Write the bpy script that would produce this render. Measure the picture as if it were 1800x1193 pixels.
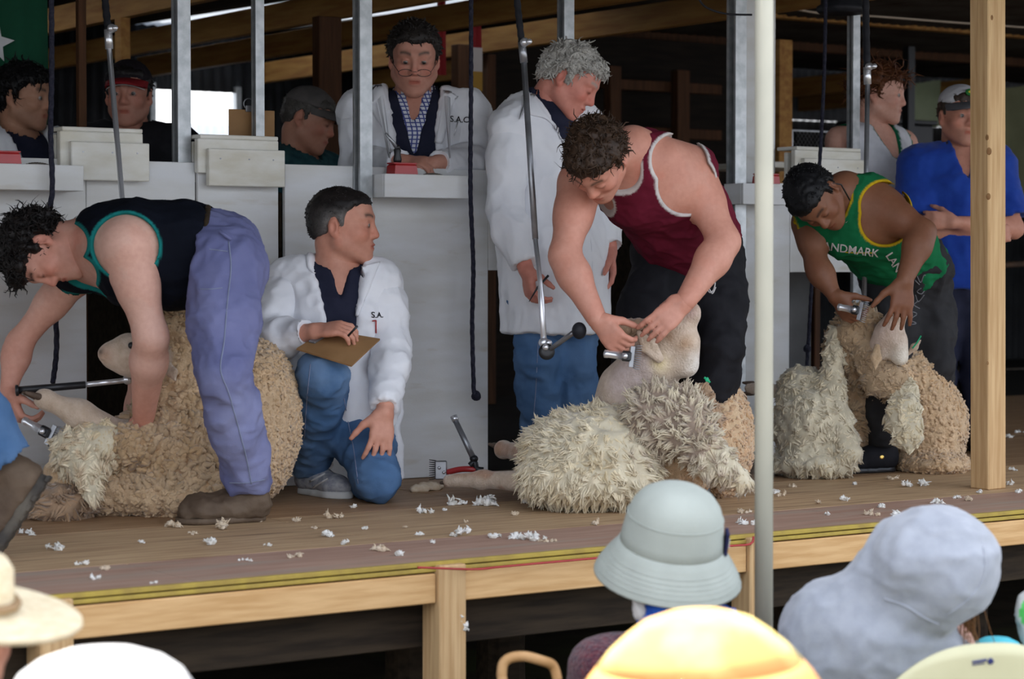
import bpy, bmesh, math, random
import numpy as np
from mathutils import Vector, Matrix
from mathutils.bvhtree import BVHTree
for _o in list(bpy.data.objects): bpy.data.objects.remove(_o, do_unlink=True)
random.seed(7); RNG = np.random.default_rng(7)
SC = bpy.context.scene; COL = SC.collection
# ---------------------------------------------------------------- camera
YAW = math.radians(34.6); PITCH = math.radians(1.883); FPX = 4000.0
CAM = np.array([0.0, 0.0, 1.70]); ZD = 0.90            # deck top is 0.9 m above the ground
cF = np.array([math.sin(YAW)*math.cos(PITCH), math.cos(YAW)*math.cos(PITCH), -math.sin(PITCH)])
cR = np.array([math.cos(YAW), -math.sin(YAW), 0.0]); cU = np.cross(cR, cF)
cam_d = bpy.data.cameras.new('camera'); cam = bpy.data.objects.new('camera', cam_d); COL.objects.link(cam)
cam_d.sensor_width = 36.0; cam_d.lens = FPX/1800*36.0; cam_d.clip_start = 0.1; cam_d.clip_end = 200
M_ = Matrix(((cR[0], cU[0], -cF[0]), (cR[1], cU[1], -cF[1]), (cR[2], cU[2], -cF[2])))
cam.matrix_world = Matrix.Translation(Vector(CAM)) @ M_.to_4x4()
cam_d.dof.use_dof = True; cam_d.dof.focus_distance = 7.9; cam_d.dof.aperture_fstop = 4.0
SC.camera = cam
# ---------------------------------------------------------------- sky, sun, exposure
world = bpy.data.worlds.new('sky'); SC.world = world; world.use_nodes = True
wn = world.node_tree.nodes; bg = wn['Background']
sky = wn.new('ShaderNodeTexSky'); sky.sky_type = 'NISHITA'; sky.sun_disc = False
sky.sun_elevation = math.radians(56); sky.sun_rotation = math.radians(0); sky.air_density = 1.0; sky.dust_density = 4.0; sky.ozone_density = 0.6
mixw = wn.new('ShaderNodeMixRGB'); mixw.inputs[0].default_value = 0.62; mixw.inputs[2].default_value = (7.2, 7.5, 8.2, 1)
world.node_tree.links.new(sky.outputs[0], mixw.inputs[1]); world.node_tree.links.new(mixw.outputs[0], bg.inputs[0])
bg.inputs[1].default_value = 0.145
sun_d = bpy.data.lights.new('sun', 'SUN'); sun_d.energy = 4.6; sun_d.angle = math.radians(0.6); sun_d.color = (1.0, 0.95, 0.87)
sun = bpy.data.objects.new('sun', sun_d); COL.objects.link(sun)
SUN_DIR = Vector((0.10, -0.55, -0.83)).normalized()     # sun stands high behind the shed
sun.rotation_euler = SUN_DIR.to_track_quat('-Z', 'Y').to_euler(); sun.location = (2, 14, 12)
SC.view_settings.view_transform = 'Standard'; SC.view_settings.look = 'None'; SC.view_settings.gamma = 1.0
SC.view_settings.use_curve_mapping = False; SC.view_settings.exposure = 1.5
# ---------------------------------------------------------------- pixel helpers (photo frame 1800 x 1193)
def ray(u, v): return cF + (u-900)/FPX*cR + (596.5-v)/FPX*cU
def W(u, v, D): return CAM + D*ray(u, v)
def onZ(u, v, z=ZD):
    r = ray(u, v); return CAM + r*((z-CAM[2])/r[2])
def onY(u, v, Y):
    r = ray(u, v); return CAM + r*((Y-CAM[1])/r[1])
def dirc(r, u, t):                                      # direction: right, up, toward the viewer
    d = r*cR + u*cU - t*cF; return d/np.linalg.norm(d)
def nrm(a):
    a = np.asarray(a, float); return a/np.linalg.norm(a)
# ---------------------------------------------------------------- materials
MATS = {}
def mat(name, c=(.5,.5,.5), rough=.75, c2=None, ns=8.0, vec=(1,1,1), bump=0.0, bs=60.0, metal=0.0, attr=False, sheen=0.0, lo=.35, hi=.65, sss=0.0, wave=None, spec=None, trans=0.0, det=4.0, c3=None, s3=3.0, lo3=.5, hi3=.6):
    if name in MATS: return MATS[name]
    m = bpy.data.materials.new(name); m.use_nodes = True; MATS[name] = m
    n = m.node_tree.nodes; L = m.node_tree.links; b = n['Principled BSDF']
    b.inputs['Roughness'].default_value = rough; b.inputs['Metallic'].default_value = metal
    if spec is None and metal == 0 and rough > .45: spec = .16
    if spec is not None: b.inputs['Specular IOR Level'].default_value = spec
    if sheen: b.inputs['Sheen Weight'].default_value = sheen
    if sss:
        b.inputs['Subsurface Weight'].default_value = sss; b.inputs['Subsurface Radius'].default_value = (.012,.005,.003); b.inputs['Subsurface Scale'].default_value = 1.0
    if trans: b.inputs['Transmission Weight'].default_value = trans
    tc = n.new('ShaderNodeTexCoord'); mp = n.new('ShaderNodeMapping'); L.new(tc.outputs['Object'], mp.inputs[0]); mp.inputs['Scale'].default_value = vec
    out = None
    if attr:
        a = n.new('ShaderNodeAttribute'); a.attribute_name = 'Col'; out = a.outputs['Color']
    if c2 is not None:
        nz = n.new('ShaderNodeTexNoise'); nz.inputs['Scale'].default_value = ns; nz.inputs['Detail'].default_value = det; L.new(mp.outputs[0], nz.inputs['Vector'])
        mr = n.new('ShaderNodeMapRange'); mr.inputs['From Min'].default_value = lo; mr.inputs['From Max'].default_value = hi; L.new(nz.outputs[0], mr.inputs[0])
        mx = n.new('ShaderNodeMixRGB'); L.new(mr.outputs[0], mx.inputs[0])
        if attr:
            mx.blend_type = 'MULTIPLY'; L.new(out, mx.inputs[1]); mx.inputs[2].default_value = (*c2, 1)
        else:
            mx.inputs[1].default_value = (*c, 1); mx.inputs[2].default_value = (*c2, 1)
        out = mx.outputs[0]
    if c3 is not None:
        nz = n.new('ShaderNodeTexNoise'); nz.inputs['Scale'].default_value = s3; nz.inputs['Detail'].default_value = 6.0; L.new(mp.outputs[0], nz.inputs['Vector'])
        mr = n.new('ShaderNodeMapRange'); mr.inputs['From Min'].default_value = lo3; mr.inputs['From Max'].default_value = hi3; L.new(nz.outputs[0], mr.inputs[0])
        mx = n.new('ShaderNodeMixRGB'); L.new(mr.outputs[0], mx.inputs[0]); L.new(out, mx.inputs[1]); mx.inputs[2].default_value = (*c3, 1); out = mx.outputs[0]
    if out is not None: L.new(out, b.inputs['Base Color'])
    else: b.inputs['Base Color'].default_value = (*c, 1)
    if bump:
        bz = n.new('ShaderNodeTexNoise'); bz.inputs['Scale'].default_value = bs; bz.inputs['Detail'].default_value = 3.0; L.new(mp.outputs[0], bz.inputs['Vector'])
        bp = n.new('ShaderNodeBump'); bp.inputs['Strength'].default_value = bump; bp.inputs['Distance'].default_value = 0.01
        L.new(bz.outputs[0], bp.inputs['Height']); L.new(bp.outputs[0], b.inputs['Normal'])
    return m
# ---------------------------------------------------------------- objects
def mesh_data(name, V, F, material, smooth=True, col=None, auto=None):
    me = bpy.data.meshes.new(name); V = np.asarray(V, np.float32)
    if isinstance(F, np.ndarray):
        nf, k = F.shape
        me.vertices.add(len(V)); me.vertices.foreach_set('co', V.ravel())
        me.loops.add(nf*k); me.loops.foreach_set('vertex_index', F.astype(np.int32).ravel())
        me.polygons.add(nf); me.polygons.foreach_set('loop_start', np.arange(0, nf*k, k, dtype=np.int32))
        me.update(calc_edges=True)
    else:
        me.from_pydata(V.tolist(), [], F); me.update()
    me.polygons.foreach_set('use_smooth', np.full(len(me.polygons), bool(smooth)))
    if col is not None:
        at = me.color_attributes.new('Col', 'FLOAT_COLOR', 'POINT')
        c4 = np.ones((len(V), 4), np.float32); c4[:, :3] = col; at.data.foreach_set('color', c4.ravel())
    if material is not None: me.materials.append(material)
    return me
def link(name, me, parent=None):
    o = bpy.data.objects.new(name, me); COL.objects.link(o)
    if parent is not None:
        o.parent = parent
        if parent.type == 'EMPTY': o.matrix_parent_inverse = Matrix.Translation(-parent.location)
    return o
def mk(name, V, F, material, parent=None, smooth=True, col=None):
    return link(name, mesh_data(name, V, F, material, smooth, col), parent)
def tag(o, label=None, cat=None, group=None, kind=None):
    if label: o['label'] = label
    if cat: o['category'] = cat
    if group: o['group'] = group
    if kind: o['kind'] = kind
    return o
def thing(name, loc, label=None, cat=None, group=None, kind=None):
    o = bpy.data.objects.new(name, None); COL.objects.link(o); o.location = Vector([float(x) for x in loc]); o.empty_display_size = .1
    return tag(o, label, cat, group, kind)
class MB:
    def __init__(s): s.V = []; s.F = []; s.n = 0
    def add(s, V, F):
        s.V.extend([tuple(map(float, v)) for v in V]); s.F.extend([tuple(int(i)+s.n for i in f) for f in F]); s.n = len(s.V); return s
    def box(s, lo, hi, c=.004):
        lo = np.array(lo, float); hi = np.array(hi, float); c = min(c, .3*float((hi-lo).min()))
        return s.obox((lo+hi)/2, np.eye(3), (hi-lo)/2, c)
    def obox(s, ctr, R, half, c=.004):              # R rows are the box axes
        ctr = np.asarray(ctr, float); R = np.asarray(R, float); hx, hy, hz = half; V = []; c = min(c, .45*min(half))
        idx = {}
        for sx in (-1,1):
            for sy in (-1,1):
                for sz in (-1,1):
                    for ax in range(3):
                        p = np.array([sx*(hx-(c if ax != 0 else 0)), sy*(hy-(c if ax != 1 else 0)), sz*(hz-(c if ax != 2 else 0))])
                        idx[(sx,sy,sz,ax)] = len(V); V.append(ctr + p@R)
        F = []
        for ax in range(3):
            o1, o2 = [(1,2),(2,0),(0,1)][ax]
            for sg in (-1,1):
                def key(a,b):
                    q = [0,0,0]; q[ax] = sg; q[o1] = a; q[o2] = b; return idx[(*q, ax)]
                f = [key(-1,-1), key(1,-1), key(1,1), key(-1,1)]; F.append(f if sg > 0 else f[::-1])
        for ax in range(3):                              # edge chamfers along axis ax
            o1, o2 = [(1,2),(2,0),(0,1)][ax]
            for a in (-1,1):
                for b in (-1,1):
                    def key(sg, fa):
                        q = [0,0,0]; q[ax] = sg; q[o1] = a; q[o2] = b; return idx[(*q, fa)]
                    f = [key(-1,o1), key(1,o1), key(1,o2), key(-1,o2)]; F.append(f if a*b < 0 else f[::-1])
        for sx in (-1,1):
            for sy in (-1,1):
                for sz in (-1,1):
                    f = [idx[(sx,sy,sz,0)], idx[(sx,sy,sz,1)], idx[(sx,sy,sz,2)]]; F.append(f if sx*sy*sz > 0 else f[::-1])
        return s.add(V, F)
    def beam(s, a, b, w, h, up=(0,0,1), c=.004):
        a = np.asarray(a, float); b = np.asarray(b, float); x = nrm(b-a); y = np.cross(up, x)
        y = nrm(y) if np.linalg.norm(y) > 1e-4 else np.array([1.,0,0]); z = np.cross(x, y)
        return s.obox((a+b)/2, np.array([x,y,z]), (np.linalg.norm(b-a)/2, w/2, h/2), c)
    def tube(s, P, r, n=10, cap=True):
        P = np.asarray(P, float); m = len(P); r = np.broadcast_to(np.asarray(r, float), (m,))
        T = np.gradient(P, axis=0); T /= np.linalg.norm(T, axis=1)[:, None]+1e-12
        u = np.cross(T[0], (0,0,1)); u = u if np.linalg.norm(u) > 1e-3 else np.cross(T[0], (1,0,0)); u = nrm(u); V = []
        for i in range(m):
            u = nrm(u - T[i]*np.dot(u, T[i])); w = np.cross(T[i], u)
            for k in range(n):
                a = 2*math.pi*k/n; V.append(P[i]+r[i]*(math.cos(a)*u+math.sin(a)*w))
        F = [(i*n+k, i*n+(k+1)%n, (i+1)*n+(k+1)%n, (i+1)*n+k) for i in range(m-1) for k in range(n)]
        if cap: F += [tuple(range(n))[::-1], tuple((m-1)*n+k for k in range(n))]
        return s.add(V, F)
    def lathe(s, prof, M=None, n=24):                    # prof: (r,z) list; M: 4x4
        M = np.eye(4) if M is None else np.asarray(M, float); V = []; m = len(prof)
        for (r, z) in prof:
            for k in range(n):
                a = 2*math.pi*k/n; p = M@np.array([r*math.cos(a), r*math.sin(a), z, 1]); V.append(p[:3])
        F = [(i*n+k, i*n+(k+1)%n, (i+1)*n+(k+1)%n, (i+1)*n+k) for i in range(m-1) for k in range(n)]
        F += [tuple(range(n))[::-1], tuple((m-1)*n+k for k in range(n))]
        return s.add(V, F)
    def ball(s, c, r, n=10):
        prof = [(max(1e-4, math.sin(math.pi*i/n)), -math.cos(math.pi*i/n)) for i in range(n+1)]
        r = np.broadcast_to(np.asarray(r, float), (3,)); M = np.diag([*r, 1.0]); M[:3, 3] = c
        return s.lathe(prof, M, max(8, n))
    def build(s, name, material, parent=None, smooth=False):
        return mk(name, s.V, s.F, material, parent, smooth)
def frame4(o, z, x=(1,0,0)):
    z = nrm(z); x = np.asarray(x, float); x = x-z*np.dot(x, z); x = nrm(x); M = np.eye(4); M[:3,0] = x; M[:3,1] = np.cross(z, x); M[:3,2] = z; M[:3,3] = o; return M
def smoothcurve(P, n=8):
    P = np.asarray(P, float); out = []; m = len(P)
    for i in range(m-1):
        p0 = P[max(i-1,0)]; p1 = P[i]; p2 = P[i+1]; p3 = P[min(i+2,m-1)]
        for k in range(n):
            t = k/n; out.append(.5*((2*p1)+(-p0+p2)*t+(2*p0-5*p1+4*p2-p3)*t*t+(-p0+3*p1-3*p2+p3)*t**3))
    out.append(P[-1]); return np.array(out)
# ---------------------------------------------------------------- implicit-surface kit
_T = RNG.random((32,32,32)).astype(np.float32)
def noise3(P, s):
    Q = np.asarray(P, np.float32)*s; I = np.floor(Q).astype(np.int64); f = Q-I; f = f*f*(3-2*f); r = 0
    for a in (0,1):
        for b in (0,1):
            for c in (0,1):
                w = (f[:,0] if a else 1-f[:,0])*(f[:,1] if b else 1-f[:,1])*(f[:,2] if c else 1-f[:,2])
                r = r + w*_T[(I[:,0]+a)&31, (I[:,1]+b)&31, (I[:,2]+c)&31]
    return r*2-1
def fbm(P, s, o=3): return sum(noise3(P+7.3*i, s*2**i)*.5**i for i in range(o))
_J = RNG.random((32,32,32,3)).astype(np.float32)
def worley(P, s):
    Q = np.asarray(P, np.float32)*s; I = np.floor(Q).astype(np.int64); f = Q-I; best = np.full(len(Q), 9., np.float32)
    for a in (-1,0,1):
        for b in (-1,0,1):
            for c in (-1,0,1):
                j = _J[(I[:,0]+a)&31, (I[:,1]+b)&31, (I[:,2]+c)&31]
                d = (a+j[:,0]-f[:,0])**2+(b+j[:,1]-f[:,1])**2+(c+j[:,2]-f[:,2])**2; best = np.minimum(best, d)
    return np.sqrt(best)
class Prim:
    def __init__(s, lo, hi, f, k=.02, op='u'): s.lo = np.array(lo, float); s.hi = np.array(hi, float); s.f = f; s.k = k; s.op = op
    def inf(s, e, k=None): return Prim(s.lo-max(e,0), s.hi+max(e,0), (lambda X,Y,Z,f=s.f: f(X,Y,Z)-e), s.k if k is None else k, s.op)
def rc(a, b, ra, rb, k=.02, op='u'):
    a = np.asarray(a, float); b = np.asarray(b, float); ab = b-a; L2 = max(float(ab@ab), 1e-9); r = max(ra, rb)
    def f(X,Y,Z):
        px, py, pz = X-a[0], Y-a[1], Z-a[2]; t = np.clip((px*ab[0]+py*ab[1]+pz*ab[2])/L2, 0, 1)
        return np.sqrt((px-t*ab[0])**2+(py-t*ab[1])**2+(pz-t*ab[2])**2)-(ra+(rb-ra)*t)
    return Prim(np.minimum(a,b)-r, np.maximum(a,b)+r, f, k, op)
def sp(c, r, k=.02, op='u'): return rc(c, c, r, r, k, op)
def el(c, R, rad, k=.02, op='u'):                        # R rows = axes
    c = np.asarray(c, float); R = np.asarray(R, float); rx, ry, rz = rad; m = max(rad)
    ext = np.sqrt(((R*np.array(rad)[:,None])**2).sum(0))
    def f(X,Y,Z):
        px, py, pz = X-c[0], Y-c[1], Z-c[2]
        q = [px*R[i,0]+py*R[i,1]+pz*R[i,2] for i in range(3)]
        k0 = np.sqrt((q[0]/rx)**2+(q[1]/ry)**2+(q[2]/rz)**2); k1 = np.sqrt((q[0]/rx**2)**2+(q[1]/ry**2)**2+(q[2]/rz**2)**2)+1e-6
        return k0*(k0-1)/k1
    return Prim(c-ext, c+ext, f, k, op)
def ec(a, b, side, r0, r1, k=.03, op='u'):               # elliptical tapered capsule, r=(half width along side, half depth)
    a = np.asarray(a, float); b = np.asarray(b, float); ab = b-a; L = np.linalg.norm(ab); z = ab/L
    u = np.asarray(side, float); u = nrm(u-z*np.dot(u,z)); v = np.cross(z,u); m = max(*r0, *r1)
    def f(X,Y,Z):
        px, py, pz = X-a[0], Y-a[1], Z-a[2]; s = px*z[0]+py*z[1]+pz*z[2]; t = np.clip(s/L,0,1); pe = s-t*L
        pu = px*u[0]+py*u[1]+pz*u[2]; pv = px*v[0]+py*v[1]+pz*v[2]
        ru = r0[0]+(r1[0]-r0[0])*t; rv = r0[1]+(r1[1]-r0[1])*t; re = np.minimum(ru,rv)*.9
        k0 = np.sqrt((pu/ru)**2+(pv/rv)**2+(pe/re)**2); k1 = np.sqrt((pu/ru**2)**2+(pv/rv**2)**2+(pe/re**2)**2)+1e-6
        return k0*(k0-1)/k1
    return Prim(np.minimum(a,b)-m, np.maximum(a,b)+m, f, k, op)
def cut(f, k=0): return Prim((-9e9,)*3, (9e9,)*3, f, k, 'i')   # intersect with f<0
def plane_f(p, n):
    n = nrm(n); c = float(np.dot(p, n)); return lambda X,Y,Z: X*n[0]+Y*n[1]+Z*n[2]-c
def smin(a, b, k):
    h = np.maximum(k-np.abs(a-b), 0)/k; return np.minimum(a,b)-h*h*k*.25
class Field:
    def __init__(s, prims, h=.009, pad=None):
        pos = [p for p in prims if p.op == 'u']; pad = 3*h if pad is None else pad; s.h = h
        s.lo = np.min([p.lo for p in pos], 0)-pad; s.hi = np.max([p.hi for p in pos], 0)+pad
        s.n = np.ceil((s.hi-s.lo)/h).astype(int)+1; s.d = np.full(s.n, .12, np.float32)
        s.ax = [(s.lo[i]+h*np.arange(s.n[i])).astype(np.float32) for i in range(3)]
        for p in prims: s.apply(p)
    def apply(s, p):
        m = p.k+2.5*s.h if p.op == 'u' else p.k+.002
        i0 = np.clip(np.floor((p.lo-m-s.lo)/s.h), 0, s.n).astype(int); i1 = np.clip(np.ceil((p.hi+m-s.lo)/s.h)+1, 0, s.n).astype(int)
        if np.any(i1 <= i0): return
        sl = tuple(slice(i0[i], i1[i]) for i in range(3))
        X = s.ax[0][sl[0]][:,None,None]; Y = s.ax[1][sl[1]][None,:,None]; Z = s.ax[2][sl[2]][None,None,:]
        e = p.f(X,Y,Z).astype(np.float32); d = s.d[sl]
        if p.op == 'u': s.d[sl] = smin(d, e, p.k) if p.k > 0 else np.minimum(d, e)
        elif p.op == 's': s.d[sl] = -smin(-d, e, p.k) if p.k > 0 else np.maximum(d, -e)
        else: s.d[sl] = -smin(-d, -e, p.k) if p.k > 0 else np.maximum(d, e)
    def mesh(s):
        d = s.d; d[0]=d[-1]=.1; d[:,0]=d[:,-1]=.1; d[:,:,0]=d[:,:,-1]=.1
        S = d < 0; n = s.n; c = np.zeros(n-1, np.uint8)
        offs = [(a,b,e) for a in (0,1) for b in (0,1) for e in (0,1)]
        for a,b,e in offs: c += S[a:n[0]-1+a, b:n[1]-1+b, e:n[2]-1+e]
        act = np.argwhere((c > 0) & (c < 8)); ids = np.full(n-1, -1, np.int32); ids[act[:,0],act[:,1],act[:,2]] = np.arange(len(act))
        val = np.stack([d[act[:,0]+a, act[:,1]+b, act[:,2]+e] for a,b,e in offs], 1)
        acc = np.zeros((len(act),3), np.float32); cnt = np.zeros(len(act), np.float32); O = np.array(offs, np.float32)
        for i in range(8):
            for ax in range(3):
                o = list(offs[i])
                if o[ax]: continue
                o[ax] = 1; j = offs.index(tuple(o)); va, vb = val[:,i], val[:,j]; m = (va < 0) != (vb < 0)
                t = np.where(m, va/np.where(m, va-vb, 1), 0); p = O[i][None]+t[:,None]*(O[j]-O[i])[None]
                acc += np.where(m[:,None], p, 0); cnt += m
        V = s.lo+s.h*(act+acc/np.maximum(cnt,1)[:,None]); Fs = []
        for ax in range(3):
            a = [slice(None)]*3; b = [slice(None)]*3; a[ax] = slice(0,-1); b[ax] = slice(1,None)
            E = S[tuple(a)] != S[tuple(b)]; q = np.argwhere(E); o1, o2 = [(1,2),(2,0),(0,1)][ax]
            q = q[(q[:,o1] > 0) & (q[:,o2] > 0) & (q[:,o1] < n[o1]-1) & (q[:,o2] < n[o2]-1)]
            if not len(q): continue
            def cell(d1, d2):
                r = q.copy(); r[:,o1] += d1; r[:,o2] += d2; return ids[r[:,0],r[:,1],r[:,2]]
            f = np.stack([cell(-1,-1), cell(0,-1), cell(0,0), cell(-1,0)], 1); ins = S[q[:,0],q[:,1],q[:,2]]
            f[~ins] = f[~ins][:, ::-1]; Fs.append(f)
        F = np.concatenate(Fs) if Fs else np.zeros((0,4), int)
        return V.astype(np.float64), F
def vnormals(V, F):
    a = V[F[:,2]]-V[F[:,0]]; b = V[F[:,3]]-V[F[:,1]]; fn = np.cross(a, b); N = np.zeros_like(V)
    for i in range(F.shape[1]):
        for k in range(3): N[:,k] += np.bincount(F[:,i], fn[:,k], len(V))
    return N/(np.linalg.norm(N, axis=1)[:,None]+1e-12)
def relax(V, F, it=2, w=.5):
    for _ in range(it):
        A = np.zeros_like(V); c = np.zeros(len(V))
        for i in range(4):
            j = (i+1) % 4
            for k in range(3):
                A[:,k] += np.bincount(F[:,i], V[F[:,j],k], len(V)) + np.bincount(F[:,j], V[F[:,i],k], len(V))
            c += np.bincount(F[:,i], minlength=len(V)) + np.bincount(F[:,j], minlength=len(V))
        V = V*(1-w)+w*A/np.maximum(c,1)[:,None]
    return V
def sdf_mesh(prims, h=.009, disp=None, smooth=1):
    V, F = Field(prims, h).mesh()
    if smooth: V = relax(V, F, smooth)
    if disp is not None:
        N = vnormals(V, F); V = V+N*disp(V, N)[:,None]
    return V, F
def join(*parts):
    Vs, Fs, n = [], [], 0
    for V, F in parts: Vs.append(V); Fs.append(F+n); n += len(V)
    return np.concatenate(Vs), np.concatenate(Fs)
def sm01(x, a, b):
    t = np.clip((x-a)/(b-a), 0, 1); return t*t*(3-2*t)
def locks(P, D, L, r, bend, segs=3, sides=4, rtip=.35, curl=0.0):
    """many small bent tapered strands: P roots, D directions, L lengths, r radii, bend vectors -> V, F, t along strand"""
    n = len(P); L = np.broadcast_to(L, (n,)); r = np.broadcast_to(r, (n,)); ref = np.where(np.abs(D[:,2:3]) < .9, [[0,0,1.]], [[1.,0,0]])
    u = np.cross(D, ref); u /= np.linalg.norm(u, axis=1)[:,None]+1e-9; w = np.cross(D, u); V = []; T = []
    ph = RNG.random(n)*6.28
    for i in range(segs+1):
        t = i/segs; c = P + D*(L*t)[:,None] + bend*(L*t*t)[:,None]
        if curl: c = c + u*(curl*L*np.sin(ph+t*5)*t)[:,None] + w*(curl*L*np.cos(ph+t*5)*t)[:,None]
        rr = r*(1-(1-rtip)*t**1.5)*(1.0 if i < segs else .55)
        for k in range(sides):
            a = 2*math.pi*k/sides; V.append(c+u*(rr*math.cos(a))[:,None]+w*(rr*math.sin(a))[:,None]); T.append(np.full(n, t))
    V = np.stack(V, 1).reshape(-1,3); T = np.stack(T, 1).reshape(-1); q = []; S = (segs+1)*sides
    for i in range(segs):
        for k in range(sides): q.append((i*sides+k, i*sides+(k+1)%sides, (i+1)*sides+(k+1)%sides, (i+1)*sides+k))
    if sides == 4: q.append(tuple(segs*sides+k for k in range(4)))
    F = (np.array(q)[None]+ (np.arange(n)*S)[:,None,None]).reshape(-1,4)
    return V, F, T
# ================================================================ THE PLACE
m_white = mat('white_painted_ply', (.68,.69,.70), .62, (.60,.595,.57), 3.0, bump=.10, bs=90, vec=(1,1,4), c3=(.50,.45,.37), s3=5.0, lo3=.61, hi3=.82)
m_whiteold = mat('old_white_paint', (.70,.69,.64), .65, (.58,.55,.46), 6.0, bump=.12, bs=80, vec=(1,1,3))
m_galv = mat('galvanised_steel', (.50,.52,.53), .42, (.36,.38,.39), 26.0, metal=.55, bump=.03, bs=50)
m_pine = mat('pine', (.66,.42,.20), .65, (.53,.31,.13), 5.0, vec=(1,12,12), bump=.08, bs=30)
m_pinev = mat('pine_upright', (.58,.39,.20), .68, (.44,.27,.125), 5.0, vec=(14,14,.7), bump=.08, bs=30)
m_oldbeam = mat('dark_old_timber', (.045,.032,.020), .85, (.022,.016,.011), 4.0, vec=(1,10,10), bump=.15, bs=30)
m_rafter = mat('orange_rafter_pine', (.36,.19,.055), .65, (.24,.11,.03), 3.0, vec=(10,1,10), bump=.06, bs=30)
m_stud = mat('brown_stud_timber', (.075,.032,.014), .75, (.045,.02,.009), 4.0, vec=(12,12,1), bump=.06, bs=30)
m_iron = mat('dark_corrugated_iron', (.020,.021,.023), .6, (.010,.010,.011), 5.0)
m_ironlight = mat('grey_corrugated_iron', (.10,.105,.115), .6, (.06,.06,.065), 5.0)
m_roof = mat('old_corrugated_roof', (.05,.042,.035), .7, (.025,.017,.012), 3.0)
m_ply1 = mat('red_brown_plywood', (.33,.195,.14), .62, (.41,.265,.195), 5.0, vec=(.9,9,9), bump=.06, bs=40, c3=(.34,.27,.21), s3=1.3, lo3=.5, hi3=.72)
m_ply2 = mat('worn_pale_plywood', (.52,.36,.205), .6, (.37,.235,.13), 4.0, vec=(.9,10,10), bump=.08, bs=40, c3=(.17,.10,.055), s3=2.2, lo3=.58, hi3=.76)
m_ply3 = mat('oily_brown_plywood', (.27,.155,.078), .5, (.38,.24,.135), 4.0, vec=(.9,8,8), bump=.06, bs=40)
m_yellow = mat('yellow_paint', (.42,.31,.065), .65, (.33,.235,.06), 20.0, bump=.1, bs=70)
m_red = mat('red_plastic', (.42,.028,.03), .35, (.33,.02,.022), 8.0)
m_black = mat('black_rubber', (.012,.013,.016), .5, (.02,.02,.024), 30.0)
m_rope = mat('navy_black_rope', (.012,.013,.024), .8, (.03,.03,.045), 90.0, bump=.5, bs=160)
m_chrome = mat('chrome', (.74,.75,.78), .30, metal=.75)
m_steel = mat('dull_steel', (.34,.35,.37), .35, (.22,.22,.23), 14.0, metal=.7)
m_dark = mat('dark_metal', (.03,.031,.034), .4, metal=.5)
m_ground = mat('dirt_ground', (.10,.08,.055), .95, (.055,.045,.03), 3.0, bump=.5, bs=14, c3=(.10,.11,.045), s3=1.2, lo3=.52, hi3=.66)
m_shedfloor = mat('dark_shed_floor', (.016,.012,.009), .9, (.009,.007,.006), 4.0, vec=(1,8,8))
YB = 7.20; YF = 5.15
def XB(u, Y=YB): return float(onY(u, 500, Y)[0])
def ZB(u, v, Y=YB): return float(onY(u, v, Y)[2])

# ground
g = MB(); g.box((-9,-3.0,-.2), (26,34,0), 0); tag(g.build('ground', m_ground), kind='structure')
# deck
floor = thing('floor', (4,5.15,ZD), kind='structure')
rows = [(YF, 5.585, m_ply1), (5.588, 6.32, m_ply2), (6.324, 7.30, m_ply3)]
for ri, (y0, y1, mm) in enumerate(rows):
    x = -2.2+ri*.83
    while x < 14:
        b = MB(); b.box((x+.0015, y0, ZD-.018), (x+2.397, y1, ZD), .0015); b.build('plywood_sheet', mm, floor); x += 2.4
for k in range(12):                                        # back part of the deck on the right, seen past the post
    b = MB(); b.box((6.9, 7.303+k*.2, ZD-.02), (15, 7.50+k*.2, ZD), .002); b.build('floor_board', m_ply3, floor)
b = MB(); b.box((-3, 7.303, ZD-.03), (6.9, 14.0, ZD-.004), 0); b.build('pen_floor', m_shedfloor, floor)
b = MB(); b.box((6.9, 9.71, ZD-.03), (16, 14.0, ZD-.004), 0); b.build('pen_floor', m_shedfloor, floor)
lip = MB(); lip.box((-2.2, YF-.022, ZD-.010), (14, YF-.001, ZD+.003), .002); lip.build('edge_strip', m_yellow, floor)
lip = MB(); lip.box((-2.2, YF-.026, ZD-.024), (14, YF-.002, ZD-.013), .002); lip.build('edge_strip', m_yellow, floor)
# edge carpentry
XP = [float(onZ(100,1050)[0]), float(onZ(779,985)[0]), float(onZ(1336,940)[0])]
XP.append(2*XP[2]-XP[1]+.35)
ends = [-2.2]+[x for x in XP]+[14]
plab = ['pine fascia board under the stage edge, left end past the straw hat', 'pine fascia board under the stage edge between the first two stage posts', 'pine fascia board under the stage edge behind the bucket hat', 'pine fascia board under the stage edge above the grey hood', 'pine fascia board at the far right end of the stage']
for i in range(5):
    a = ends[i]+(.045 if i else 0); c = ends[i+1]-(.045 if i < 4 else 0)
    f = MB(); f.box((a, YF-.03, ZD-.108), (c, YF+.012, ZD-.028), .003)
    tag(f.build('fascia_board', m_pine), plab[i], 'board', 'stage edge boards')
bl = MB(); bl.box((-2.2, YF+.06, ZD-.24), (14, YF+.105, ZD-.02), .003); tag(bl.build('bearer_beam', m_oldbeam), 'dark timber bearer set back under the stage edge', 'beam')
pl = ['pine stage post beside the straw hat', 'pine stage post in the middle of the stage edge', 'pine stage post behind the round tent pole', 'pine stage post beyond the grey hooded child']
for i, x in enumerate(XP):
    p = MB(); p.box((x-.043, YF-.045, 0), (x+.043, YF+.045, ZD-.006), .004); tag(p.build('stage_post', m_pinev), pl[i], 'post', 'posts under the stage edge')
sl = ['dark timber stump under the stage left of the middle post', 'dark timber stump under the stage right of the tent pole', 'dark timber stump under the stage at the far right', 'dark timber stump deep under the stage behind the middle post']
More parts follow.
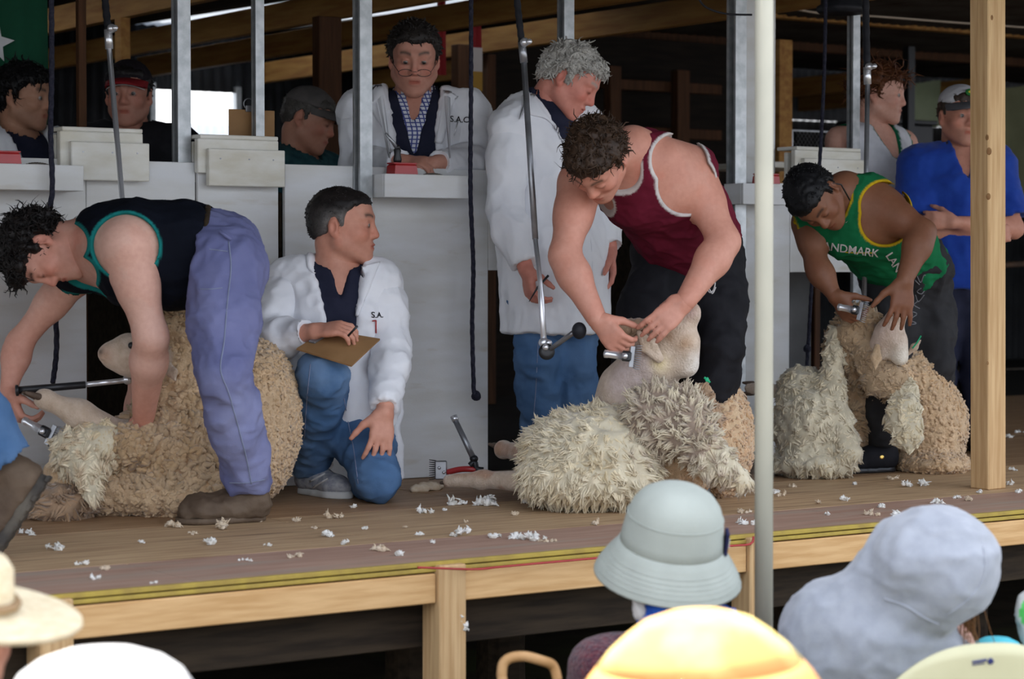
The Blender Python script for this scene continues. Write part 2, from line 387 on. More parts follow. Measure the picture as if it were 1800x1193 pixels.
for i, (u, Y) in enumerate([(725,5.75), (1395,5.6), (1700,5.9), (880,6.3)]):
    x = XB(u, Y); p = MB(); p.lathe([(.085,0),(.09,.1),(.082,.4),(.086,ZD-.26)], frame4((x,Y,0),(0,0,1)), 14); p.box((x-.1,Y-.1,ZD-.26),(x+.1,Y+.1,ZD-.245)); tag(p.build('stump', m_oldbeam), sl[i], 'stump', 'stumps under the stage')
# cords along the edge
pts = [W(735,997,5.93)]+[np.array([x, YF-.052, ZD-.022]) for x in np.linspace(XP[1]+.06, XP[2]-.05, 14)]+[np.array([XP[2]-.04, YF-.055, ZD+.0])]
r = MB(); r.tube(smoothcurve(pts,3), .0035, 6); tag(r.build('cord', m_red, smooth=True), 'thin red cord tied along the stage edge', 'cord')

# ---- white boards behind the shearers
wall = thing('wall_back', (4, YB, ZD), kind='structure')
ZT = 2.06; ZO = ZB(870,475)
def panel(x0, x1, z0, z1, y=YB, t=.02, name='panel', m=None):
    b = MB(); b.box((x0, y, z0), (x1, y+t, z1), .002); return b.build(name, m or m_white, wall)
panel(0.8, XB(152), ZD+.002, ZT-.003); panel(XB(152)+.002, XB(345)-.002, ZO, ZT-.003)
panel(XB(345)+.002, XB(487), ZD+.002, ZT-.012, YB-.012)
panel(XB(500), XB(636), ZD+.002, ZT+.0, YB-.006); panel(XB(636)+.003, XB(858), ZD+.002, ZT, YB); panel(XB(858)+.002, XB(888), ZO, ZT, YB)
panel(XB(1292), XB(1388), ZD+.002, ZT-.02, YB); panel(XB(1388)+.002, XB(1522), ZO-.01, ZT-.02, YB)
panel(XB(1388)-.02, XB(1500)+.05, ZD+.002, ZO+.05, YB+.32, m=mat('grey_painted_ply', (.22,.22,.22), .7, (.16,.16,.16), 5.0))
panel(XB(1500), XB(1522), ZD+.002, ZO-.012, YB, m=m_galv)
panel(XB(1306,7.34), XB(1362,7.34), ZT-.1, 3.1, 7.34)
# pen walls between the openings (dark, behind)
for u in (345, 500, 1290):
    b = MB(); b.box((XB(u)-.01, YB+.03, ZD), (XB(u)+.01, YB+1.5, ZT-.1)); b.build('pen_partition', m_oldbeam, wall)
# score boxes on top of the boards
def stepbox(u0, u1, lab, dz=0.0, YB=YB):
    x0, x1 = XB(u0), XB(u1); t = thing('desk_top', ((x0+x1)/2, YB, ZT), lab, 'desk', 'stepped white desks on the boards')
    b = MB(); b.box((x0+.02, YB-.055, ZT-.075+dz), (x1, YB-.03, ZT+.055+dz), .003); b.build('front_plank', m_whiteold, t)
    b = MB(); b.box((x0-.01, YB-.029, ZT-.03+dz), (x1-.012, YB+.0-.001, ZT+.09+dz), .003); b.build('middle_plank', m_whiteold, t)
    b = MB(); b.box((x0, YB+.034, ZT-.06+dz), (x1-.01, YB+.055, ZT+.082+dz), .003); b.build('rear_plank', m_whiteold, t)
    b = MB(); b.box((x0+.0, YB-.028, ZT+.0905+dz), (x1-.012, YB+.10, ZT+.105+dz), .003); b.build('top_plank', m_whiteold, t)
    for k in (.2,.55,.85):
        n = MB(); n.lathe([(.003,0),(.003,.002)], frame4((x0+(x1-x0)*k, YB-.055, ZT+.02+dz), (0,-1,0)), 6); n.build('nail', m_steel, t)
stepbox(106, 252, 'stepped white desk in front of the man in the red-peaked visor', .0)
stepbox(344, 486, 'stepped white desk under the brown clipboard', -.01, YB-.0125)
stepbox(1392, 1508, 'stepped white desk behind the green-singlet shearer', .03)
# tool shelves
def shelf(u0, u1, lab):
    x0, x1 = XB(u0, YB-.1), XB(u1, YB-.1); zb = 1.945
    t = thing('tool_shelf', ((x0+x1)/2, YB-.07, zb), lab, 'shelf', 'white tool shelves on the boards')
    b = MB(); b.box((x0, YB-.135, zb), (x1, YB-.12, zb+.085), .002); b.build('front_board', m_white, t)
    b = MB(); b.box((x0, YB-.119, zb), (x0+.015, YB-.014, zb+.085), .002); b.build('side_board', m_white, t)
    b = MB(); b.box((x1-.015, YB-.119, zb), (x1, YB-.002, zb+.085), .002); b.build('side_board', m_white, t)
    b = MB(); b.box((x0+.0155, YB-.119, zb), (x1-.0155, YB-.014, zb+.055), .002); b.build('bottom_board', m_white, t)
    return x0, x1, zb+.055
sL = shelf(-60, 141, 'shallow white tool shelf at the left end of the boards')
sM = shelf(668, 818, 'shallow white tool shelf below the bespectacled judge')
sR = shelf(1296, 1378, 'shallow white tool shelf behind the round tent pole')
def redbox(x, z, lab, w=.12, gadget=True):
    t = thing('comb_box', (x, YB-.07, z), lab, 'box', 'red plastic boxes on the shelves')
    b = MB(); b.lathe([(.062,0),(.064,.01),(.057,.062),(.05,.068)], np.diag([w/.12*1.0,.62,1,1])@np.eye(4)+np.array([[0,0,0,x],[0,0,0,YB-.07],[0,0,0,z+.0005],[0,0,0,0]]), 4)
    V = np.array(b.V); c = np.array([x, YB-.07]); q = V[:,:2]-c; a = math.radians(45); s = np.array([w/.12,.62])
    q = q/s; q = np.stack([q[:,0]*math.cos(a)-q[:,1]*math.sin(a), q[:,0]*math.sin(a)+q[:,1]*math.cos(a)],1)*1.15*s; V[:,:2] = q+c
    mk('body', V, b.F, m_red, t, False)
    l = MB(); l.box((x-w*.42, YB-.095, z+.0685), (x+w*.42, YB-.045, z+.074), .003); l.build('lid_rim', m_red, t)
redbox(XB(8, YB-.07), sL[2], 'red plastic box on the left tool shelf'); redbox(XB(707, YB-.07), sM[2], 'red plastic box on the shelf below the bespectacled judge'); redbox(XB(1346, YB-.07), sR[2], 'red plastic box on the shelf behind the tent pole')
m_pad = mat('woven_pad', (.20,.18,.15), .9, (.36,.33,.28), 160, bump=.5, bs=200)
for (u, lab, z) in ((68, 'ribbed grey brush lying on the left tool shelf', sL[2]), (762, 'ribbed grey brush lying on the shelf below the bespectacled judge', sM[2])):
    x = XB(u, YB-.07); n = 14; t = thing('brush', (x, YB-.07, z), lab, 'brush', 'ribbed brushes on the shelves')
    pr = [el((x,YB-.065,z+.012), np.eye(3), (.062,.03,.026)), cut(plane_f((0,0,z+.001),(0,0,-1)))]
    V, F = sdf_mesh(pr, .004); mk('body', V, F, m_pad, t)
    rb = MB()
    for k in range(-6,7):
        rr = math.sqrt(max(0,1-(k*.009/.062)**2)); arc = [(x+k*.009, YB-.065+.0315*rr*math.cos(a), z+.012+.0275*rr*math.sin(a)) for a in np.linspace(.1,math.pi-.1,8)]
        rb.tube(arc, .0016, 5)
    rb.build('bristle_row', m_pad, t, True)
# shearing gear standing on the middle shelf
def oil_tool(base, lab, parent=None):
    t = thing('spare_handpiece', base, lab, 'tool'); b = np.array(base)
    q = MB(); q.lathe([(.014,0),(.016,.01),(.012,.03),(.014,.045),(.008,.055)], frame4(b+[0,0,.0005],(0,0,1)), 10); q.build('stand', m_dark, t, True)
    q = MB(); q.tube([b+[0,0,.05], b+[-.02,0,.075], b+[-.05,0,.105]], [.008,.007,.005], 8); q.build('barrel', m_steel, t, True)
    q = MB(); q.ball(b+[0,0,.055], .011, 8); q.build('joint', m_dark, t, True)
oil_tool((XB(707,YB-.07)-.02, YB-.07, sM[2]+.0745), 'small black and steel handpiece standing on the middle red box')
# galvanised posts
def post(u0, u1, y, z0, z1, lab, m=None, w=None):
    x1 = XB(u1, y); 
    a = (0.5*(u0+u1)-900)/FPX; w = w or .05
    b = MB(); tk = .004
    if m is None:                                            # open steel channel, mouth to the left
        pr = [(0,0),(w,0),(w,w),(0,w),(0,w-.012),(tk,w-.012),(tk,w-tk),(w-tk,w-tk),(w-tk,tk),(tk,tk),(tk,.012),(0,.012)]
        V = [(x1-w+px, y+py, z) for z in (z0,z1) for px,py in pr]; n = len(pr)
        F = [(k,(k+1)%n,n+(k+1)%n,n+k) for k in range(n)]
        for q in ((0,1,8,9),(1,2,7,8),(2,3,6,7),(3,4,5,6),(0,9,10,11)): F += [tuple(q[::-1]), tuple(n+i for i in q)]
        b.add(V, F)
    else: b.box((x1-w, y, z0), (x1, y+w, z1), .003)
    return tag(b.build('square_post', m or m_galv), lab, 'post', 'square posts of the shed front')
post(305,337, YB+.022, ZT-.3, 3.1, 'square galvanised post right of the man in the visor')
post(442,466, YB+.10, ZT-.3, 3.1, 'thin galvanised post in front of the clipboard', w=.035)
post(620,655, YB-.062, ZD, 3.1, 'square galvanised post left of the bespectacled judge', w=.052)
post(977,1009, YB+.30, ZD, 3.1, 'galvanised post above the white-haired judge', w=.05)
post(1268,1311, YB-.062, ZD, 3.1, 'wide galvanised post right of the maroon-singlet shearer', w=.058)
post(1482,1510, YB+.03, ZO, 3.1, 'galvanised post in front of the white-singlet youth', w=.04)
post(135,155, YB+.45, ZD, 3.1, 'thin dark upright left of the man in the visor', m_stud, w=.03)
# tall timber post at the right
p = MB(); pb = onZ(1737,858); pt = W(1725,-40,8.25); axr = np.array([[1,0,0],[0,1,0],[0,0,1.]])
zt = 3.1; tt = np.array([pb[0]-.035, pb[1]-.01, zt])
p.beam(pb, tt, .09, .09, up=(0,1,0)); tp = p.build('timber_post', m_pinev); tag(tp, 'tall pale timber post standing on the stage at right', 'post')
m_knot = mat('dark_knot',(.30,.17,.075),.7,(.20,.10,.04),60)
for (u,v,r_) in ((1715,241,.007),(1749,265,.009),(1738,345,.008),(1752,30,.006),(1722,640,.004)):
    hit = tp.closest_point_on_mesh(Vector(W(u,v,8.0)))
    k = MB(); k.lathe([(r_,-.002),(r_,.0006),(r_*.8,.0012),(r_*.4,.0016)], frame4(np.array(hit[1]),np.array(hit[2]),(0,0,1))@np.diag([1.5,1,1,1]), 14); k.build('knot', m_knot, tp, True)
# round tent pole in front of the stage
D0 = 5.55; pu = W(1343,700,D0); p = MB(); x, y = pu[0], pu[1]
p.lathe([(.0225,0),(.0225,3.4)], frame4((x+.005,y,0),(-.004,.0,1)), 20); tag(p.build('tent_pole', mat('cream_painted_pole', (.50,.475,.375), .55, (.40,.385,.31), 5.0, vec=(1,1,.6)), smooth=True), 'cream round tent pole standing in front of the stage', 'pole')

# ---- shed interior
YW = 13.5
def corrugated(x0, x1, z0, z1, y, m, name='wall_rear', parent=None, pitch=.076, amp=.009, axis='x'):
    n = int((x1-x0)/pitch*8); xs = np.linspace(x0, x1, n+1); ys = y+amp*np.sin(xs*2*math.pi/pitch)
    V = np.concatenate([np.stack([xs,ys,np.full_like(xs,z0)],1), np.stack([xs,ys,np.full_like(xs,z1)],1), np.stack([xs,ys+.004,np.full_like(xs,z0)],1), np.stack([xs,ys+.004,np.full_like(xs,z1)],1)])
    k = n+1; i = np.arange(n)
    F = np.concatenate([np.stack([i,i+1,k+i+1,k+i],1), np.stack([2*k+i+1,2*k+i,3*k+i,3*k+i+1],1), np.stack([k+i,k+i+1,3*k+i+1,3*k+i],1)])
    return mk(name, V, F, m, parent, True)
wr = thing('wall_rear', (6,YW,0), kind='structure')
x0w, x1w = XB(272,YW), XB(412,YW); z0w, z1w = ZB(340,252,YW), ZB(340,160,YW)
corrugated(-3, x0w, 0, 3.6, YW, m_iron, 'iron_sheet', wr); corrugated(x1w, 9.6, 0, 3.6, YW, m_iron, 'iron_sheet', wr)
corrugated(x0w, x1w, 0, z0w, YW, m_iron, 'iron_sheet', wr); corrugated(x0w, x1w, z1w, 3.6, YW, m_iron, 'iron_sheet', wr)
corrugated(9.6, 19, ZB(1700,225,YW), 3.6, YW, m_ironlight, 'iron_sheet', wr); corrugated(9.6, 19, 0, ZB(1700,225,YW), YW+.03, m_iron, 'iron_sheet', wr)  # lower sheets in the dark iron: the shadow there is put into the colour
w1 = thing('window_1', ((x0w+x1w)/2,YW,z0w), kind='structure'); b = MB()
b.box((x0w-.04,YW-.04,z0w-.04),(x0w,YW+.02,z1w+.04)); b.build('window_frame', m_galv, w1); b = MB(); b.box((x1w,YW-.04,z0w-.04),(x1w+.04,YW+.02,z1w+.04)); b.build('window_frame', m_galv, w1)
# pale fence outside that window, lit by the sky
fe = corrugated(2, 10, 0, 2.9, 17.5, mat('white_corrugated_fence', (.85,.86,.87), .6, (.75,.76,.78), 4.0), 'iron_fence'); tag(fe, 'white corrugated fence outside seen through the rear opening', 'fence')
side = corrugated(-3, -2.9, 0, .01, 0, m_iron, 'tmp'); bpy.data.objects.remove(side)
for nm, x in (('wall_left', -3.0), ('wall_right', 17.0)):
    b = MB(); b.box((x-.03, 7.6 if x < 0 else 8.6, 0), (x, YW, 3.6), 0); tag(b.build(nm, m_iron), kind='structure')
# roof: corrugated sheets on rafters
def roof_sheet(x0, x1, y0, y1, z, m, parent):
    n = int((x1-x0)/.076*6); xs = np.linspace(x0,x1,n+1); zs = z+.009*np.sin(xs*2*math.pi/.076); k = n+1; i = np.arange(n)
    V = np.concatenate([np.stack([xs,np.full_like(xs,y),zs+o+(y-8)*.02],1) for o in (0,.004) for y in (y0,y1)])
    F = np.concatenate([np.stack([i,k+i,k+i+1,i+1],1), np.stack([2*k+i,2*k+i+1,3*k+i+1,3*k+i],1), np.stack([i,i+1,2*k+i+1,2*k+i],1)])
    return mk('roof_sheet', V, F, m, parent, True)
ceil = thing('ceiling', (6,9,3.1), kind='structure')
m_clear = mat('milky_skylight_sheet', (.80,.82,.84), .5, (.66,.68,.70), 4.0)
nt = m_clear.node_tree; tr = nt.nodes.new('ShaderNodeBsdfTranslucent'); tr.inputs[0].default_value = (.8,.83,.86,1); ms = nt.nodes.new('ShaderNodeMixShader'); ms.inputs[0].default_value = .5
nt.links.new(nt.nodes['Principled BSDF'].outputs[0], ms.inputs[1]); nt.links.new(tr.outputs[0], ms.inputs[2]); nt.links.new(ms.outputs[0], nt.nodes['Material Output'].inputs[0])
ROOF_Z = 3.13
for k in range(-4, 21):
    sky_ = k in (4, 7)
    if sky_: roof_sheet(k*.9, k*.9+.94, 9.6, YW+.2, ROOF_Z+.012, m_clear, ceil); roof_sheet(k*.9, k*.9+.94, 4.35, 9.65, ROOF_Z+.006, m_roof, ceil)
    else: roof_sheet(k*.9, k*.9+.94, 4.35, YW+.2, ROOF_Z+(.006 if k % 2 else 0), m_roof, ceil)
# rafters running back to front
rx = [3.95, 4.75, 5.62, 6.35, 7.2, 8.1, 9.0, 9.9, 10.9, 12, 13.2]
rl = ['orange pine rafter over the green banner','orange pine rafter left of the visor man','orange pine rafter above the visor man','orange pine rafter above the rear opening','orange pine rafter ending above the grey-capped man','orange pine rafter behind the bespectacled judge','dark rafter over the doorway gap','dark rafter above the white-haired judge','dark rafter behind the tent pole','dark rafter above the white-singlet youth','dark rafter above the blue-shirted man']
for x, lb in zip(rx, rl):
    b = MB(); b.box((x, 7.6 if x < 8 else 11.5, 2.90), (x+.05, YW-.05, 3.03), .003); tag(b.build('rafter', m_rafter), lb, 'rafter', 'rafters under the shed roof')
b = MB(); b.box((-2.5, 7.35, 2.96), (16, 7.42, 3.10), .003); tag(b.build('lintel_beam', m_stud), 'long brown lintel beam across the shed front above the boards', 'beam')
b = MB(); b.box((8.9, 10.2, ZB(1600,50,10.2)), (16, 10.27, ZB(1600,-25,10.2)), .003); tag(b.build('cross_beam', m_rafter), 'brown cross beam at upper right above the capped man', 'beam')
b = MB(); b.box((8.3, 11.6, ZB(1450,92,11.6)), (16, 11.67, ZB(1450,45,11.6)), .003); tag(b.build('cross_beam', m_stud), 'dark brown cross beam above the right corrugated wall', 'beam')
b = MB(); b.box((-3, 4.36, 3.0), (15, 4.41, 3.13), .003); tag(b.build('verandah_beam', m_pine), 'pine beam along the front edge of the roof', 'beam')
# studs
for (u0,u1,Y,lb,mm) in [(208,232,10.2,'brown timber stud behind the man in the visor',m_rafter),(556,602,9.6,'dark brown timber stud left of the bespectacled judge',m_stud),(800,846,10.4,'brown timber stud between red banner strips',m_stud),
        (852,872,10.8,'narrow brown stud right of the red banner',m_stud),(1068,1092,11.0,'brown stud above the maroon-singlet shearer',m_stud),(1186,1212,11.0,'brown stud left of the wide galvanised post',m_stud),(1364,1392,9.2,'brown timber frame right of the tent pole',m_rafter)]:
    x0, x1 = XB(u0,Y), XB(u1,Y); b = MB(); b.box((x0+.02,Y,ZD),(x1,Y+.07,2.9),.003); tag(b.build('timber_stud', mm), lb, 'stud', 'timber studs inside the shed')
for v in (150,232): 
    Y = 11.068; b = MB(); b.box((XB(1060,Y),Y,ZB(1130,v+9,Y)),(XB(1268,Y),Y+.05,ZB(1130,v-9,Y)),.003); tag(b.build('timber_rail', m_stud), 'dark rail across the inner studs, %s of two' % ('upper' if v == 150 else 'lower'), 'rail', 'rails between inner studs')
for Y, u0, u1 in ((11.4, 858, 1300),):                    # dark sheet added so the depth behind the doorway stays black
    b = MB(); b.box((XB(u0,Y),Y,ZD),(XB(u1,Y),Y+.02,3.125),0); tag(b.build('wall_dark_backing', m_shedfloor), kind='structure')
x = XB(1601, 10.6); b = MB(); b.box((x-.03,10.6,ZD),(x+.03,10.66,3.1),.003); tag(b.build('black_upright', m_dark), 'black steel upright between the two men at right', 'post')
x0, x1 = XB(1548,10.9), XB(1640,10.9); t = thing('machine_cabinet', ((x0+x1)/2,11,ZD), 'dark machine cabinet behind the white-singlet youth', 'cabinet')
b = MB(); b.box((x0,10.9,ZD),(x1,11.3,ZB(1590,218,10.9)),.01); b.build('body', m_dark, t); b = MB(); b.box((x0-.02,10.88,ZB(1590,218,10.9)),(x1+.02,11.32,ZB(1590,210,10.9)),.006); b.build('lid', m_dark, t)
# cloths hung on the right rear wall
m_cloth = mat('pale_green_cloth', (.26,.30,.20), .9, (.20,.24,.15), 4.0, bump=.1, bs=40)
def hang(u0,u1,v0,v1,Y,lab,m,ph=0.):
    xs = np.linspace(XB(u0,Y),XB(u1,Y),60); z1 = ZB(.5*(u0+u1),v0,Y); z0 = ZB(.5*(u0+u1),v1,Y); zs = np.linspace(z0,z1,10); V = []
    for o in (0,.006):
        for z in zs:
            for x in xs: V.append((x, Y+o+.03*math.sin(x*17+ph+.6*math.sin(x*5+z*2))*(1-.35*(z-z0)/(z1-z0)), z+.02*math.sin(x*9+ph)*(1 if z == z1 else .2)))
    F = []; n = len(xs)
    for o in range(2):
        for j in range(9):
            for i in range(n-1):
                q = o*10*n+j*n+i; f = (q,q+1,q+n+1,q+n); F.append(f if o == 0 else f[::-1])
    return tag(mk('hanging_cloth', V, F, m, None, True), lab, 'cloth', 'cloths hung at the right rear')
hang(1590,1652,143,222,11.9,'pale green cloth hung between the two men at right',m_cloth); hang(1752,1830,150,366,11.5,'long olive cloth hung at the right edge behind the timber post',mat('olive_cloth',(.15,.155,.09),.9,(.11,.115,.065),4.0),1.2)
# rail behind the blue-shirted man
b = MB(); b.tube([onY(1640,470,9.9),onY(1720,468,9.9),onY(1830,462,9.9)],.018,8); tag(b.build('rusty_rail', mat('rusty_pipe',(.09,.05,.03),.7,(.05,.03,.02),20.0), smooth=True),'rusty pipe rail behind the blue-shirted man','rail')
# mesh fence at right
b = MB(); Y = 10.0; xa, xb_ = XB(1392,Y), XB(1470,Y); za, zb2 = ZB(1420,300,Y), ZB(1420,232,Y)
b.box((xa-.02,Y-.01,ZD-.03),(xa,Y+.01,zb2+.012)); b.box((xb_,Y-.01,ZD-.03),(xb_+.02,Y+.01,zb2+.012)); nn = 9
for k in range(-6, 16):
    for sg in (1,-1):
        xs = []; 
        for z in np.linspace(za, zb2, 6):
            xx = xa+(xb_-xa)*(k/12)+sg*(z-za)*.8
            if xa <= xx <= xb_: xs.append((xx, Y+.002*sg, z))
        if len(xs) > 1: b.tube(xs, .0014, 4)
b.box((xa,Y-.006,zb2),(xb_,Y+.006,zb2+.012)); mf = b.build('mesh_fence', m_steel); tag(mf, 'wire mesh panel behind the boards right of the tent pole', 'fence')
# table top seen over the right boards
Y=8.6; x0, x1 = XB(1352,Y), XB(1450,Y); z = ZB(1400,285,Y); t = thing('work_bench', ((x0+x1)/2,Y,ZD), 'cluttered bench behind the right-hand boards', 'bench')
b = MB(); b.box((x0,Y,z-.03),(x1,Y+.5,z)); b.build('bench_top', m_whiteold, t)
for xx in (x0+.03,x1-.03):
    for yy in (Y+.04,Y+.46): b = MB(); b.box((xx-.02,yy-.02,ZD),(xx+.02,yy+.02,z-.031)); b.build('leg', m_stud, t)
# banners
def flatflag(name, c0, ex, ey, w, h, m, lab, cat, fold=.012, n=24):
    V = []; c0 = np.array(c0); ex = nrm(ex); ey = nrm(ey); nz = np.cross(ex, ey)
    for o in (0,.003):
        for j in range(n+1):
            for i in range(n+1):
                a, bb = i/n, j/n; V.append(c0+ex*a*w+ey*bb*h+nz*(o+fold*math.sin(a*9+bb*2)+.5*fold*math.sin(a*21+1)))
    F = []
    for o in (0,1):
        for j in range(n):
            for i in range(n):
                q = o*(n+1)**2+j*(n+1)+i; f = (q,q+1,q+n+2,q+n+1); F.append(f if o == 0 else f[::-1])
    return tag(mk(name, V, F, m, None, True), lab, cat)
Yg = 9.0; gx0, gx1 = XB(-60,Yg), XB(88,Yg); gz0, gz1 = ZB(20,285,Yg), ZB(20,-60,Yg)
gb = flatflag('green_banner', (gx0,Yg,gz0), (1,0,0), (0,0,1), gx1-gx0, gz1-gz0, mat('dark_green_banner',(.006,.075,.035),.7,(.004,.05,.024),3.0), 'dark green banner with a white star hanging at the top left', 'banner')
st = []; sc_ = (XB(-8,Yg), Yg-.02, ZB(-8,75,Yg))
for k in range(10):
    a = math.radians(8+36*k); rr = .085 if k % 2 == 0 else .036; st.append((sc_[0]+rr*math.cos(a), sc_[1], sc_[2]+rr*math.sin(a)))
V = st+[(p[0],p[1]+.002,p[2]) for p in st]+[sc_,(sc_[0],sc_[1]+.002,sc_[2])]
F = [(k,(k+1)%10,20) for k in range(10)]+[((k+1)%10+10,k+10,21) for k in range(10)]
mk('star', V, F, mat('white_print',(.55,.56,.56),.7), gb, False)
Yr = 9.9
def strip(name, u0,u1,v0,v1,m,lab,fold=.004): 
    return flatflag(name,(XB(u0,Yr),Yr,ZB(.5*(u0+u1),v1,Yr)),(1,0,0),(0,0,1),XB(u1,Yr)-XB(u0,Yr),ZB(.5*(u0+u1),v0,Yr)-ZB(.5*(u0+u1),v1,Yr),m,lab,'banner',fold,10)
m_rb = mat('red_banner',(.20,.012,.014),.75,(.15,.01,.012),4.0); m_wb = mat('cream_banner',(.42,.38,.36),.75); m_yb = mat('mustard_banner',(.30,.17,.03),.75)
strip('banner_strip',768,784,-20,132,m_rb,'narrow red banner strip beside the bespectacled judge')
fl = strip('banner_strip',829,846,-20,84,m_rb,'red, white and mustard banner strip left of the black rope')
for (v0,v1,mm) in ((84,126,m_wb),(126,160,m_yb)):
    q = MB(); q.box((XB(829,Yr),Yr-.012,ZB(838,v1,Yr)),(XB(846,Yr),Yr-.006,ZB(838,v0,Yr)),0); q.build('banner_band', mm, fl)
# clipboard hung on the second post
t = thing('hanging_clipboard', onY(444,250,YB+.09), 'brown clipboard hung behind the thin galvanised post', 'clipboard')
m_brd = mat('brown_hardboard',(.30,.17,.075),.6,(.24,.13,.055),8.0); Yc = YB+.16
b = MB(); b.box((XB(404,Yc),Yc,ZB(444,262,Yc)),(XB(484,Yc),Yc+.006,ZB(444,193,Yc)),.002); b.build('board', m_brd, t)
b = MB(); b.box((XB(432,Yc),Yc-.008,ZB(444,197,Yc)),(XB(452,Yc),Yc-.001,ZB(444,186,Yc)),.002); b.build('clip', m_steel, t); b = MB(); b.tube([(XB(438,Yc)+.022*math.cos(a),Yc-.004,ZB(440,183,Yc)+.02*math.sin(a)) for a in np.linspace(0,6.2,14)],.002,6); b.build('ring', m_steel, t, True)
# electric motor housing and cable at the top right
x = XB(1465,YB-.05); t = thing('shearing_motor', (x,YB-.05,ZB(1465,35)), 'black shearing motor hung at the top behind the tent pole', 'motor'); z = ZB(1470,28,YB)
b = MB(); b.lathe([(.045,.02),(.09,.0),(.105,.012),(.105,.03),(.088,.04),(.085,.2),(.06,.24)], frame4((x+.02,YB-.07,z),(0,0,1)), 20); b.build('housing', m_black, t, True)
b = MB(); b.box((x-.14,YB-.13,z+.06),(x-.07,YB-.07,z+.13),.004); b.build('switch_box', m_steel, t); b = MB(); b.tube([(x-.07,YB-.1,z+.09),(x-.03,YB-.1,z+.085),(x,YB-.1,z+.1)],.012,10); b.build('coupling', m_chrome, t, True)
b = MB(); b.tube(smoothcurve([onY(1340,4,8.6),onY(1440,23,8.6),onY(1530,28,8.6),onY(1660,38,8.6),onY(1830,50,8.6)],6),.006,7); tag(b.build('white_cable',mat('cream_cable',(.40,.33,.26),.6),smooth=True),'cream cable strung under the roof at upper right','cable')
b = MB(); b.tube(smoothcurve([W(1225,-8,8.6),W(1240,12,8.6),W(1275,24,8.6),W(1322,26,8.6)],6),.004,7); tag(b.build('power_cord',m_black,smooth=True),'thin black cord curling at the top left of the tent pole','cord')
# ropes
def rope(pts, r, lab, knot=None):
    t = thing('pull_rope', pts[-1], lab, 'rope', 'black pull ropes'); b = MB(); C = smoothcurve(pts, 10)
    b.tube(C, r*.93, 9); b.build('rope_core', m_rope, t, True)
    st_ = MB()
    for ph in (0,2.094,4.189):
        T = np.gradient(C,axis=0); s = np.cumsum(np.linalg.norm(T,axis=1)); Q = []
        fine = np.linspace(0,len(C)-1,len(C)*4)
        for f in fine:
            i = int(f); j = min(i+1,len(C)-1); p = C[i]+(C[j]-C[i])*(f-i); ss = np.interp(f,np.arange(len(C)),s); a = ss/(r*7)*2*math.pi*.5+ph; tt_ = nrm(T[i]); u_ = nrm(np.cross(tt_,(0,1,.1))); w_ = np.cross(tt_,u_); Q.append(p+r*.5*(math.cos(a)*u_+math.sin(a)*w_))
        st_.tube(Q, r*.58, 5)
    st_.build('strand', m_rope, t, True)
    if knot is not None:
        k = MB(); k.ball(knot, (r*2.1,r*2.1,r*1.9), 8); k.tube([np.array(knot)+r*1.6*np.array([math.cos(a),.3*math.sin(2*a),math.sin(a)]) for a in np.linspace(0,6.28,14)], r*.8, 6); k.build('knot', m_rope, t, True)
DL = lambda u, off=.16: float(onY(u,500,YB-off)[1]) 
def ony(u,v,off=.17): return onY(u,v,YB-off)
rope([ony(90,-60),ony(91,120),ony(89,230),ony(92,330),ony(86,400),ony(98,560),ony(99,620),ony(93,672,.25)], .009, 'black pull rope hanging behind the curly-haired shearer')
rope([ony(828,-60),ony(828,160),ony(827,330),ony(832,470),ony(830,570),ony(833,690)], .0085, 'black pull rope with knotted end between judge and boards', ony(837,695))
rope([ony(1452,-60,.12),ony(1449,120,.12),ony(1440,300,.12),ony(1428,480,.06),ony(1421,600,.05),ony(1417,660,.05)], .008, 'black pull rope behind the green-singlet shearer', ony(1419,612,.05))
# shearing down-tubes
def joint(b, p, r=.016):
    b.ball(p, r, 8); b.tube([np.array(p)+[0,-.03,0],np.array(p)+[.02,.02,0]], r*.6, 8)
def flex(C, r, t, name='flexible_drive'):
    b = MB(); C = smoothcurve(C, 14); rr = np.array([r*(1.0+.10*math.sin(i*2.1)) for i in range(len(C))]); b.tube(C, rr, 10); b.build(name, m_black, t, True)
t = thing('shearing_downtube', W(205,240,7.9), 'chrome shearing down-tube above the curly-haired shearer', 'downtube', 'shearing down-tubes')
A, B, C_ = W(190,52,7.75), W(192,86,7.75), W(217,375,7.55)
flex([W(183,-60,7.8),W(184,-10,7.78),A],.0125,t)
b = MB(); b.tube([A,B],.014,12); b.build('collar', m_chrome, t, True); b = MB(); b.tube([B,C_,W(222,430,7.5)],.0095,12); b.build('tube', m_chrome, t, True); b = MB(); joint(b, W(196,50,7.73)); b.build('elbow_joint', m_chrome, t, True)
t = thing('shearing_downtube', W(935,330,7.9), 'dark steel shearing down-tube in front of the white-haired judge', 'downtube', 'shearing down-tubes')
A, B, C_ = W(917,74,7.8), W(921,110,7.8), W(956,602,7.5)
flex([W(906,-60,7.85),W(909,0,7.83),A],.012,t)
b = MB(); b.tube([A,B],.0135,12); b.build('collar', m_steel, t, True); b = MB(); b.tube([B,W(941,420,7.63)],[.0105,.0105],12); b.build('tube', m_steel, t, True)
b = MB(); b.tube([W(941,420,7.63),W(950,500,7.57),W(951,520,7.565),C_],[.0085,.0085,.011,.0105],12); b.build('lower_tube', m_chrome, t, True); b = MB(); joint(b, W(922,74,7.78)); joint(b, C_, .018); b.build('elbow_joint', m_chrome, t, True)
b = MB(); b.lathe([(.012,-.012),(.027,-.01),(.027,.01),(.012,.012)], frame4(W(961,618,7.46),-cF), 18); b.build('gear_wheel', m_dark, t, True); b = MB(); b.lathe([(.008,-.016),(.011,.0),(.008,.016)], frame4(W(959,610,7.44),-cF), 12); b.build('hub', m_chrome, t, True)
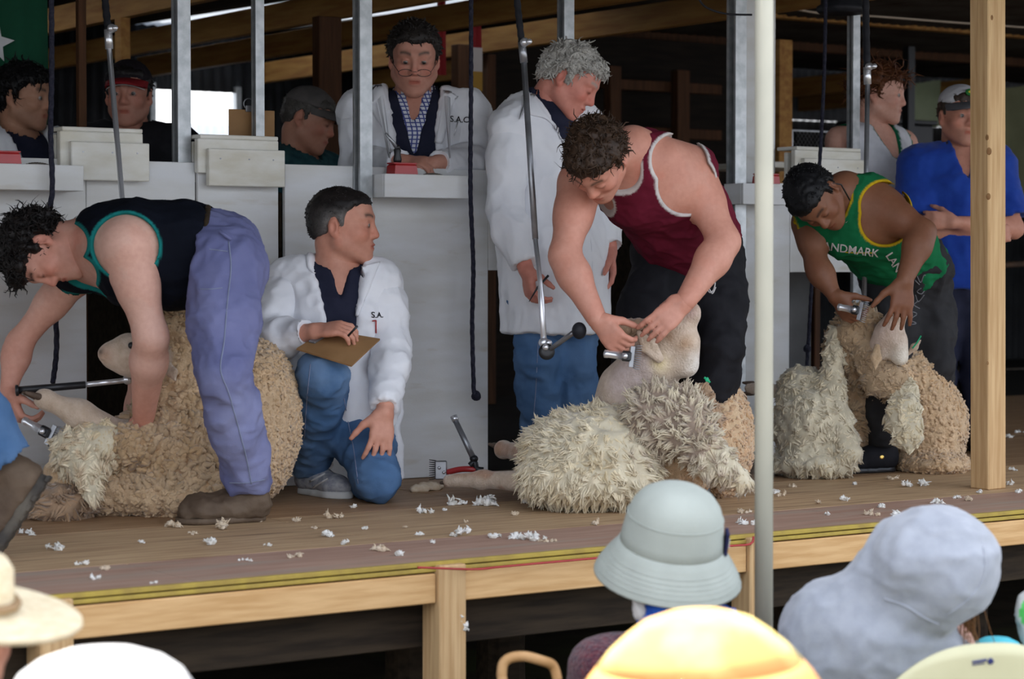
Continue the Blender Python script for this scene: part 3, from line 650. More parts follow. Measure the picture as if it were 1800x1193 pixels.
b = MB(); b.tube([W(968,613,7.44),W(1003,588,7.40),W(1012,582,7.39)],[.008,.0085,.010],10); b.build('lower_arm', m_steel, t, True); b = MB(); b.ball(W(1018,581,7.38),(.024,.024,.028),10); b.build('drive_knuckle', m_black, t, True)
t = thing('shearing_downtube', W(1521,400,8.6), 'steel shearing down-tube in front of the white-singlet youth', 'downtube', 'shearing down-tubes')
A, B, C_ = W(1524,118,8.75), W(1525,148,8.75), W(1519,540,8.7)
flex([W(1522,-60,8.8),W(1522,20,8.78),A],.0135,t)
b = MB(); b.tube([A,B],.0145,12); b.build('collar', m_chrome, t, True); b = MB(); b.tube([B,C_],.0095,12); b.build('tube', m_steel, t, True); b = MB(); joint(b, W(1528,117,8.73)); b.build('elbow_joint', m_chrome, t, True); b = MB(); b.tube([W(1519,527,8.7),W(1518,560,8.7)],.014,10); b.build('lower_sleeve', m_steel, t, True)
# ================================================================ FIGURE KIT
m_skin = mat('skin', attr=True, rough=.55, c2=(.86,.80,.78), ns=60, lo=.3, hi=.9, bump=.05, bs=220, sss=.0, spec=.35)
m_hair = mat('hair', attr=True, rough=.5, c2=(.6,.6,.6), ns=140, lo=.3, hi=.7, spec=.22)
m_eye = mat('eye', attr=True, rough=.15)
def cloth_mat(name, c, c2=None, rough=.85, bump=.12, bs=350, ns=14, sheen=None, **k):
    sheen = (.12 if max(c) > .1 else 0.0) if sheen is None else sheen
    return mat(name, c, rough, c2 or tuple(x*.82 for x in c), ns, bump=bump, bs=bs, sheen=sheen, **k)
m_coat = cloth_mat('white_coat_cotton', (.80,.81,.84), (.74,.75,.79), ns=9, bump=.05, bs=260)
m_navy = cloth_mat('navy_knit', (.012,.014,.03), (.02,.022,.042))
m_jean = mat('blue_denim', (.055,.12,.24), .85, (.09,.17,.31), 7.0, bump=.18, bs=420, c3=(.15,.24,.38), s3=4.0, lo3=.52, hi3=.75)
m_jeanpale = mat('faded_violet_denim', (.125,.135,.27), .85, (.17,.18,.33), 6.0, bump=.18, bs=420, c3=(.24,.26,.42), s3=3.5, lo3=.52, hi3=.75)
m_blackcloth = cloth_mat('black_cotton', (.008,.008,.010), (.014,.014,.017))
m_singlet1 = cloth_mat('black_navy_singlet', (.008,.010,.017), (.013,.015,.024))
m_attrcloth = mat('trimmed_cloth', attr=True, rough=.9, c2=(.80,.80,.80), ns=12, bump=.10, bs=380, spec=.1)
m_leather = mat('brown_leather', (.075,.05,.033), .65, (.14,.10,.068), 9.0, bump=.4, bs=30)
m_sole = mat('rubber_sole', (.05,.045,.04), .8, (.11,.095,.075), 12.0, bump=.4, bs=40)
m_whitetrim = cloth_mat('white_trim', (.62,.60,.58)); m_stitch = cloth_mat('pale_stitching', (.22,.25,.36))

class Head:
    def __init__(s, c, fwd, up, sc=1.0):
        s.c = np.asarray(c, float); f = nrm(fwd); u = np.asarray(up, float); u = nrm(u-f*np.dot(u,f)); s.R = np.array([np.cross(f,u), f, u]); s.s = sc
    def w(s, x, y, z): return s.c+s.s*(np.array([x,y,z])@s.R)
    def loc(s, V): return (V-s.c)@s.R.T/s.s
    def prims(s, eyes='open', jaw=1.0, nose=1.0, mouth=0.0, brow=1.0):
        w, k = s.w, s.s; P = []
        P += [el(w(0,-.014,.036), s.R, (.077*k,.098*k,.083*k), .02), el(w(0,.030,-.022), s.R, (.061*k*jaw,.064*k,.083*k), .03)]
        P += [el(w(0,.058,.050), s.R, (.052*k,.030*k,.042*k), .03)]
        for e in (-1,1):
            P += [rc(w(e*.054*jaw,.004,-.052), w(e*.020,.072,-.094), .022*k, .018*k, .03), el(w(e*.040,.060,-.022), s.R, (.024*k,.026*k,.022*k), .025)]
        P += [sp(w(0,.080,-.098), .018*k, .022), el(w(0,.076,-.062), s.R, (.032*k,.022*k,.026*k), .02)]
        for e in (-1,1): P += [rc(w(e*.012,.089,.032), w(e*.046,.072,.030), .0105*k*brow, .008*k, .016)]
        for e in (-1,1): P += [sp(w(e*.031,.104,.008), .0155*k, .014, 's')]
        P += [rc(w(0,.091,.020), w(0,.1055,-.020), .0080*k, .0115*k*nose, .014), el(w(0,.1055,-.026), s.R, (.0125*k*nose,.0125*k*nose,.0098*k), .010)]
        for e in (-1,1): P += [sp(w(e*.0125*nose,.0985,-.029), .0085*k, .008), sp(w(e*.007,.109,-.037), .0035*k, .003, 's')]
        for e in (-1,1): P += [el(w(e*.031,.083,.007), s.R, (.0150*k,.0125*k,.0125*k), .005)]
        P += [el(w(0,.0965,-.0545), s.R, (.023*k,.0095*k,.0052*k), .006), el(w(0,.0945,-.0670), s.R, (.020*k,.0095*k,.0062*k), .006)]
        P += [el(w(0,.105,-.0607), s.R, (.023*k,.012*k,(.0016+mouth)*k), .003, 's')]
        if eyes == 'open':
            for e in (-1,1): P += [el(w(e*.031,.100,.0065), s.R, (.0115*k,.016*k,.0034*k), .003, 's')]
        for e in (-1,1):                                   # ears
            A = np.array([s.R[0]*.93+e*-s.R[1]*.35, s.R[1]*.93+e*s.R[0]*.35, s.R[2]]); A = np.array([nrm(A[0]), nrm(A[1]), A[2]])
            P += [el(w(e*.080,-.014,-.004), A, (.0095*k,.019*k,.031*k), .008), el(w(e*.088,-.010,-.003), A, (.007*k,.010*k,.017*k), .005, 's'), el(w(e*.076,-.004,-.028), A, (.009*k,.010*k,.011*k), .008)]
        return P
    def eyeballs(s, parent, look=(0,1,-.12), white=(.30,.265,.24), iris=(.04,.032,.028)):
        for e in (-1,1):
            c = s.w(e*.031,.0832,.0060); V, F = [], []; n = 10
            b = MB(); b.ball(c, .0112*s.s, 12); V = np.array(b.V); d = (V-c)@s.R.T; d /= np.linalg.norm(d,axis=1)[:,None]+1e-9
            l = nrm(look); a = d@l; C = np.where((a > .80)[:,None], np.array(iris), np.array(white)); C = np.where((a > .965)[:,None], np.array([.005]*3), C)
            mk('eye', V, b.F, m_eye, parent, True, C)
    def paint(s, V, C, brow=(.05,.03,.02), lips=(.80,.52,.50), lash=True, stubble=0.0, flush=.35, browheavy=1.0):
        q = s.loc(V); x = np.abs(q[:,0]); y, z = q[:,1], q[:,2]; near = (np.abs(q).max(1) < .16)
        def mixto(C, m, col, mul=False):
            m = (m*near)[:,None]; col = np.asarray(col); return C*(1-m)+m*(C*col if mul else col)
        fl = np.exp(-((x-.045)/.022)**2-((z+.022)/.022)**2)*(y > .02); ns_ = np.exp(-(x/.018)**2-((z+.022)/.018)**2)*(y > .095)
        ear = sm01(x, .074, .082)*(np.abs(y+.012) < .03)
        C = mixto(C, flush*np.clip(fl+ns_+.7*ear,0,1), (1.08,.68,.64), True)
        if stubble:
            C = mixto(C, stubble*sm01(-z,.035,.06)*sm01(y,-.005,.03)*(1-np.exp(-(x/.02)**2-((z+.06)/.009)**2)), (.55,.52,.52), True)
        C = mixto(C, sm01(.024-x,0,.008)*np.exp(-((z+.0605)/.0085)**4)*(y > .082), lips, True)
        bz = .033+.006*np.sin(np.clip((x-.012)/.038,0,1)*2.6)
        C = mixto(C, .9*browheavy*np.exp(-((z-bz)/.0058)**2)*sm01(x,.009,.016)*sm01(.054-x,0,.008)*(y > .05), brow)
        if lash: C = mixto(C, .9*np.exp(-((z-.0015)/.0042)**2)*np.exp(-((x-.031)/.013)**4)*(y > .07), (.16,.11,.10), True)
        C = mixto(C, .35*np.exp(-((z-.012)/.012)**2)*np.exp(-((x-.030)/.017)**2)*(y > .06), (.82,.66,.62), True)
        return C
    def hair(s, parent, col, col2=None, thick=.014, style='short', front=.070, back=-.075, side=.0, nlocks=1500, L=.03, r=.004, name='hair', noise=.005, nscale=60, h=.0062, temple=.03, grey=None, matl=None):
        k = s.s
        def region(X,Y,Z):                               # negative inside the hair
            px, py, pz = X-s.c[0], Y-s.c[1], Z-s.c[2]; q = [(px*s.R[i,0]+py*s.R[i,1]+pz*s.R[i,2])/k for i in range(3)]
            ax = np.abs(q[0]); y = q[1]; z = q[2]
            lim = np.where(y > .045, front-(ax > .05)*.0-np.clip(ax-.045,0,1)*.6, np.where(y > .012, temple+(y-.012)/.033*(front-temple-.012), np.where(y > -.035, side+.028*(1-np.abs((y+.012)/.023).clip(0,1)), back+ (y+.11).clip(0,.075)/.075*.03)))
            lim = np.where((y <= .020)&(y > .004), -.012, lim)
            return (lim-z)*k*.8
        P = [el(s.w(0,-.014,.036), s.R, ((.077+thick)*k,(.098+thick)*k,(.083+thick)*k), .015), el(s.w(0,-.030,-.02), s.R, ((.062+thick*.9)*k,(.070+thick*.9)*k,(.070+thick)*k), .03), el(s.w(0,.056,.052), s.R, ((.054+thick*.8)*k,(.032+thick*.9)*k,(.042+thick)*k), .03)]
        fld = Field(P, h); rg = region(fld.ax[0][:,None,None], fld.ax[1][None,:,None], fld.ax[2][None,None,:]).astype(np.float32)
        fld.d = np.maximum(fld.d+(thick-.0015)*k*(1-sm01(-rg,0,.022*k)), rg); V, F = fld.mesh(); V = relax(V,F,1); N = vnormals(V, F)
        V = V+N*(noise*(fbm(V, nscale, 2)))[:,None]; N = vnormals(V, F); n0 = len(V); q = s.loc(V)
        col = np.array(col); col2 = np.array(col2 if col2 is not None else col*1.5)
        mixv = (noise3(V, 45)*.5+.5)[:,None]; C = col*(1-mixv)+col2*mixv
        if grey is not None:
            g = (sm01(-q[:,2],-.070,-.005)*.95*sm01(q[:,1],-.10,0.0))[:,None]*(.6+.4*mixv); C = C*(1-g)+g*np.array(grey)
        if nlocks:
            # keep roots off the cut underside
            ok = np.where((region(V[:,0],V[:,1],V[:,2]) < -.004*k))[0]
            if len(ok) > 10:
                i = RNG.choice(ok, nlocks); P0 = V[i]-N[i]*.004; D = N[i]
                if style == 'short':
                    t = -s.R[1]*.2-s.R[2]*.35; D = nrm_rows(N[i]*.5+t*.9+RNG.normal(0,.35,(nlocks,3))); bend = -N[i]*.25; cu = 0
                elif style == 'forward':
                    t = s.R[1]*.8-s.R[2]*.3; D = nrm_rows(N[i]*.45+t*.7+RNG.normal(0,.3,(nlocks,3))); bend = -N[i]*.45-s.R[2]*.2; cu = 0
                elif style == 'wavy':
                    t = s.R[1]*.5-s.R[2]*.6; D = nrm_rows(N[i]*.6+t*.7+RNG.normal(0,.3,(nlocks,3))); bend = -N[i]*.6+RNG.normal(0,.3,(nlocks,3)); cu = .22
                else:
                    D = nrm_rows(N[i]*.8+RNG.normal(0,.55,(nlocks,3))); bend = RNG.normal(0,.7,(nlocks,3))-N[i]*.7; cu = .55
                LV, LF, LT = locks(P0, D, L*k*(.6+.7*RNG.random(nlocks)), r*k*(.7+.6*RNG.random(nlocks)), bend, 4 if cu else 2, 4, .3, cu)
                per = len(LV)//nlocks; mx = np.repeat(RNG.random(nlocks), per)[:,None]; LC = col*(1-mx)+col2*mx
                if grey is not None: LC = np.repeat(C[i], per, 0)*(.8+.4*mx)
                V, F = join((V,F),(LV,LF)); C = np.concatenate([C, LC])
        return mk(name, V, F, matl or m_hair, parent, True, C)
def nrm_rows(A): return A/(np.linalg.norm(A,axis=1)[:,None]+1e-9)

def arm(S, E, Wr, m=1.0):
    S, E, Wr = map(np.asarray, (S,E,Wr)); u = E-S; f = Wr-E
    return [rc(S, S+u*.45, .060*m, .055*m, .03), rc(S+u*.35, E, .053*m, .041*m, .03), rc(E, E+f*.30, .042*m, .046*m, .03), rc(E+f*.28, Wr, .046*m, .029*m, .03)]
def hand(Wr, f, n, right=True, curl=(.5,.6,.4), thumb=(.5,.5), sc=1.0, spread=.10, curls=None, wide=1.0, E=None):
    Wr = np.asarray(Wr, float); f = nrm(f); n = np.asarray(n, float); n = nrm(n-f*np.dot(n,f)); s = np.cross(f,n)*(1 if right else -1); k = sc
    P = [rc(Wr-(f if E is None else nrm(Wr-np.asarray(E)))*.045*k, Wr+f*.005*k, .0285*k, .027*k, .02), ec(Wr+f*.012*k, Wr+f*.078*k, s, (.030*k*wide,.018*k), (.039*k*wide,.0135*k), .015)]
    base = [.0285,.0100,-.0085,-.0265]; Ls = [.074,.081,.075,.059]
    for i in range(4):
        c = curls[i] if curls is not None else curl
        d = nrm(f+s*spread*(base[i]/.028)); p = Wr+(f*.088+s*base[i]*wide)*k; p0 = Wr+(f*.055+s*base[i]*.9*wide)*k
        P.append(rc(p0, p, .0115*k, .0105*k, .010)); a = 0; kk = .0035
        for j, fr in enumerate((.44,.31,.25)):
            a += c[j]; dj = d*math.cos(a)+n*math.sin(a); q = p+dj*Ls[i]*fr*k; P.append(rc(p, q, (.0098-.0011*j)*k, (.0090-.0012*j)*k, kk)); p = q
    tb = Wr+(f*.022+s*.026+n*.004)*k; d1 = nrm(f*.62+s*(.75-thumb[0]*.5)+n*(.25+thumb[0]*.55)); q = tb+d1*.045*k
    P.append(rc(tb, q, .0155*k, .0125*k, .018)); d2 = nrm(d1+f*.35+n*thumb[1]*.6-s*thumb[1]*.35); q2 = q+d2*.034*k; P.append(rc(q, q2, .0115*k, .0098*k, .006)); d3 = nrm(d2+f*.1+n*thumb[1]*.3); P.append(rc(q2, q2+d3*.022*k, .0098*k, .0075*k, .005))
    return P
def leg(H, K, A, m=1.0):
    H, K, A = map(np.asarray, (H,K,A)); t = K-H; s = A-K
    return [rc(H, H+t*.5, .092*m, .078*m, .04), rc(H+t*.45, K, .079*m, .058*m, .04), rc(K, K+s*.35, .055*m, .057*m, .03), rc(K+s*.3, A, .057*m, .036*m, .03)]
def torso(P, Wt, C, N, side, SL=None, SR=None, m=1.0, fat=0.0):
    P, Wt, C, N = map(np.asarray, (P,Wt,C,N)); T = C+(N-C)*.55
    L = [ec(P, Wt, side, (.160*m,.118*m+fat), (.150*m,.112*m+fat), .05), ec(Wt, C, side, (.150*m,.112*m+fat), (.168*m,.125*m), .05), ec(C, T, side, (.168*m,.124*m), (.135*m,.085*m), .05)]
    for S in (SL, SR):
        if S is not None: L.append(rc(C+(N-C)*.62, np.asarray(S), .066*m, .060*m, .05))
    return L
def body_mesh(parent, base, groups, head=None, hands=(), neck=None, h=.0135, hh=.0052, hp=.0050, name='body', paint=None, base2=None, **hk):
    parts = []; allp = [p for g in groups for p in g]
    if neck is not None: allp = allp+neck
    parts.append(sdf_mesh(allp, h, None, 1))
    if head is not None: parts.append(sdf_mesh((neck or [])+head.prims(**hk.get('hp_', {})), hh, None, 1))
    for hd in hands: parts.append(sdf_mesh(hd, hp, None, 1))
    V, F = join(*parts); base = np.array(base); n = (fbm(V, 14, 2)*.5)[:,None]
    C = base*(1+.10*n)*np.where(n > 0, 1, [[1.02,.97,.95]])
    if head is not None: C = head.paint(V, C, **hk.get('pk', {}))
    if paint: C = paint(V, C)
    o = mk(name, V, F, m_skin, parent, True, np.clip(C,0,1))
    if head is not None and hk.get('hp_', {}).get('eyes', 'open') == 'open': head.eyeballs(o, **hk.get('ek', {}))
    return o
def inf(ps, e, k=None): return [p.inf(e, k) for p in ps]
def wrinkle(a=.006, s=14, st=(1,1,1), o=2, ridge=True):
    st = np.array(st)
    def f(V, N):
        Q = V*st+.03*np.stack([noise3(V,5),noise3(V+4,5),noise3(V+8,5)],1); n = np.abs(fbm(Q, s, 2)); n2 = np.abs(fbm(Q*np.array([1,1,1.6])+3, s*2.1, 2))
        return a*(.75-2.0*np.minimum(n,.6))+a*.55*(.6-1.8*np.minimum(n2,.55)) if ridge else a*n
    return f
def garment(name, parent, prims, m, h=.009, disp=None, col=None, smooth=1):
    V, F = sdf_mesh(prims, h, disp, smooth); C = col(V) if col is not None else None
    return mk(name, V, F, m, parent, True, C)
def bvh_of(*objs):
    V, F = [], []
    for o in objs:
        n = len(V); V += [v.co.copy() for v in o.data.vertices]; F += [tuple(i+n for i in p.vertices) for p in o.data.polygons]
    return BVHTree.FromPolygons(V, F)
def cast(bv, u, v, off=.002):
    r = Vector(ray(u,v)).normalized(); h = bv.ray_cast(Vector(CAM), r)
    if h[0] is None: h = bv.find_nearest(Vector(W(u,v,8.0)))
    n = h[1]; n = n if n.dot(r) < 0 else -n
    return np.array(h[0]+n*off), np.array(n)
def dense(pts, n=6):
    return smoothcurve([(a,b,0) for a,b in pts], n)[:,:2]
def seam(bv, pts, r, m, parent, name='seam', n=6, off=.001):
    C = [cast(bv,u,v,off)[0] for u,v in dense(pts,n)]; b = MB(); b.tube(C, r, 6); return b.build(name, m, parent, True)
def ribbon(bv, A, B, m, parent, name, off=.006, t=.004, n=8, nb=4):
    """cloth flap between two drawn edges A and B lying on the garment"""
    a = dense(A,n); b_ = dense(B,n); k = min(len(a),len(b_)); a = a[np.linspace(0,len(a)-1,k).astype(int)]; b_ = b_[np.linspace(0,len(b_)-1,k).astype(int)]
    top, bot = [], []; grid = [[cast(bv,*(a[i]+(b_[i]-a[i])*j/nb),0) for j in range(nb+1)] for i in range(k)]
    dep = np.array([[np.dot(g[0]-CAM,cF) for g in r_] for r_ in grid]); md = np.percentile(dep,30)
    for i in range(k):
        for j in range(nb+1):
            u, v = a[i]+(b_[i]-a[i])*j/nb; p, nn = grid[i][j]
            if dep[i,j] > md+.07:
                h_ = bv.find_nearest(Vector(W(u,v,md))); p, nn = np.array(h_[0]), -ray(u,v)/np.linalg.norm(ray(u,v))
            o = off*(.55+.45*math.sin(math.pi*j/nb)); top.append(p+nn*(o+t)); bot.append(p+nn*(o-.5*off))
    V = top+bot; w = nb+1; F = []; N = len(top)
    for i in range(k-1):
        for j in range(nb):
            q = i*w+j; F.append((q,q+1,q+w+1,q+w)); F.append((N+q,N+q+w,N+q+w+1,N+q+1))
        F.append((i*w,(i+1)*w,N+(i+1)*w,N+i*w)); F.append((i*w+nb,N+i*w+nb,N+(i+1)*w+nb,(i+1)*w+nb))
    F.append(tuple([0]+[N+0]+[N+j for j in range(1,w)]+[j for j in range(w-1,0,-1)])); e = (k-1)*w; F.append(tuple([e+j for j in range(w)]+[N+e+j for j in range(w-1,-1,-1)]))
    return mk(name, V, F, m, parent, True)
def text_on(bv, txt, u, v, px, m, parent, name='lettering', ang=0.0, off=.003, shear=0.0, sx=1.0, t=.0012):
    cu = bpy.data.curves.new('t','FONT'); cu.body = txt; cu.size = 1; cu.align_x = 'LEFT'; cu.resolution_u = 3; cu.offset = .012
    ob = bpy.data.objects.new('t', cu); COL.objects.link(ob); bpy.context.view_layer.update(); me = ob.to_mesh()
    bm = bmesh.new(); bm.from_mesh(me); bmesh.ops.triangulate(bm, faces=bm.faces); bmesh.ops.subdivide_edges(bm, edges=bm.edges, cuts=1)
    V = []; ca, sa = math.cos(ang), math.sin(ang)
    for w_ in bm.verts:
        x, y = w_.co.x*sx+shear*w_.co.y, w_.co.y; V.append(cast(bv, u+px*(x*ca-y*sa), v-px*(x*sa+y*ca), off)[0])
    bm.verts.index_update(); F = [tuple(q.index for q in f.verts) for f in bm.faces]; bm.free(); ob.to_mesh_clear(); bpy.data.objects.remove(ob); bpy.data.curves.remove(cu)
    return mk(name, V, F, m, parent, False)
def shoe(parent, A, toe, m, ms, L=.285, w=.048, name='boot', top=.13, sole=.022, toe_h=.034, ankle_r=.052, disp=None, up=(0,0,1), h=.011):
    """A: ankle joint; toe: direction of the foot"""
    A = np.asarray(A, float); up = nrm(up); d = np.asarray(toe, float); d = nrm(d-up*np.dot(d,up)); s = np.cross(d, up); z0 = A-up*.09     # sole level
    heel = z0-d*.055; tip = heel+d*L
    P = [ec(heel+d*.04+up*.055, heel+d*.12+up*.052, s, (.037,.045), (w*.92,.044), .03), ec(heel+d*.12+up*.05, tip-d*.075+up*.042, s, (w*.92,.046), (w,toe_h), .03), el(tip-d*.07+up*.038, np.array([s,d,up]), (w,.07,toe_h), .03),
         rc(heel+d*.055+up*.06, heel+d*.055+up*top, ankle_r, ankle_r*.95, .03), cut(plane_f(z0+up*sole*.8, -up)), cut(plane_f(heel+up*(top+.0), up))]
    o = garment(name, parent, P, m, h, disp)
    Q = [ec(heel+d*.045, heel+d*.13, s, (.040,.1), (w*.9,.1), .02), ec(heel+d*.13, tip-d*.075, s, (w*.9,.1), (w*1.06,.1), .02), el(tip-d*.07, np.array([s,d,up]), (w*1.06,.075,.1), .02), cut(plane_f(z0+up*sole, up)), cut(plane_f(z0, -up))]
    s_ = garment('sole', o, Q, ms, min(h,.009)); return o, s_

def garment2(name, parent, fields, m, h=.009, disp=None, col=None):
    parts = [sdf_mesh(p, h, disp, 1) for p in fields]; V, F = join(*parts)
    return mk(name, V, F, m, parent, True, col(V) if col is not None else None)

def near_holes(disp, holes, w=.035):
    def f(V, N): return disp(V, N)*sm01(np.min([np.abs(p.f(V[:,0],V[:,1],V[:,2])) for p in holes],0), .008, w)
    return f
# ================================================================ PEOPLE ON THE STAGE
def V3(*a): return np.array(a, float)
# ---- shearer in the maroon singlet
t = thing('person', onZ(1190,885), 'shearer in a maroon singlet bent over the middle sheep, head down', 'person')
side = dirc(.93,-.12,.10); N = W(1112,262,7.50); C = W(1150,320,7.60); Wt = W(1195,385,7.80); P = W(1213,428,7.92)
SR = W(1020,322,7.55); SL = W(1212,298,7.62)
ER, WR = W(992,450,7.42), W(1050,562,7.36); EL, WL = W(1273,425,7.50), W(1204,530,7.36)
tor = torso(P,Wt,C,N,side,None,None,1.10,.012)+[rc(C+(N-C)*.5,SR,.085,.072,.05), rc(C+(N-C)*.5,SL,.085,.072,.05)]
hd = Head(W(1050,282,7.36), dirc(-.22,-.90,.30), dirc(-.36,.30,.88), 1.06)
nk = [rc(N, hd.w(0,-.035,-.055), .070,.062,.03), rc(C+(N-C)*.6, N, .085,.070,.04)]
aR, aL = arm(SR,ER,WR,1.17), arm(SL,EL,WL,1.22)
hR = hand(WR, dirc(.62,-.72,.25), dirc(.25,.35,-.9), True, (.7,.75,.5), (.7,.5), 1.08, E=ER); hL = hand(WL, dirc(-.70,-.60,.25), dirc(-.25,-.35,-.75), False, (.32,.38,.3), (1.2,.9), 1.12, .12, E=EL)
H1, K1, A1 = W(1168,455,7.95), W(1118,640,7.72), W(1150,800,7.95); H2, K2, A2 = W(1250,455,7.95), W(1268,610,7.75), W(1222,795,7.80)
lg = leg(H1,K1,A1)+leg(H2,K2,A2)
def pnt(V, C_):
    q = np.exp(-((V-W(980,322,7.40))**2).sum(1)/.0012)*(noise3(V,90) > -.05); return C_*(1-.6*q[:,None])
body_mesh(t, (.56,.27,.195), [tor,aR,aL,lg], hd, [hR,hL], nk, hp_=dict(eyes='shut'), pk=dict(brow=(.06,.035,.022),flush=.3), paint=pnt)
hd.hair(t, (.022,.012,.007), (.075,.042,.024), .016, 'curly', .062, -.075, nlocks=1600, L=.016, r=.0034, noise=.006)
# maroon singlet with white trim
out1, out2 = nrm(SR-SL), nrm(SL-SR); front = nrm(np.cross(N-P, side)); front = front if np.dot(front,-cF) > 0 else -front
nka = [rc(W(1083,262,7.54), W(1066,250,7.28), .088,.11,.0,'s'), rc(W(1086,275,7.48), W(1086,328,7.40), .076,.070,.01,'s')]
ah = [rc(W(1194,282,7.62), W(1204,278,7.15), .082,.12,.0,'s'), rc(W(1206,322,7.62), W(1222,330,7.15), .086,.13,.0,'s'), rc(SR+out1*.0+front*.04-nrm(N-P)*.04, SR+out1*.2-nrm(N-P)*.03, .105,.14,.0,'s')]
hemN = nrm(P-Wt)
sing = inf(tor,.014)+[cut(plane_f(P-hemN*.005,hemN))]+nka+ah
def trimcol(base, trim, holes, w=.011):
    base, trim = np.array(base), np.array(trim)
    def f(V):
        d = np.min([np.abs(p.f(V[:,0],V[:,1],V[:,2])) for p in holes], 0); m = (1-sm01(d,w*.75,w*1.1))[:,None]; return base*(1-m)+trim*m
    return f
so = garment('singlet', t, sing, m_attrcloth, .0068, near_holes(wrinkle(.007,9),nka+ah), trimcol((.135,.012,.028),(.60,.56,.53),nka+ah))
pants = inf(lg,.022)+inf([ec(P,Wt+(P-Wt)*.4,side,(.165,.125),(.160,.122),.05)],.012)
po = garment('trousers', t, pants, m_blackcloth, .012, wrinkle(.010,8)); bvp = bvh_of(po)
for pts in ([(1243,500),(1250,488),(1257,495),(1254,510),(1247,514),(1243,504),(1250,498)],[(1246,506),(1252,516),(1258,505)]): seam(bvp, pts, .0024, m_whitetrim, po, 'leg_logo')
for A, d in ((A1,dirc(-.4,-.2,1)),(A2,dirc(-.1,-.2,1))): shoe(t, V3(A[0],A[1],ZD+.09), d, m_dark, m_sole)
def shears(base, tip, lab, hoseto=None, Dn=-cF):
    """hand-held shearing handpiece: barrel, body, comb with teeth"""
    base, tip = np.asarray(base), np.asarray(tip); d = nrm(tip-base); L = np.linalg.norm(tip-base); s = nrm(np.cross(d, Dn)); n = np.cross(s, d)
    t = thing('handpiece', base, lab, 'shears', 'shearing handpieces')
    b = MB(); b.lathe([(.008,-.012),(.013,-.01),(.013,0),(.0115,.004),(.0125,.03),(.015,.06),(.016,L*.48),(.012,L*.55)], frame4(base,d,s), 14); b.build('barrel', m_chrome, t, True)
    b = MB(); b.obox(base+d*L*.62, np.array([d,s,n]), (L*.16,.017,.013), .006); b.build('body', m_dark, t)
    b = MB(); b.lathe([(.006,0),(.009,.004),(.009,.012),(.004,.016)], frame4(base+d*L*.62+n*.012,n,s), 10); b.build('tension_nut', m_chrome, t, True)
    b = MB(); b.obox(base+d*L*.80, np.array([d,s,n]), (L*.07,.034,.003), .001); b.build('comb_plate', m_steel, t)
    for k in range(-5,6):
        b = MB(); a = base+d*L*.86+s*k*.0066; b.tube([a, a+d*L*.10+s*k*.0008, tip+d*.01+s*k*.0076], [.0024,.002,.0008], 5); b.build('comb_tooth', m_steel, t, True)
    return t
shears(W(1068,622,7.33), W(1122,628,7.30), 'handpiece in the maroon-singlet shearer\'s hand, comb on the shorn neck')

# ---- curly-haired shearer in the black singlet (left)
t = thing('person', onZ(420,915), 'curly-haired shearer in a black singlet and faded jeans bent over the left sheep', 'person')
side = dirc(-.05,.18,1); N = W(150,425,7.12); C = W(222,440,7.13); Wt = W(312,442,7.16); P = W(384,452,7.18)
SL, SR = W(222,432,6.97), W(135,478,7.30)
EL, WL = W(266,592,7.00), W(252,735,7.22); ER, WR = W(34,602,7.34), W(14,688,7.30)
tor = torso(P,Wt,C,N,side,None,None,1.14,.0)+[rc(C+(N-C)*.45,SL,.095,.080,.05), rc(C+(N-C)*.5,SR,.09,.074,.05)]
hd = Head(W(76,440,7.10), dirc(.10,-.93,.20), dirc(-.95,-.02,.10), 1.0)
nk = [rc(N, hd.w(0,-.030,-.06), .064,.058,.03), rc(C+(N-C)*.6, N, .08,.066,.04)]
aR, aL = arm(SR,ER,WR,.95), arm(SL,EL,WL,1.22)
hR = hand(WR, dirc(.42,-.85,.1), dirc(.75,.35,-.35), True, (.75,.8,.5), (.2,.3), 1.05, E=ER); hL = hand(WL, dirc(-.25,-.95,.0), dirc(.2,-.1,-1), False, (.2,.3,.2), (.3,.2), 1.05, E=EL)
H2, K2, A2 = W(392,478,7.05), W(393,655,6.86), W(438,872,6.98); H1, K1, A1 = W(372,470,7.32), W(258,660,7.52), W(236,840,7.66)
A2 = onZ(442,916); A2[2] = ZD+.10
lg = leg(H1,K1,A1)+leg(H2,K2,A2,1.05)
body_mesh(t, (.66,.40,.315), [tor,aR,aL,lg], hd, [hR,hL], nk, hp_=dict(eyes='shut'), pk=dict(brow=(.02,.012,.010),flush=.5,stubble=.3),
    paint=lambda V,C_: C_*(1-.28*np.array([.2,.55,.65])*(np.clip(1-np.linalg.norm(V-WL,axis=1)/.30,0,1)+np.clip(1-np.linalg.norm(V-WR,axis=1)/.36,0,1)+np.clip(1-np.linalg.norm(V-hd.c,axis=1)/.26,0,1)).clip(0,1)[:,None]*2))
hd.hair(t, (.006,.005,.005), (.022,.017,.015), .024, 'curly', .058, -.07, nlocks=1900, L=.022, r=.0038, noise=.012, nscale=45)
ax = nrm(N-P); front = dirc(.0,-1,.05); o2 = nrm(SL-SR)
o2 = dirc(-.05,.10,1)
nka = [rc(N+ax*.015+front*.02, N+ax*.16+front*.03, .088,.12,.0,'s'), rc(N+ax*.01+front*.03, N+front*.128-ax*.012, .078,.062,.02,'s'), rc(N+front*.14+ax*.03, N+ax*.16+front*.14, .07,.09,.0,'s'), rc(W(114,428,7.14),W(110,428,6.90),.064,.075,.0,'s'), rc(W(134,486,7.12),W(132,488,6.90),.062,.066,.0,'s')]
ah = [rc(SL+o2*.02-ax*.005+front*.005, SL+o2*.2-ax*.005, .098,.13,.0,'s'), rc(SR-o2*.02-ax*.02, SR-o2*.2-ax*.02, .10,.13,.0,'s')]
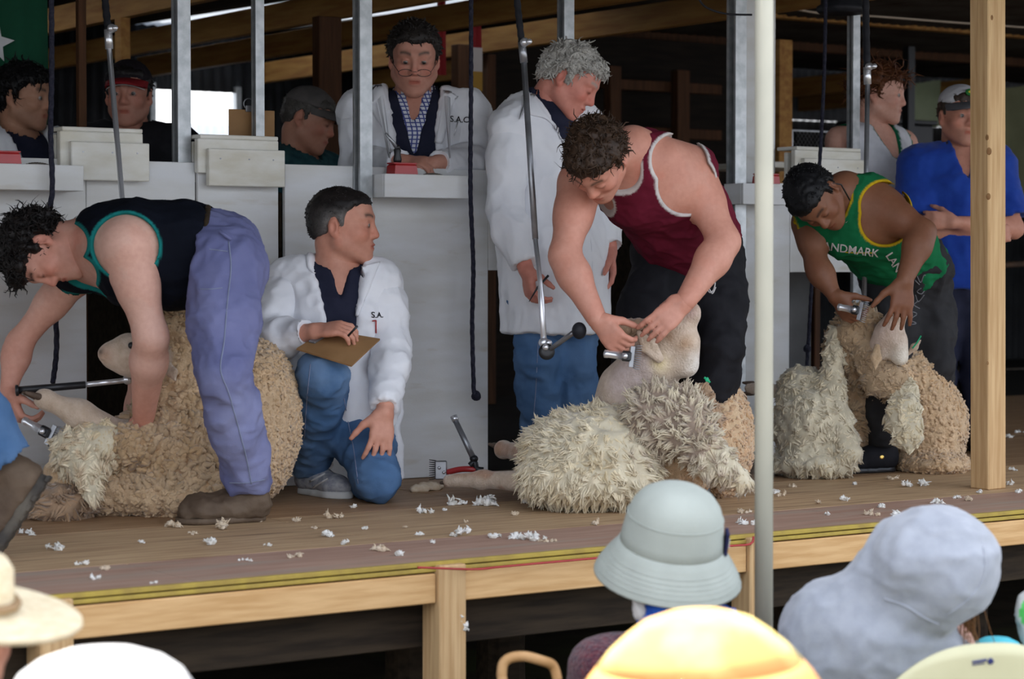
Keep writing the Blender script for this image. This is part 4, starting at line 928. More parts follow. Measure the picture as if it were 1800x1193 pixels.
sing = inf(tor,.014)+[rc(Wt+front*.02, P+front*.02, .165,.13,.05), cut(plane_f(W(358,462,7.16),dirc(.984,-.177,0)))]+nka+ah
garment('singlet', t, sing, m_attrcloth, .0068, near_holes(wrinkle(.007,8),nka+ah), trimcol((.005,.0065,.012),(.012,.20,.19),nka+ah,.0105))
jn = inf(lg,.020)+inf([ec(P,P+(Wt-P)*.5,side,(.168,.130),(.168,.130),.05), rc(H2,P,.12,.12,.06)],.010)+[rc(A2+(K2-A2)*.08,A2+(K2-A2)*.5,.072,.078,.03), cut(plane_f(V3(0,0,ZD+.085),(0,0,-1))), cut(plane_f(W(353,462,7.16),-dirc(.984,-.177,0)))]
jo = garment('jeans', t, jn, m_jeanpale, .0092, wrinkle(.010,9,(1,1,.9)))
belt = inf([ec(P+(Wt-P)*.37,P+(Wt-P)*.60,side,(.178,.141),(.178,.141),.03)],.018)+[cut(plane_f(P+(Wt-P)*.35,nrm(P-Wt))), cut(plane_f(P+(Wt-P)*.49,nrm(Wt-P)))]
garment('belt', t, belt, mat('brown_belt',(.03,.022,.015),.5,(.05,.035,.02),20.0), .007)
bv = bvh_of(jo)
seam(bv, [(402,425),(406,470),(400,530),(394,600),(388,650),(402,690),(416,740),(432,800),(442,850)], .0022, m_stitch, jo, 'stitching')
seam(bv, [(368,438),(385,440),(400,442)], .0018, m_stitch, jo, 'stitching'); seam(bv, [(352,508),(372,508),(391,506)], .0018, m_stitch, jo, 'stitching'); seam(bv, [(404,848),(436,848),(466,842)], .0018, m_stitch, jo, 'stitching')
for (a,b_) in (((376,398),(402,420)),):
    q = MB(); c1, c2 = cast(bv,385,412,.014)[0], cast(bv,403,424,.012)[0]; q.tube([c1,(c1+c2)/2+.004*-cF,c2],.006,6); q.build('belt_loop', m_jeanpale, t, True)
shoe(t, A2-V3(0,0,.01), dirc(-1,-.1,.35), m_leather, m_leather, .29, .058, 'boot', .13, .02, .046, .058, wrinkle(.006,14), h=.007)
shoe(t, V3(A1[0],A1[1],ZD+.09), dirc(-1,-.1,.2), m_leather, m_leather, .28, .052, 'boot')
# its handpiece and the horizontal drive tube
shears(W(46,741,7.24), W(100,770,7.20), 'handpiece in the curly-haired shearer\'s hand against the white belly wool')
t = thing('drive_arm', W(130,677,7.24), 'horizontal steel drive tube behind the curly-haired shearer\'s wrist', 'drive tube')
b = MB(); b.tube([W(150,676,7.26),W(222,668,7.30)],.0085,12); b.build('tube', m_chrome, t, True); b = MB(); b.tube([W(30,686,7.21),W(150,676,7.26)],[.0125,.0115],12); b.build('sleeve', m_dark, t, True)
b = MB(); b.ball(W(224,667,7.30),.016,10); b.build('end_joint', m_chrome, t, True); b = MB(); b.lathe([(.010,-.006),(.018,-.004),(.018,.004),(.010,.006)],frame4(W(30,686,7.21),W(150,676,7.26)-W(30,686,7.21)),12); b.build('collar', m_dark, t, True)

# ---- kneeling judge
def vopen(o, ex, ey, ez, w0, z0, w1, z1, y0):               # V-shaped front opening: half width w0 at height z0, w1 at z1
    ex, ey, ez = map(nrm, (ex,ey,ez))
    def f(X,Y,Z):
        px, py, pz = X-o[0], Y-o[1], Z-o[2]; x = px*ex[0]+py*ex[1]+pz*ex[2]; y = px*ey[0]+py*ey[1]+pz*ey[2]; z = px*ez[0]+py*ez[1]+pz*ez[2]
        w = w0+(w1-w0)*np.clip((z-z0)/(z1-z0),0,1.6); return np.maximum.reduce([np.abs(x)-w, y0-y, np.minimum(z0,z1)-z+0*x])
    return Prim((-9e9,)*3,(9e9,)*3,f,.004,'s')
t = thing('person', onZ(610,875), 'kneeling judge in a white coat and blue jeans looking right, clipboard on knee', 'person')
side = dirc(.93,-.03,-.18); N = W(594,470,7.84); C = W(592,545,7.86); Wt = W(588,630,7.93); P = W(588,705,7.98)
SR, SL = W(512,496,7.84), W(664,498,7.86)
ER, WR = W(462,600,7.70), W(548,583,7.56); EL, WL = W(692,615,7.80), W(676,722,7.60)
tor = torso(P,Wt,C,N,side,SR,SL,1.03,.02)
hd = Head(W(603,398,7.82), dirc(.96,-.04,.14), dirc(-.03,1,.03), 1.08)
nk = [rc(N, hd.w(0,-.03,-.055), .068,.064,.03)]
aR, aL = arm(SR,ER,WR), arm(SL,EL,WL)
hR = hand(WR, dirc(.93,.12,.25), dirc(.05,-.85,-.45), True, (.45,.7,.5), (.6,.4), 1.08, .12, wide=1.05, E=ER); hL = hand(WL, dirc(-.10,-.96,.22), dirc(-.35,-.15,-.9), False, (.22,.3,.25), (.15,.1), 1.08, .22, E=EL)
AF = onZ(545,868); AF[2] += .09
H1, K1, A1 = W(556,712,7.98), W(567,660,7.57), AF; H2, K2, A2 = W(618,718,7.98), W(664,838,7.62), W(640,838,8.02)
lg = leg(H1,K1,A1,1.04)+leg(H2,K2,A2,1.0)
body_mesh(t, (.58,.285,.20), [tor,aR,aL,lg], hd, [hR,hL], nk, hp_=dict(eyes='open',jaw=1.08), pk=dict(brow=(.035,.025,.02),flush=.4,stubble=.15), ek=dict(look=(.0,1,-.05)))
hd.hair(t, (.010,.008,.008), (.024,.019,.017), .009, 'short', .070, -.052, nlocks=1400, L=.010, r=.0022, noise=.002, grey=(.27,.25,.235), temple=.024)
front = dirc(.25,.08,.96); upv = nrm(N-P)
shirt = inf(tor[:3],.012)+[rc(N-upv*.06,N+upv*.0,.098,.094,.02), vopen(N,side,front,upv,.045,.05,.0,-.075,.0), rc(N-upv*.02,N+upv*.2,.074,.10,0,'s'), cut(plane_f(N+upv*.035-front*.0,upv+.25*front))]
garment('polo_shirt', t, shirt, m_navy, .0095, wrinkle(.003,10))
skirt = [ec(W(560,640,7.86),W(640,720,7.84),dirc(1,0,0),(.15,.16),(.13,.13),.05), ec(W(640,700,7.83),W(652,800,7.80),dirc(1,.1,.3),(.075,.05),(.055,.035),.05), ec(W(680,700,8.0),W(698,838,8.0),dirc(1,0,.2),(.05,.03),(.03,.02),.03), ec(W(520,640,7.8),W(505,690,7.85),dirc(1,0,0),(.07,.12),(.06,.12),.05)]
folds = wrinkle(.0105,9,(1,1,.75))
def endcut(Wr,E,back=.02):                                   # cuff: remove sleeve beyond the wrist, only near it
    d = nrm(Wr-E); p0 = Wr-d*back
    return rc(p0+d*.085, p0+d*.22, .085, .085, .0, 's')
c1 = inf(tor,.026)+skirt+[vopen(N, side, front, upv, .085, .02, .028, -.30, .02), rc(N-upv*.06+front*.02,N+upv*.2,.088,.11,.01,'s')]
co = garment2('coat', t, [c1, inf(aR,.019)+[endcut(WR,ER,.03)], inf(aL,.018)+[endcut(WL,EL,.03)]], m_coat, .0098, folds)
bv = bvh_of(co)
ribbon(bv, [(548,432),(556,455),(570,490),(588,515),(606,552)], [(538,440),(540,470),(556,484),(560,490),(604,556)], m_coat, co, 'lapel'); ribbon(bv, [(630,470),(629,505),(628,552)], [(668,462),(650,505),(630,556)], m_coat, co, 'lapel')
jn = inf(lg,.020)+inf([ec(P,Wt,side,(.155,.12),(.15,.11),.05)],.008)+[cut(plane_f(V3(0,0,ZD+.004),(0,0,-1))), rc(A1+(K1-A1)*.1,A1+(K1-A1)*.4,.066,.066,.03)]
jn.append(sp(A1+V3(0,0,-.10),.095,.0,'s'))
jo = garment('jeans', t, jn, m_jean, .0092, wrinkle(.010,9)); bv2 = bvh_of(jo)
seam(bv2, [(604,700),(612,740),(622,790),(630,850)], .0016, m_stitch, jo, 'stitching'); seam(bv2, [(546,640),(540,700),(535,770)], .0014, m_stitch, jo, 'stitching')
text_on(bv, 'S.A.', 652, 558, 14, m_blackcloth, co, 'lettering'); 
q = MB(); c1, c2 = cast(bv,659,562,.006)[0], cast(bv,662,585,.004)[0]; q.tube([c1,c2],.0025,6); q.tube([cast(bv,653,563,.006)[0],c1],.0025,6); tag(q.build('red_pen', m_red, t, True))
# running shoes
m_run = mat('grey_runner', (.45,.45,.46), .7, (.22,.23,.27), 40, bump=.3, bs=150); m_runsole = mat('white_runner_sole', (.62,.62,.60), .7); m_bluerub = mat('blue_rubber', (.02,.05,.20), .6)
so_, sl_ = shoe(t, A1, dirc(.62,-.1,.75), m_run, m_runsole, .285, .046, 'running_shoe', .10, .026, h=.006)
bvs = bvh_of(so_); q = MB()
for k, (ua,va,ub,vb) in enumerate([(540,822,566,815),(542,834,568,824),(546,846,572,833),(552,856,577,842)]):
    q = MB(); A_ = [cast(bvs,ua+(ub-ua)*s_,va+(vb-va)*s_,.003)[0] for s_ in np.linspace(0,1,6)]; q.tube(A_,.0035,6); q.build('lace', m_whitetrim, so_, True)
q = MB(); l0 = cast(bvs,556,820,.006)[0]; q.tube(smoothcurve([l0,l0+V3(.02,-.02,.03),l0+V3(.05,-.03,.0),l0+V3(.03,-.02,-.02)],6),.003,6); q.build('lace', m_whitetrim, so_, True)
bvl = bvh_of(sl_); seam(bvl, [(562,882),(578,886),(592,881)], .006, m_bluerub, sl_ if False else so_, 'toe_bumper')
shoe(t, A2, -cF+dirc(0,-1,0)*.2, m_run, m_runsole, .27, .046, 'running_shoe', .10, up=(-cF*.0+cF*.9+np.array([0,0,.2])))
# clipboard
q4 = [W(521,612,7.50), W(574,579,7.62), W(668,595,7.58), W(618,642,7.44)]; nrm_ = nrm(np.cross(q4[1]-q4[0], q4[3]-q4[0])); nrm_ = nrm_ if nrm_[2] > 0 else -nrm_
t = thing('clipboard', np.mean(q4,0), 'brown clipboard held on the kneeling judge\'s raised knee', 'clipboard')
V = [p for p in q4]+[p-nrm_*.006 for p in q4]; mk('board', V, [(0,1,2,3),(7,6,5,4),(0,4,5,1),(1,5,6,2),(2,6,7,3),(3,7,4,0)], m_brd, t, False)
b = MB(); m1, m2 = (q4[0]+q4[1])/2+nrm_*.006, (q4[2]+q4[3])/2; e = nrm(q4[1]-q4[0]); b.obox(m1+nrm(m2-m1)*.02, np.array([e,nrm(m2-m1),nrm_]), (.03,.012,.004), .002); b.build('clip', m_steel, t)
b = MB(); b.tube([W(612,590,7.44),W(628,573,7.42),W(625,553,7.45)][:2],.004,8); tag(b.build('pen', m_dark, smooth=True), 'dark pen in the kneeling judge\'s fingers', 'pen')

# ---- white-haired judge standing behind
t = thing('person', onZ(975,830), 'white-haired judge in a long white coat standing behind the maroon-singlet shearer', 'person')
side = dirc(.84,0,-.5); N = W(962,176,8.62); C = W(958,245,8.64); Wt = W(962,350,8.64); P = W(970,432,8.64)
SR, SL = W(898,226,8.50), W(1028,226,8.74)
ER, WR = W(888,372,8.42), W(924,470,8.34); EL, WL = W(1060,360,8.70), W(1072,440,8.62)
tor = torso(P,Wt,C,N,side,SR,SL,1.06,.02)
hd = Head(W(1002,142,8.56), dirc(.78,-.56,.20), dirc(.50,.80,.10), 1.06)
nk = [rc(N, hd.w(0,-.035,-.055), .068,.062,.03)]
aR, aL = arm(SR,ER,WR), arm(SL,EL,WL)
hR = hand(WR, dirc(.18,-.95,.15), dirc(.85,.15,-.35), True, (.6,.6,.4), (.4,.3), 1.08, E=ER); hL = hand(WL, dirc(.05,-1,.1), dirc(-.8,0,.2), False, (.3,.4,.3), (.3,.2), 1.05, E=EL)
H1, K1, A1 = W(938,450,8.58), W(946,630,8.55), onZ(948,832); H2, K2, A2 = W(1008,450,8.70), W(1010,630,8.62), onZ(1012,828); A1[2] += .09; A2[2] += .09
lg = leg(H1,K1,A1)+leg(H2,K2,A2)
body_mesh(t, (.60,.25,.19), [tor,aR,aL,lg], hd, [hR,hL], nk, hp_=dict(eyes='shut',nose=1.15,jaw=1.04), pk=dict(brow=(.35,.30,.26),flush=.6,lips=(.85,.6,.58)))
hd.hair(t, (.42,.40,.36), (.62,.60,.55), .019, 'wavy', .066, -.055, nlocks=1500, L=.028, r=.0046, noise=.010, nscale=38, temple=.02)
front = dirc(.5,0,.84); upv = nrm(N-P)
shirt = inf(tor[:3],.014)+[rc(N-upv*.06,N+upv*.02,.092,.082,.02), rc(N,N+upv*.2,.070,.085,0,'s')]
garment('navy_shirt', t, shirt, m_navy, .0105, wrinkle(.003,10))
hem = W(975,583,8.6)
c1 = inf(tor,.028)+[ec(P,W(976,600,8.61),side,(.215,.20),(.205,.215),.06), cut(plane_f(hem,(0,0,-1))), vopen(N,side,front,upv,.10,.02,.0,-.24,.02), rc(N-upv*.05+front*.02,N+upv*.2,.090,.115,.01,'s')]
folds2 = wrinkle(.0105,9,(1,1,.42))
co = garment2('coat', t, [c1, inf(aR,.022)+[endcut(WR,ER,.03)], inf(aL,.020)+[endcut(WL,EL,.03)]], m_coat, .0098, folds2); bv = bvh_of(co)
ribbon(bv, [(932,150),(945,180),(970,215),(1008,250)], [(918,168),(930,200),(962,212),(1002,254)], m_coat, co, 'lapel'); ribbon(bv, [(1028,196),(1022,225),(1012,250)], [(1050,215),(1038,240),(1016,256)], m_coat, co, 'lapel')
seam(bv, [(1015,262),(1030,340),(1040,440),(1045,575)], .0016, m_coat, co, 'placket')
jn = inf(lg,.024)+[cut(plane_f(V3(0,0,ZD+.06),(0,0,-1)))]
jo = garment('jeans', t, jn, m_jean, .011, wrinkle(.009,9)); bv2 = bvh_of(jo); seam(bv2, [(946,600),(942,680),(936,760)], .0016, m_stitch, jo, 'stitching')
for A in (A1,A2): shoe(t, A, front, m_dark, m_sole)
b = MB(); b.tube([W(930,530,8.24),W(945,505,8.24),W(964,484,8.25)],[.0015,.004,.0045],8); tag(b.build('pen', m_dark, smooth=True), 'dark pen in the white-haired judge\'s hand', 'pen')

# ---- shearer in the green singlet (right)
t = thing('person', onZ(1560,840), 'shearer in a green and yellow singlet bent over the right-hand sheep', 'person')
side = dirc(.80,-.28,-.15); N = W(1486,334,8.52); C = W(1515,385,8.58); Wt = W(1565,435,8.72); P = W(1600,478,8.82)
SR, SL = W(1422,392,8.62), W(1550,368,8.50)
ER, WR = W(1440,470,8.58), W(1466,518,8.46); EL, WL = W(1622,408,8.40), W(1590,492,8.30)
ER = W(1436,468,8.52); 
tor = torso(P,Wt,C,N,side,None,None,1.02,.0)+[rc(C+(N-C)*.5,SR,.078,.064,.05), rc(C+(N-C)*.5,SL,.078,.066,.05)]
hd = Head(W(1434,348,8.38), dirc(.10,-.86,.45), dirc(-.72,.42,.50), 1.02)
nk = [rc(N, hd.w(0,-.03,-.055), .062,.058,.03), rc(C+(N-C)*.6, N, .078,.064,.04)]
aR, aL = arm(SR,ER,WR,1.0), arm(SL,EL,WL,1.12)
hR = hand(WR, dirc(.55,-.75,.2), dirc(.55,.45,-.6), True, (.7,.8,.5), (.5,.4), 1.05, E=ER); hL = hand(WL, dirc(-.12,-.97,.12), dirc(-.15,-.1,-1), False, (.18,.25,.2), (.1,.1), 1.12, .25, E=EL)
AB = onZ(1554,829); AB[2] += .09; AC = onZ(1640,812); AC[2] += .09
H1, K1, A1 = W(1568,500,8.82), W(1562,662,8.70), AB; H2, K2, A2 = W(1622,505,8.88), W(1642,640,8.80), AC
lg = leg(H1,K1,A1)+leg(H2,K2,A2)
body_mesh(t, (.20,.085,.045), [tor,aR,aL,lg], hd, [hR,hL], nk, hp_=dict(eyes='shut',nose=1.1), pk=dict(brow=(.01,.008,.007),flush=.2,lips=(.9,.7,.7)))
hd.hair(t, (.0045,.0045,.005), (.010,.010,.011), .013, 'short', .062, -.07, nlocks=1000, L=.013, r=.0028, noise=.003)
ax = nrm(N-P); front = nrm(np.cross(ax, side)); front = front if np.dot(front,-cF) > 0 else -front; o2 = nrm(SL-SR)
nka = [rc(W(1462,345,8.54), W(1448,336,8.22), .072,.095,.0,'s'), rc(W(1464,352,8.50), W(1454,376,8.40), .062,.056,.01,'s')]
ah = [rc(W(1556,362,8.58), W(1566,362,8.15), .083,.12,.0,'s'), rc(W(1556,386,8.58), W(1564,390,8.15), .082,.12,.0,'s'), rc(SR-o2*.005-ax*.03, SR-o2*.2-ax*.03, .085,.12,.0,'s')]
sing = inf(tor,.015)+[cut(plane_f(P-nrm(P-Wt)*.01,nrm(P-Wt)))]+nka+ah
so = garment('singlet', t, sing, m_attrcloth, .0068, near_holes(wrinkle(.007,9),nka+ah), trimcol((.010,.150,.055),(.52,.34,.012),nka+ah,.0105))
pants = inf(lg,.022)+inf([ec(P,P+(Wt-P)*.4,side,(.160,.122),(.155,.12),.05)],.014)+[cut(plane_f(V3(0,0,ZD+.10),(0,0,-1)))]
po = garment('trousers', t, pants, cloth_mat('charcoal_fleece',(.020,.020,.022),(.028,.028,.030)), .011, wrinkle(.010,8)); bv2 = bvh_of(po); bv = bvh_of(so)
text_on(bv, 'LANDMARK', 1437, 436, 19, m_whitetrim, so, 'lettering', -.14, sx=1.05); text_on(bv, 'LAN', 1556, 448, 19, m_whitetrim, so, 'lettering', -1.0)
seam(bv, [(1486,443),(1510,444),(1536,444)], .002, mat('yellow_print',(.50,.33,.012),.8), so, 'print_line')
m_scr = mat('grey_print',(.16,.16,.17),.8)
for pts in ([(1612,485),(1618,496),(1624,483),(1631,490),(1626,500)],[(1608,492),(1616,500)],[(1619,506),(1612,512),(1620,516),(1628,504)],[(1609,518),(1614,530),(1624,518)],[(1612,530),(1606,536),(1616,542)],[(1604,548),(1611,552),(1600,562),(1610,568),(1602,570)]):
    seam(bv2, pts, .0022, m_scr, po, 'script_print')
shoe(t, A1, dirc(-1,-.1,.35), m_blackcloth, m_dark, .29, .05, 'boot', .12, h=.008); shoe(t, A2, dirc(-.3,-.1,.9), m_blackcloth, m_dark, .29, .05, 'boot', .15)
b = MB(); b.lathe([(.004,0),(.008,0),(.008,.003),(.004,.003)], frame4(W(1550,803,8.38),-cF), 12); b.build('eyelet', mat('brass',(.6,.42,.12),.3,metal=1.0), t, True)
b = MB(); b.tube([hd.w(-.082,-.02,0),hd.w(-.085,-.03,-.05),hd.w(-.06,.0,-.12)],.003,6); b.build('necklace_cord', m_dark, t, True)
shears(W(1478,540,8.36), W(1520,548,8.32), 'handpiece in the green-singlet shearer\'s hand at the sheep\'s neck')
# ================================================================ SHEEP
m_wool = mat('wool', attr=True, rough=.95, c2=(.78,.74,.68), ns=38, lo=.35, hi=.75, bump=.5, bs=150, sheen=.25)
m_fleece = mat('fleece_locks', attr=True, rough=.9, c2=(.86,.83,.78), ns=60, lo=.4, hi=.8, sheen=.3)
AXC = np.array([cR, cU, cF])
def e(u, v, D, r, k=.06): return el(W(u,v,D), AXC, r, k)
TAN = np.array([.60,.43,.265]); CREAM = np.array([.76,.68,.50]); PINK = np.array([.62,.47,.40]); BRN = np.array([.30,.20,.125]); FACE = np.array([.60,.48,.375])
def clump(V, N, sc=34, amp=.012):
    w = worley(V+.01*np.stack([noise3(V,20),noise3(V+3,20),noise3(V+5,20)],1), sc); return amp*(1-1.5*w)+.004*fbm(V,60,2)
def dist(V, p): return np.linalg.norm(V-np.asarray(p), axis=1)
def sheep_body(t, wool, bare, fine, h=.007, hb=.005, colf=None, amp=.012, sc=34):
    V, F = sdf_mesh(wool+bare, h, None, 1); N = vnormals(V,F)
    dw = np.min([p.f(V[:,0],V[:,1],V[:,2]) for p in wool],0); db = np.min([p.f(V[:,0],V[:,1],V[:,2]) for p in bare],0)
    m = sm01(db-dw, -.004, .014); d = clump(V,N,sc,amp); d = np.where(fine(V), clump(V,N,75,.0075), d) if fine is not None else d
    V = V+N*(d*m)[:,None]; n1 = (fbm(V,9,3)*.5+.5)[:,None]; wc = TAN*(.86+.28*n1)
    C = wc*m[:,None]+FACE*(1-m[:,None])*(.92+.16*n1)
    if colf: C = colf(V, C, m)
    return mk('body', V, F, m_wool, t, True, np.clip(C,0,1))
def fleece(t, prims, n, L, r, tip, name='fleece', root=CREAM, h=.011, down=.5, seedcol=.22, per=15, cuts=(), tipf=None, ontop=None, rt=.16, tpow=1.3):
    """wool in pointed staples: strands of one staple lean together to a shared tip"""
    if ontop is None:
        V, F = sdf_mesh(prims+list(cuts), h, None, 2); N = vnormals(V,F); V = V+N*(clump(V,N,24,.014))[:,None]; N = vnormals(V,F)
    else: V, F, N, sel = ontop
    pool = np.arange(len(V)) if ontop is None else sel
    nc = max(4, n//per); ci = RNG.choice(pool, nc); Cp, Cn = V[ci], N[ci]; g = np.array([0,0,-1.])
    i = RNG.choice(pool, n); P0 = V[i]; near = np.empty(n, int)
    for a in range(0, n, 500): near[a:a+500] = ((P0[a:a+500,None]-Cp[None])**2).sum(2).argmin(1)
    sw = np.stack([noise3(Cp,7),noise3(Cp+9,7),noise3(Cp+17,7)],1)*.9+RNG.normal(0,.22,(nc,3))
    tipP = Cp+nrm_rows(Cn*.9+g*down+sw)*(L*(.65+.7*RNG.random(nc)))[:,None]
    d = tipP[near]-P0+RNG.normal(0,.12*L,(n,3)); ln = np.linalg.norm(d,axis=1); D = d/ln[:,None]; P0 = P0-N[i]*.004
    bend = RNG.normal(0,.12,(n,3))+g*.12*down
    LV, LF, LT = locks(P0, D, np.clip(ln,.3*L,1.6*L)*(.7+.4*RNG.random(n)), r*(.7+.6*RNG.random(n)), bend, 2, 4, rt, .10); k = len(LV)//n
    a = .80+seedcol*RNG.random(n); a2 = (.85+.3*RNG.random(nc))[near]; tp = np.broadcast_to(np.asarray(tip),(n,3)) if tipf is None else tipf(P0); tm = (.35+.65*RNG.random(nc))[near]
    w = (LT**tpow*np.repeat(tm,k))[:,None]; pv = sm01(fbm(P0,11,2),.05,.6)[:,None]*(.45 if ontop is None else .5); rcol = root*(1-pv*np.array([.22,.34,.55])); C2 = np.repeat(rcol*(a*np.minimum(a2,1.05))[:,None],k,0)*(1-w)+np.repeat(tp,k,0)*w
    if ontop is not None: V2, F2, C_ = LV, LF, C2
    else:
        C1 = np.broadcast_to(root*.92,V.shape)*(.85+.2*noise3(V,20)[:,None]); V2, F2 = join((V,F),(LV,LF)); C_ = np.concatenate([C1,C2])
    o = mk(name, V2, F2, m_fleece, t, True, np.clip(C_,0,1)); o['kind'] = 'stuff'; return o
def curls(t, body, test, n, L=.010, r=.0078, col=TAN, name='wool_curls', per=3, down=.1, tip=None, rt=.7):
    V = np.empty(len(body.data.vertices)*3); body.data.vertices.foreach_get('co', V); V = V.reshape(-1,3); N = np.empty(V.size); body.data.vertices.foreach_get('normal', N); N = N.reshape(-1,3)
    sel = np.where(test(V))[0]
    return fleece(t, None, n, L, r, col*1.05 if tip is None else tip, name, col, down=down, per=per, ontop=(V,None,N,sel), rt=rt)
def uv_of(V): d = (V-CAM)@cF; return (V-CAM)@cR/d*FPX+900, 596.5-(V-CAM)@cU/d*FPX
def ear(t, a, b, w, name='ear', m=None, c=FACE):
    a, b = np.asarray(a), np.asarray(b); d = b-a; s = nrm(np.cross(d, cF)); n = np.cross(nrm(d), s)
    P = [ec(a, a+d*.55, s, (w*.5,.010), (w,.009), .01), ec(a+d*.5, b, s, (w,.009), (w*.25,.006), .01), rc(a+d*.2-cF*.018, a+d*.85-cF*.018, w*.30, w*.2, .008, 's')]
    V, F = sdf_mesh(P,.004,None,1); return mk(name, V, F, m_wool, t, True, np.broadcast_to(c,V.shape))
def hoof(t, a, b, r=.016):
    a, b = np.asarray(a), np.asarray(b); d = nrm(b-a); s = nrm(np.cross(d,(0,0,1)))
    for k in (-1,1):
        V, F = sdf_mesh([rc(a+s*k*r*.55, b+s*k*r*.6, r*.75, r*.4, .006)],.004,None,1); mk('hoof', V, F, mat('hoof',(.14,.10,.075),.5,(.08,.055,.04),30.0), t, True)
# ---- left sheep
t = thing('sheep', onZ(300,915), 'tan woolly sheep held between the curly-haired shearer\'s legs', 'sheep', 'sheep being shorn')
wool = [e(325,805,7.38,(.285,.185,.19)), e(452,738,7.56,(.140,.265,.22)), e(320,868,7.34,(.26,.082,.17)), e(160,850,7.33,(.155,.115,.15)), e(232,782,7.20,(.07,.055,.06)), rc(W(312,590,7.35),W(322,720,7.39),.078,.12,.05), e(304,572,7.33,(.078,.085,.08)), rc(W(305,650,7.34),W(285,700,7.34),.07,.08,.05)]
bare = [ec(W(268,628,7.29),W(222,622,7.26),dirc(0,.1,1),(.060,.076),(.050,.064),.03), ec(W(222,622,7.26),W(195,620,7.24),dirc(0,.1,1),(.048,.058),(.034,.038),.03), sp(W(185,622,7.23),.024,.02), rc(W(250,652,7.27),W(196,636,7.24),.03,.022,.02),
    rc(W(200,770,7.27),W(140,728,7.21),.062,.045,.04), rc(W(140,728,7.21),W(75,700,7.17),.042,.026,.03), sp(W(80,702,7.17),.032,.02)]
fl = lambda V: (dist(V,W(452,738,7.51)) < .30)&(((V-CAM)@cR/((V-CAM)@cF)*FPX+900) > 425)
def cf(V,C,m):
    q = (np.exp(-dist(V,W(186,622,7.22))**2/.0006))[:,None]; C = C*(1-.45*q*np.array([.3,.7,.8]))
    for (u,v) in ((232,606),): C = C*(1-.8*np.exp(-dist(V,W(u,v,7.21))**2/.00008)[:,None])
    C = C*(1-.75*(np.exp(-dist(V,W(177,618,7.21))**2/.00012))[:,None])
    u_ = (V-CAM)@cR/((V-CAM)@cF)*FPX+900; v_ = 596.5-(V-CAM)@cU/((V-CAM)@cF)*FPX
    g = sm01(noise3(V,9),.1,.7)*m; C = C*(1-.30*g[:,None]*np.array([.6,.8,1]))
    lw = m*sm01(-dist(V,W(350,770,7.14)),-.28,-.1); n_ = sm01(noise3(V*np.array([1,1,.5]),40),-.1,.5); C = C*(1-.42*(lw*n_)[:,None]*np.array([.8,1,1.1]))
    return C
sb = sheep_body(t, wool, bare, fl, .0084, colf=cf, amp=.016, sc=27)
ear(t, W(297,640,7.22), W(308,668,7.19), .018); hoof(t, W(66,697,7.15), W(44,690,7.12))
b = MB(); b.ball(W(231,607,7.21),.011,10); b.build('eye', m_dark, t, True)
fleece(t, [e(150,795,7.21,(.105,.085,.08)), e(185,780,7.21,(.07,.06,.07)), rc(W(150,800,7.17),W(160,868,7.12),.06,.025,.03)], 3000, .024, .0060, (.62,.46,.30), root=CREAM*1.06, down=.9)
fleece(t, [e(115,880,7.21,(.10,.055,.10)), e(100,900,7.17,(.075,.024,.07))], 800, .03, .0065, BRN, 'belly_wool', root=BRN*1.3, down=.3)
def bare_d(bare, V): return np.min([p.f(V[:,0],V[:,1],V[:,2]) for p in bare],0)
curls(t, sb, lambda V: (bare_d(bare,V) > .02)&(uv_of(V)[0] > 415), 5200, .010, .0078, TAN)
curls(t, sb, lambda V: (bare_d(bare,V) > .02)&(uv_of(V)[0] <= 415)&(uv_of(V)[1] > 690)&(uv_of(V)[1] < 860)&(uv_of(V)[0] > 190), 3400, .018, .0110, TAN*.92, 'wool_staples', per=5, down=.2, tip=TAN*.80, rt=.6)
curls(t, sb, lambda V: (bare_d(bare,V) > .02)&(uv_of(V)[0] <= 415)&((uv_of(V)[1] <= 690)|(uv_of(V)[1] >= 850)), 3000, .010, .0075, TAN*.95)
# ---- middle sheep
t = thing('sheep', onZ(1130,882), 'middle sheep with its cream fleece peeling down over the boards', 'sheep', 'sheep being shorn')
wool = [e(1262,770,7.90,(.120,.215,.24)), e(1080,800,7.66,(.25,.155,.24)), e(1130,730,7.68,(.17,.12,.18)), e(1190,800,7.6,(.16,.14,.18))]
bare = [rc(W(1115,690,7.62),W(1150,640,7.56),.125,.098,.05), ec(W(1150,625,7.53),W(1185,590,7.50),dirc(.6,.5,.6),(.072,.080),(.062,.066),.04), ec(W(1185,590,7.50),W(1212,553,7.48),dirc(.6,.5,.6),(.05,.055),(.034,.040),.03), sp(W(1217,545,7.47),.026,.02), rc(W(1205,640,7.5),W(1210,600,7.47),.045,.04,.03),
    rc(W(950,800,7.7),W(885,790,7.95),.045,.026,.03), sp(W(885,790,7.95),.032,.02), rc(W(935,846,7.6),W(850,843,7.75),.04,.028,.03), rc(W(850,843,7.75),W(790,845,7.82),.03,.024,.03)]
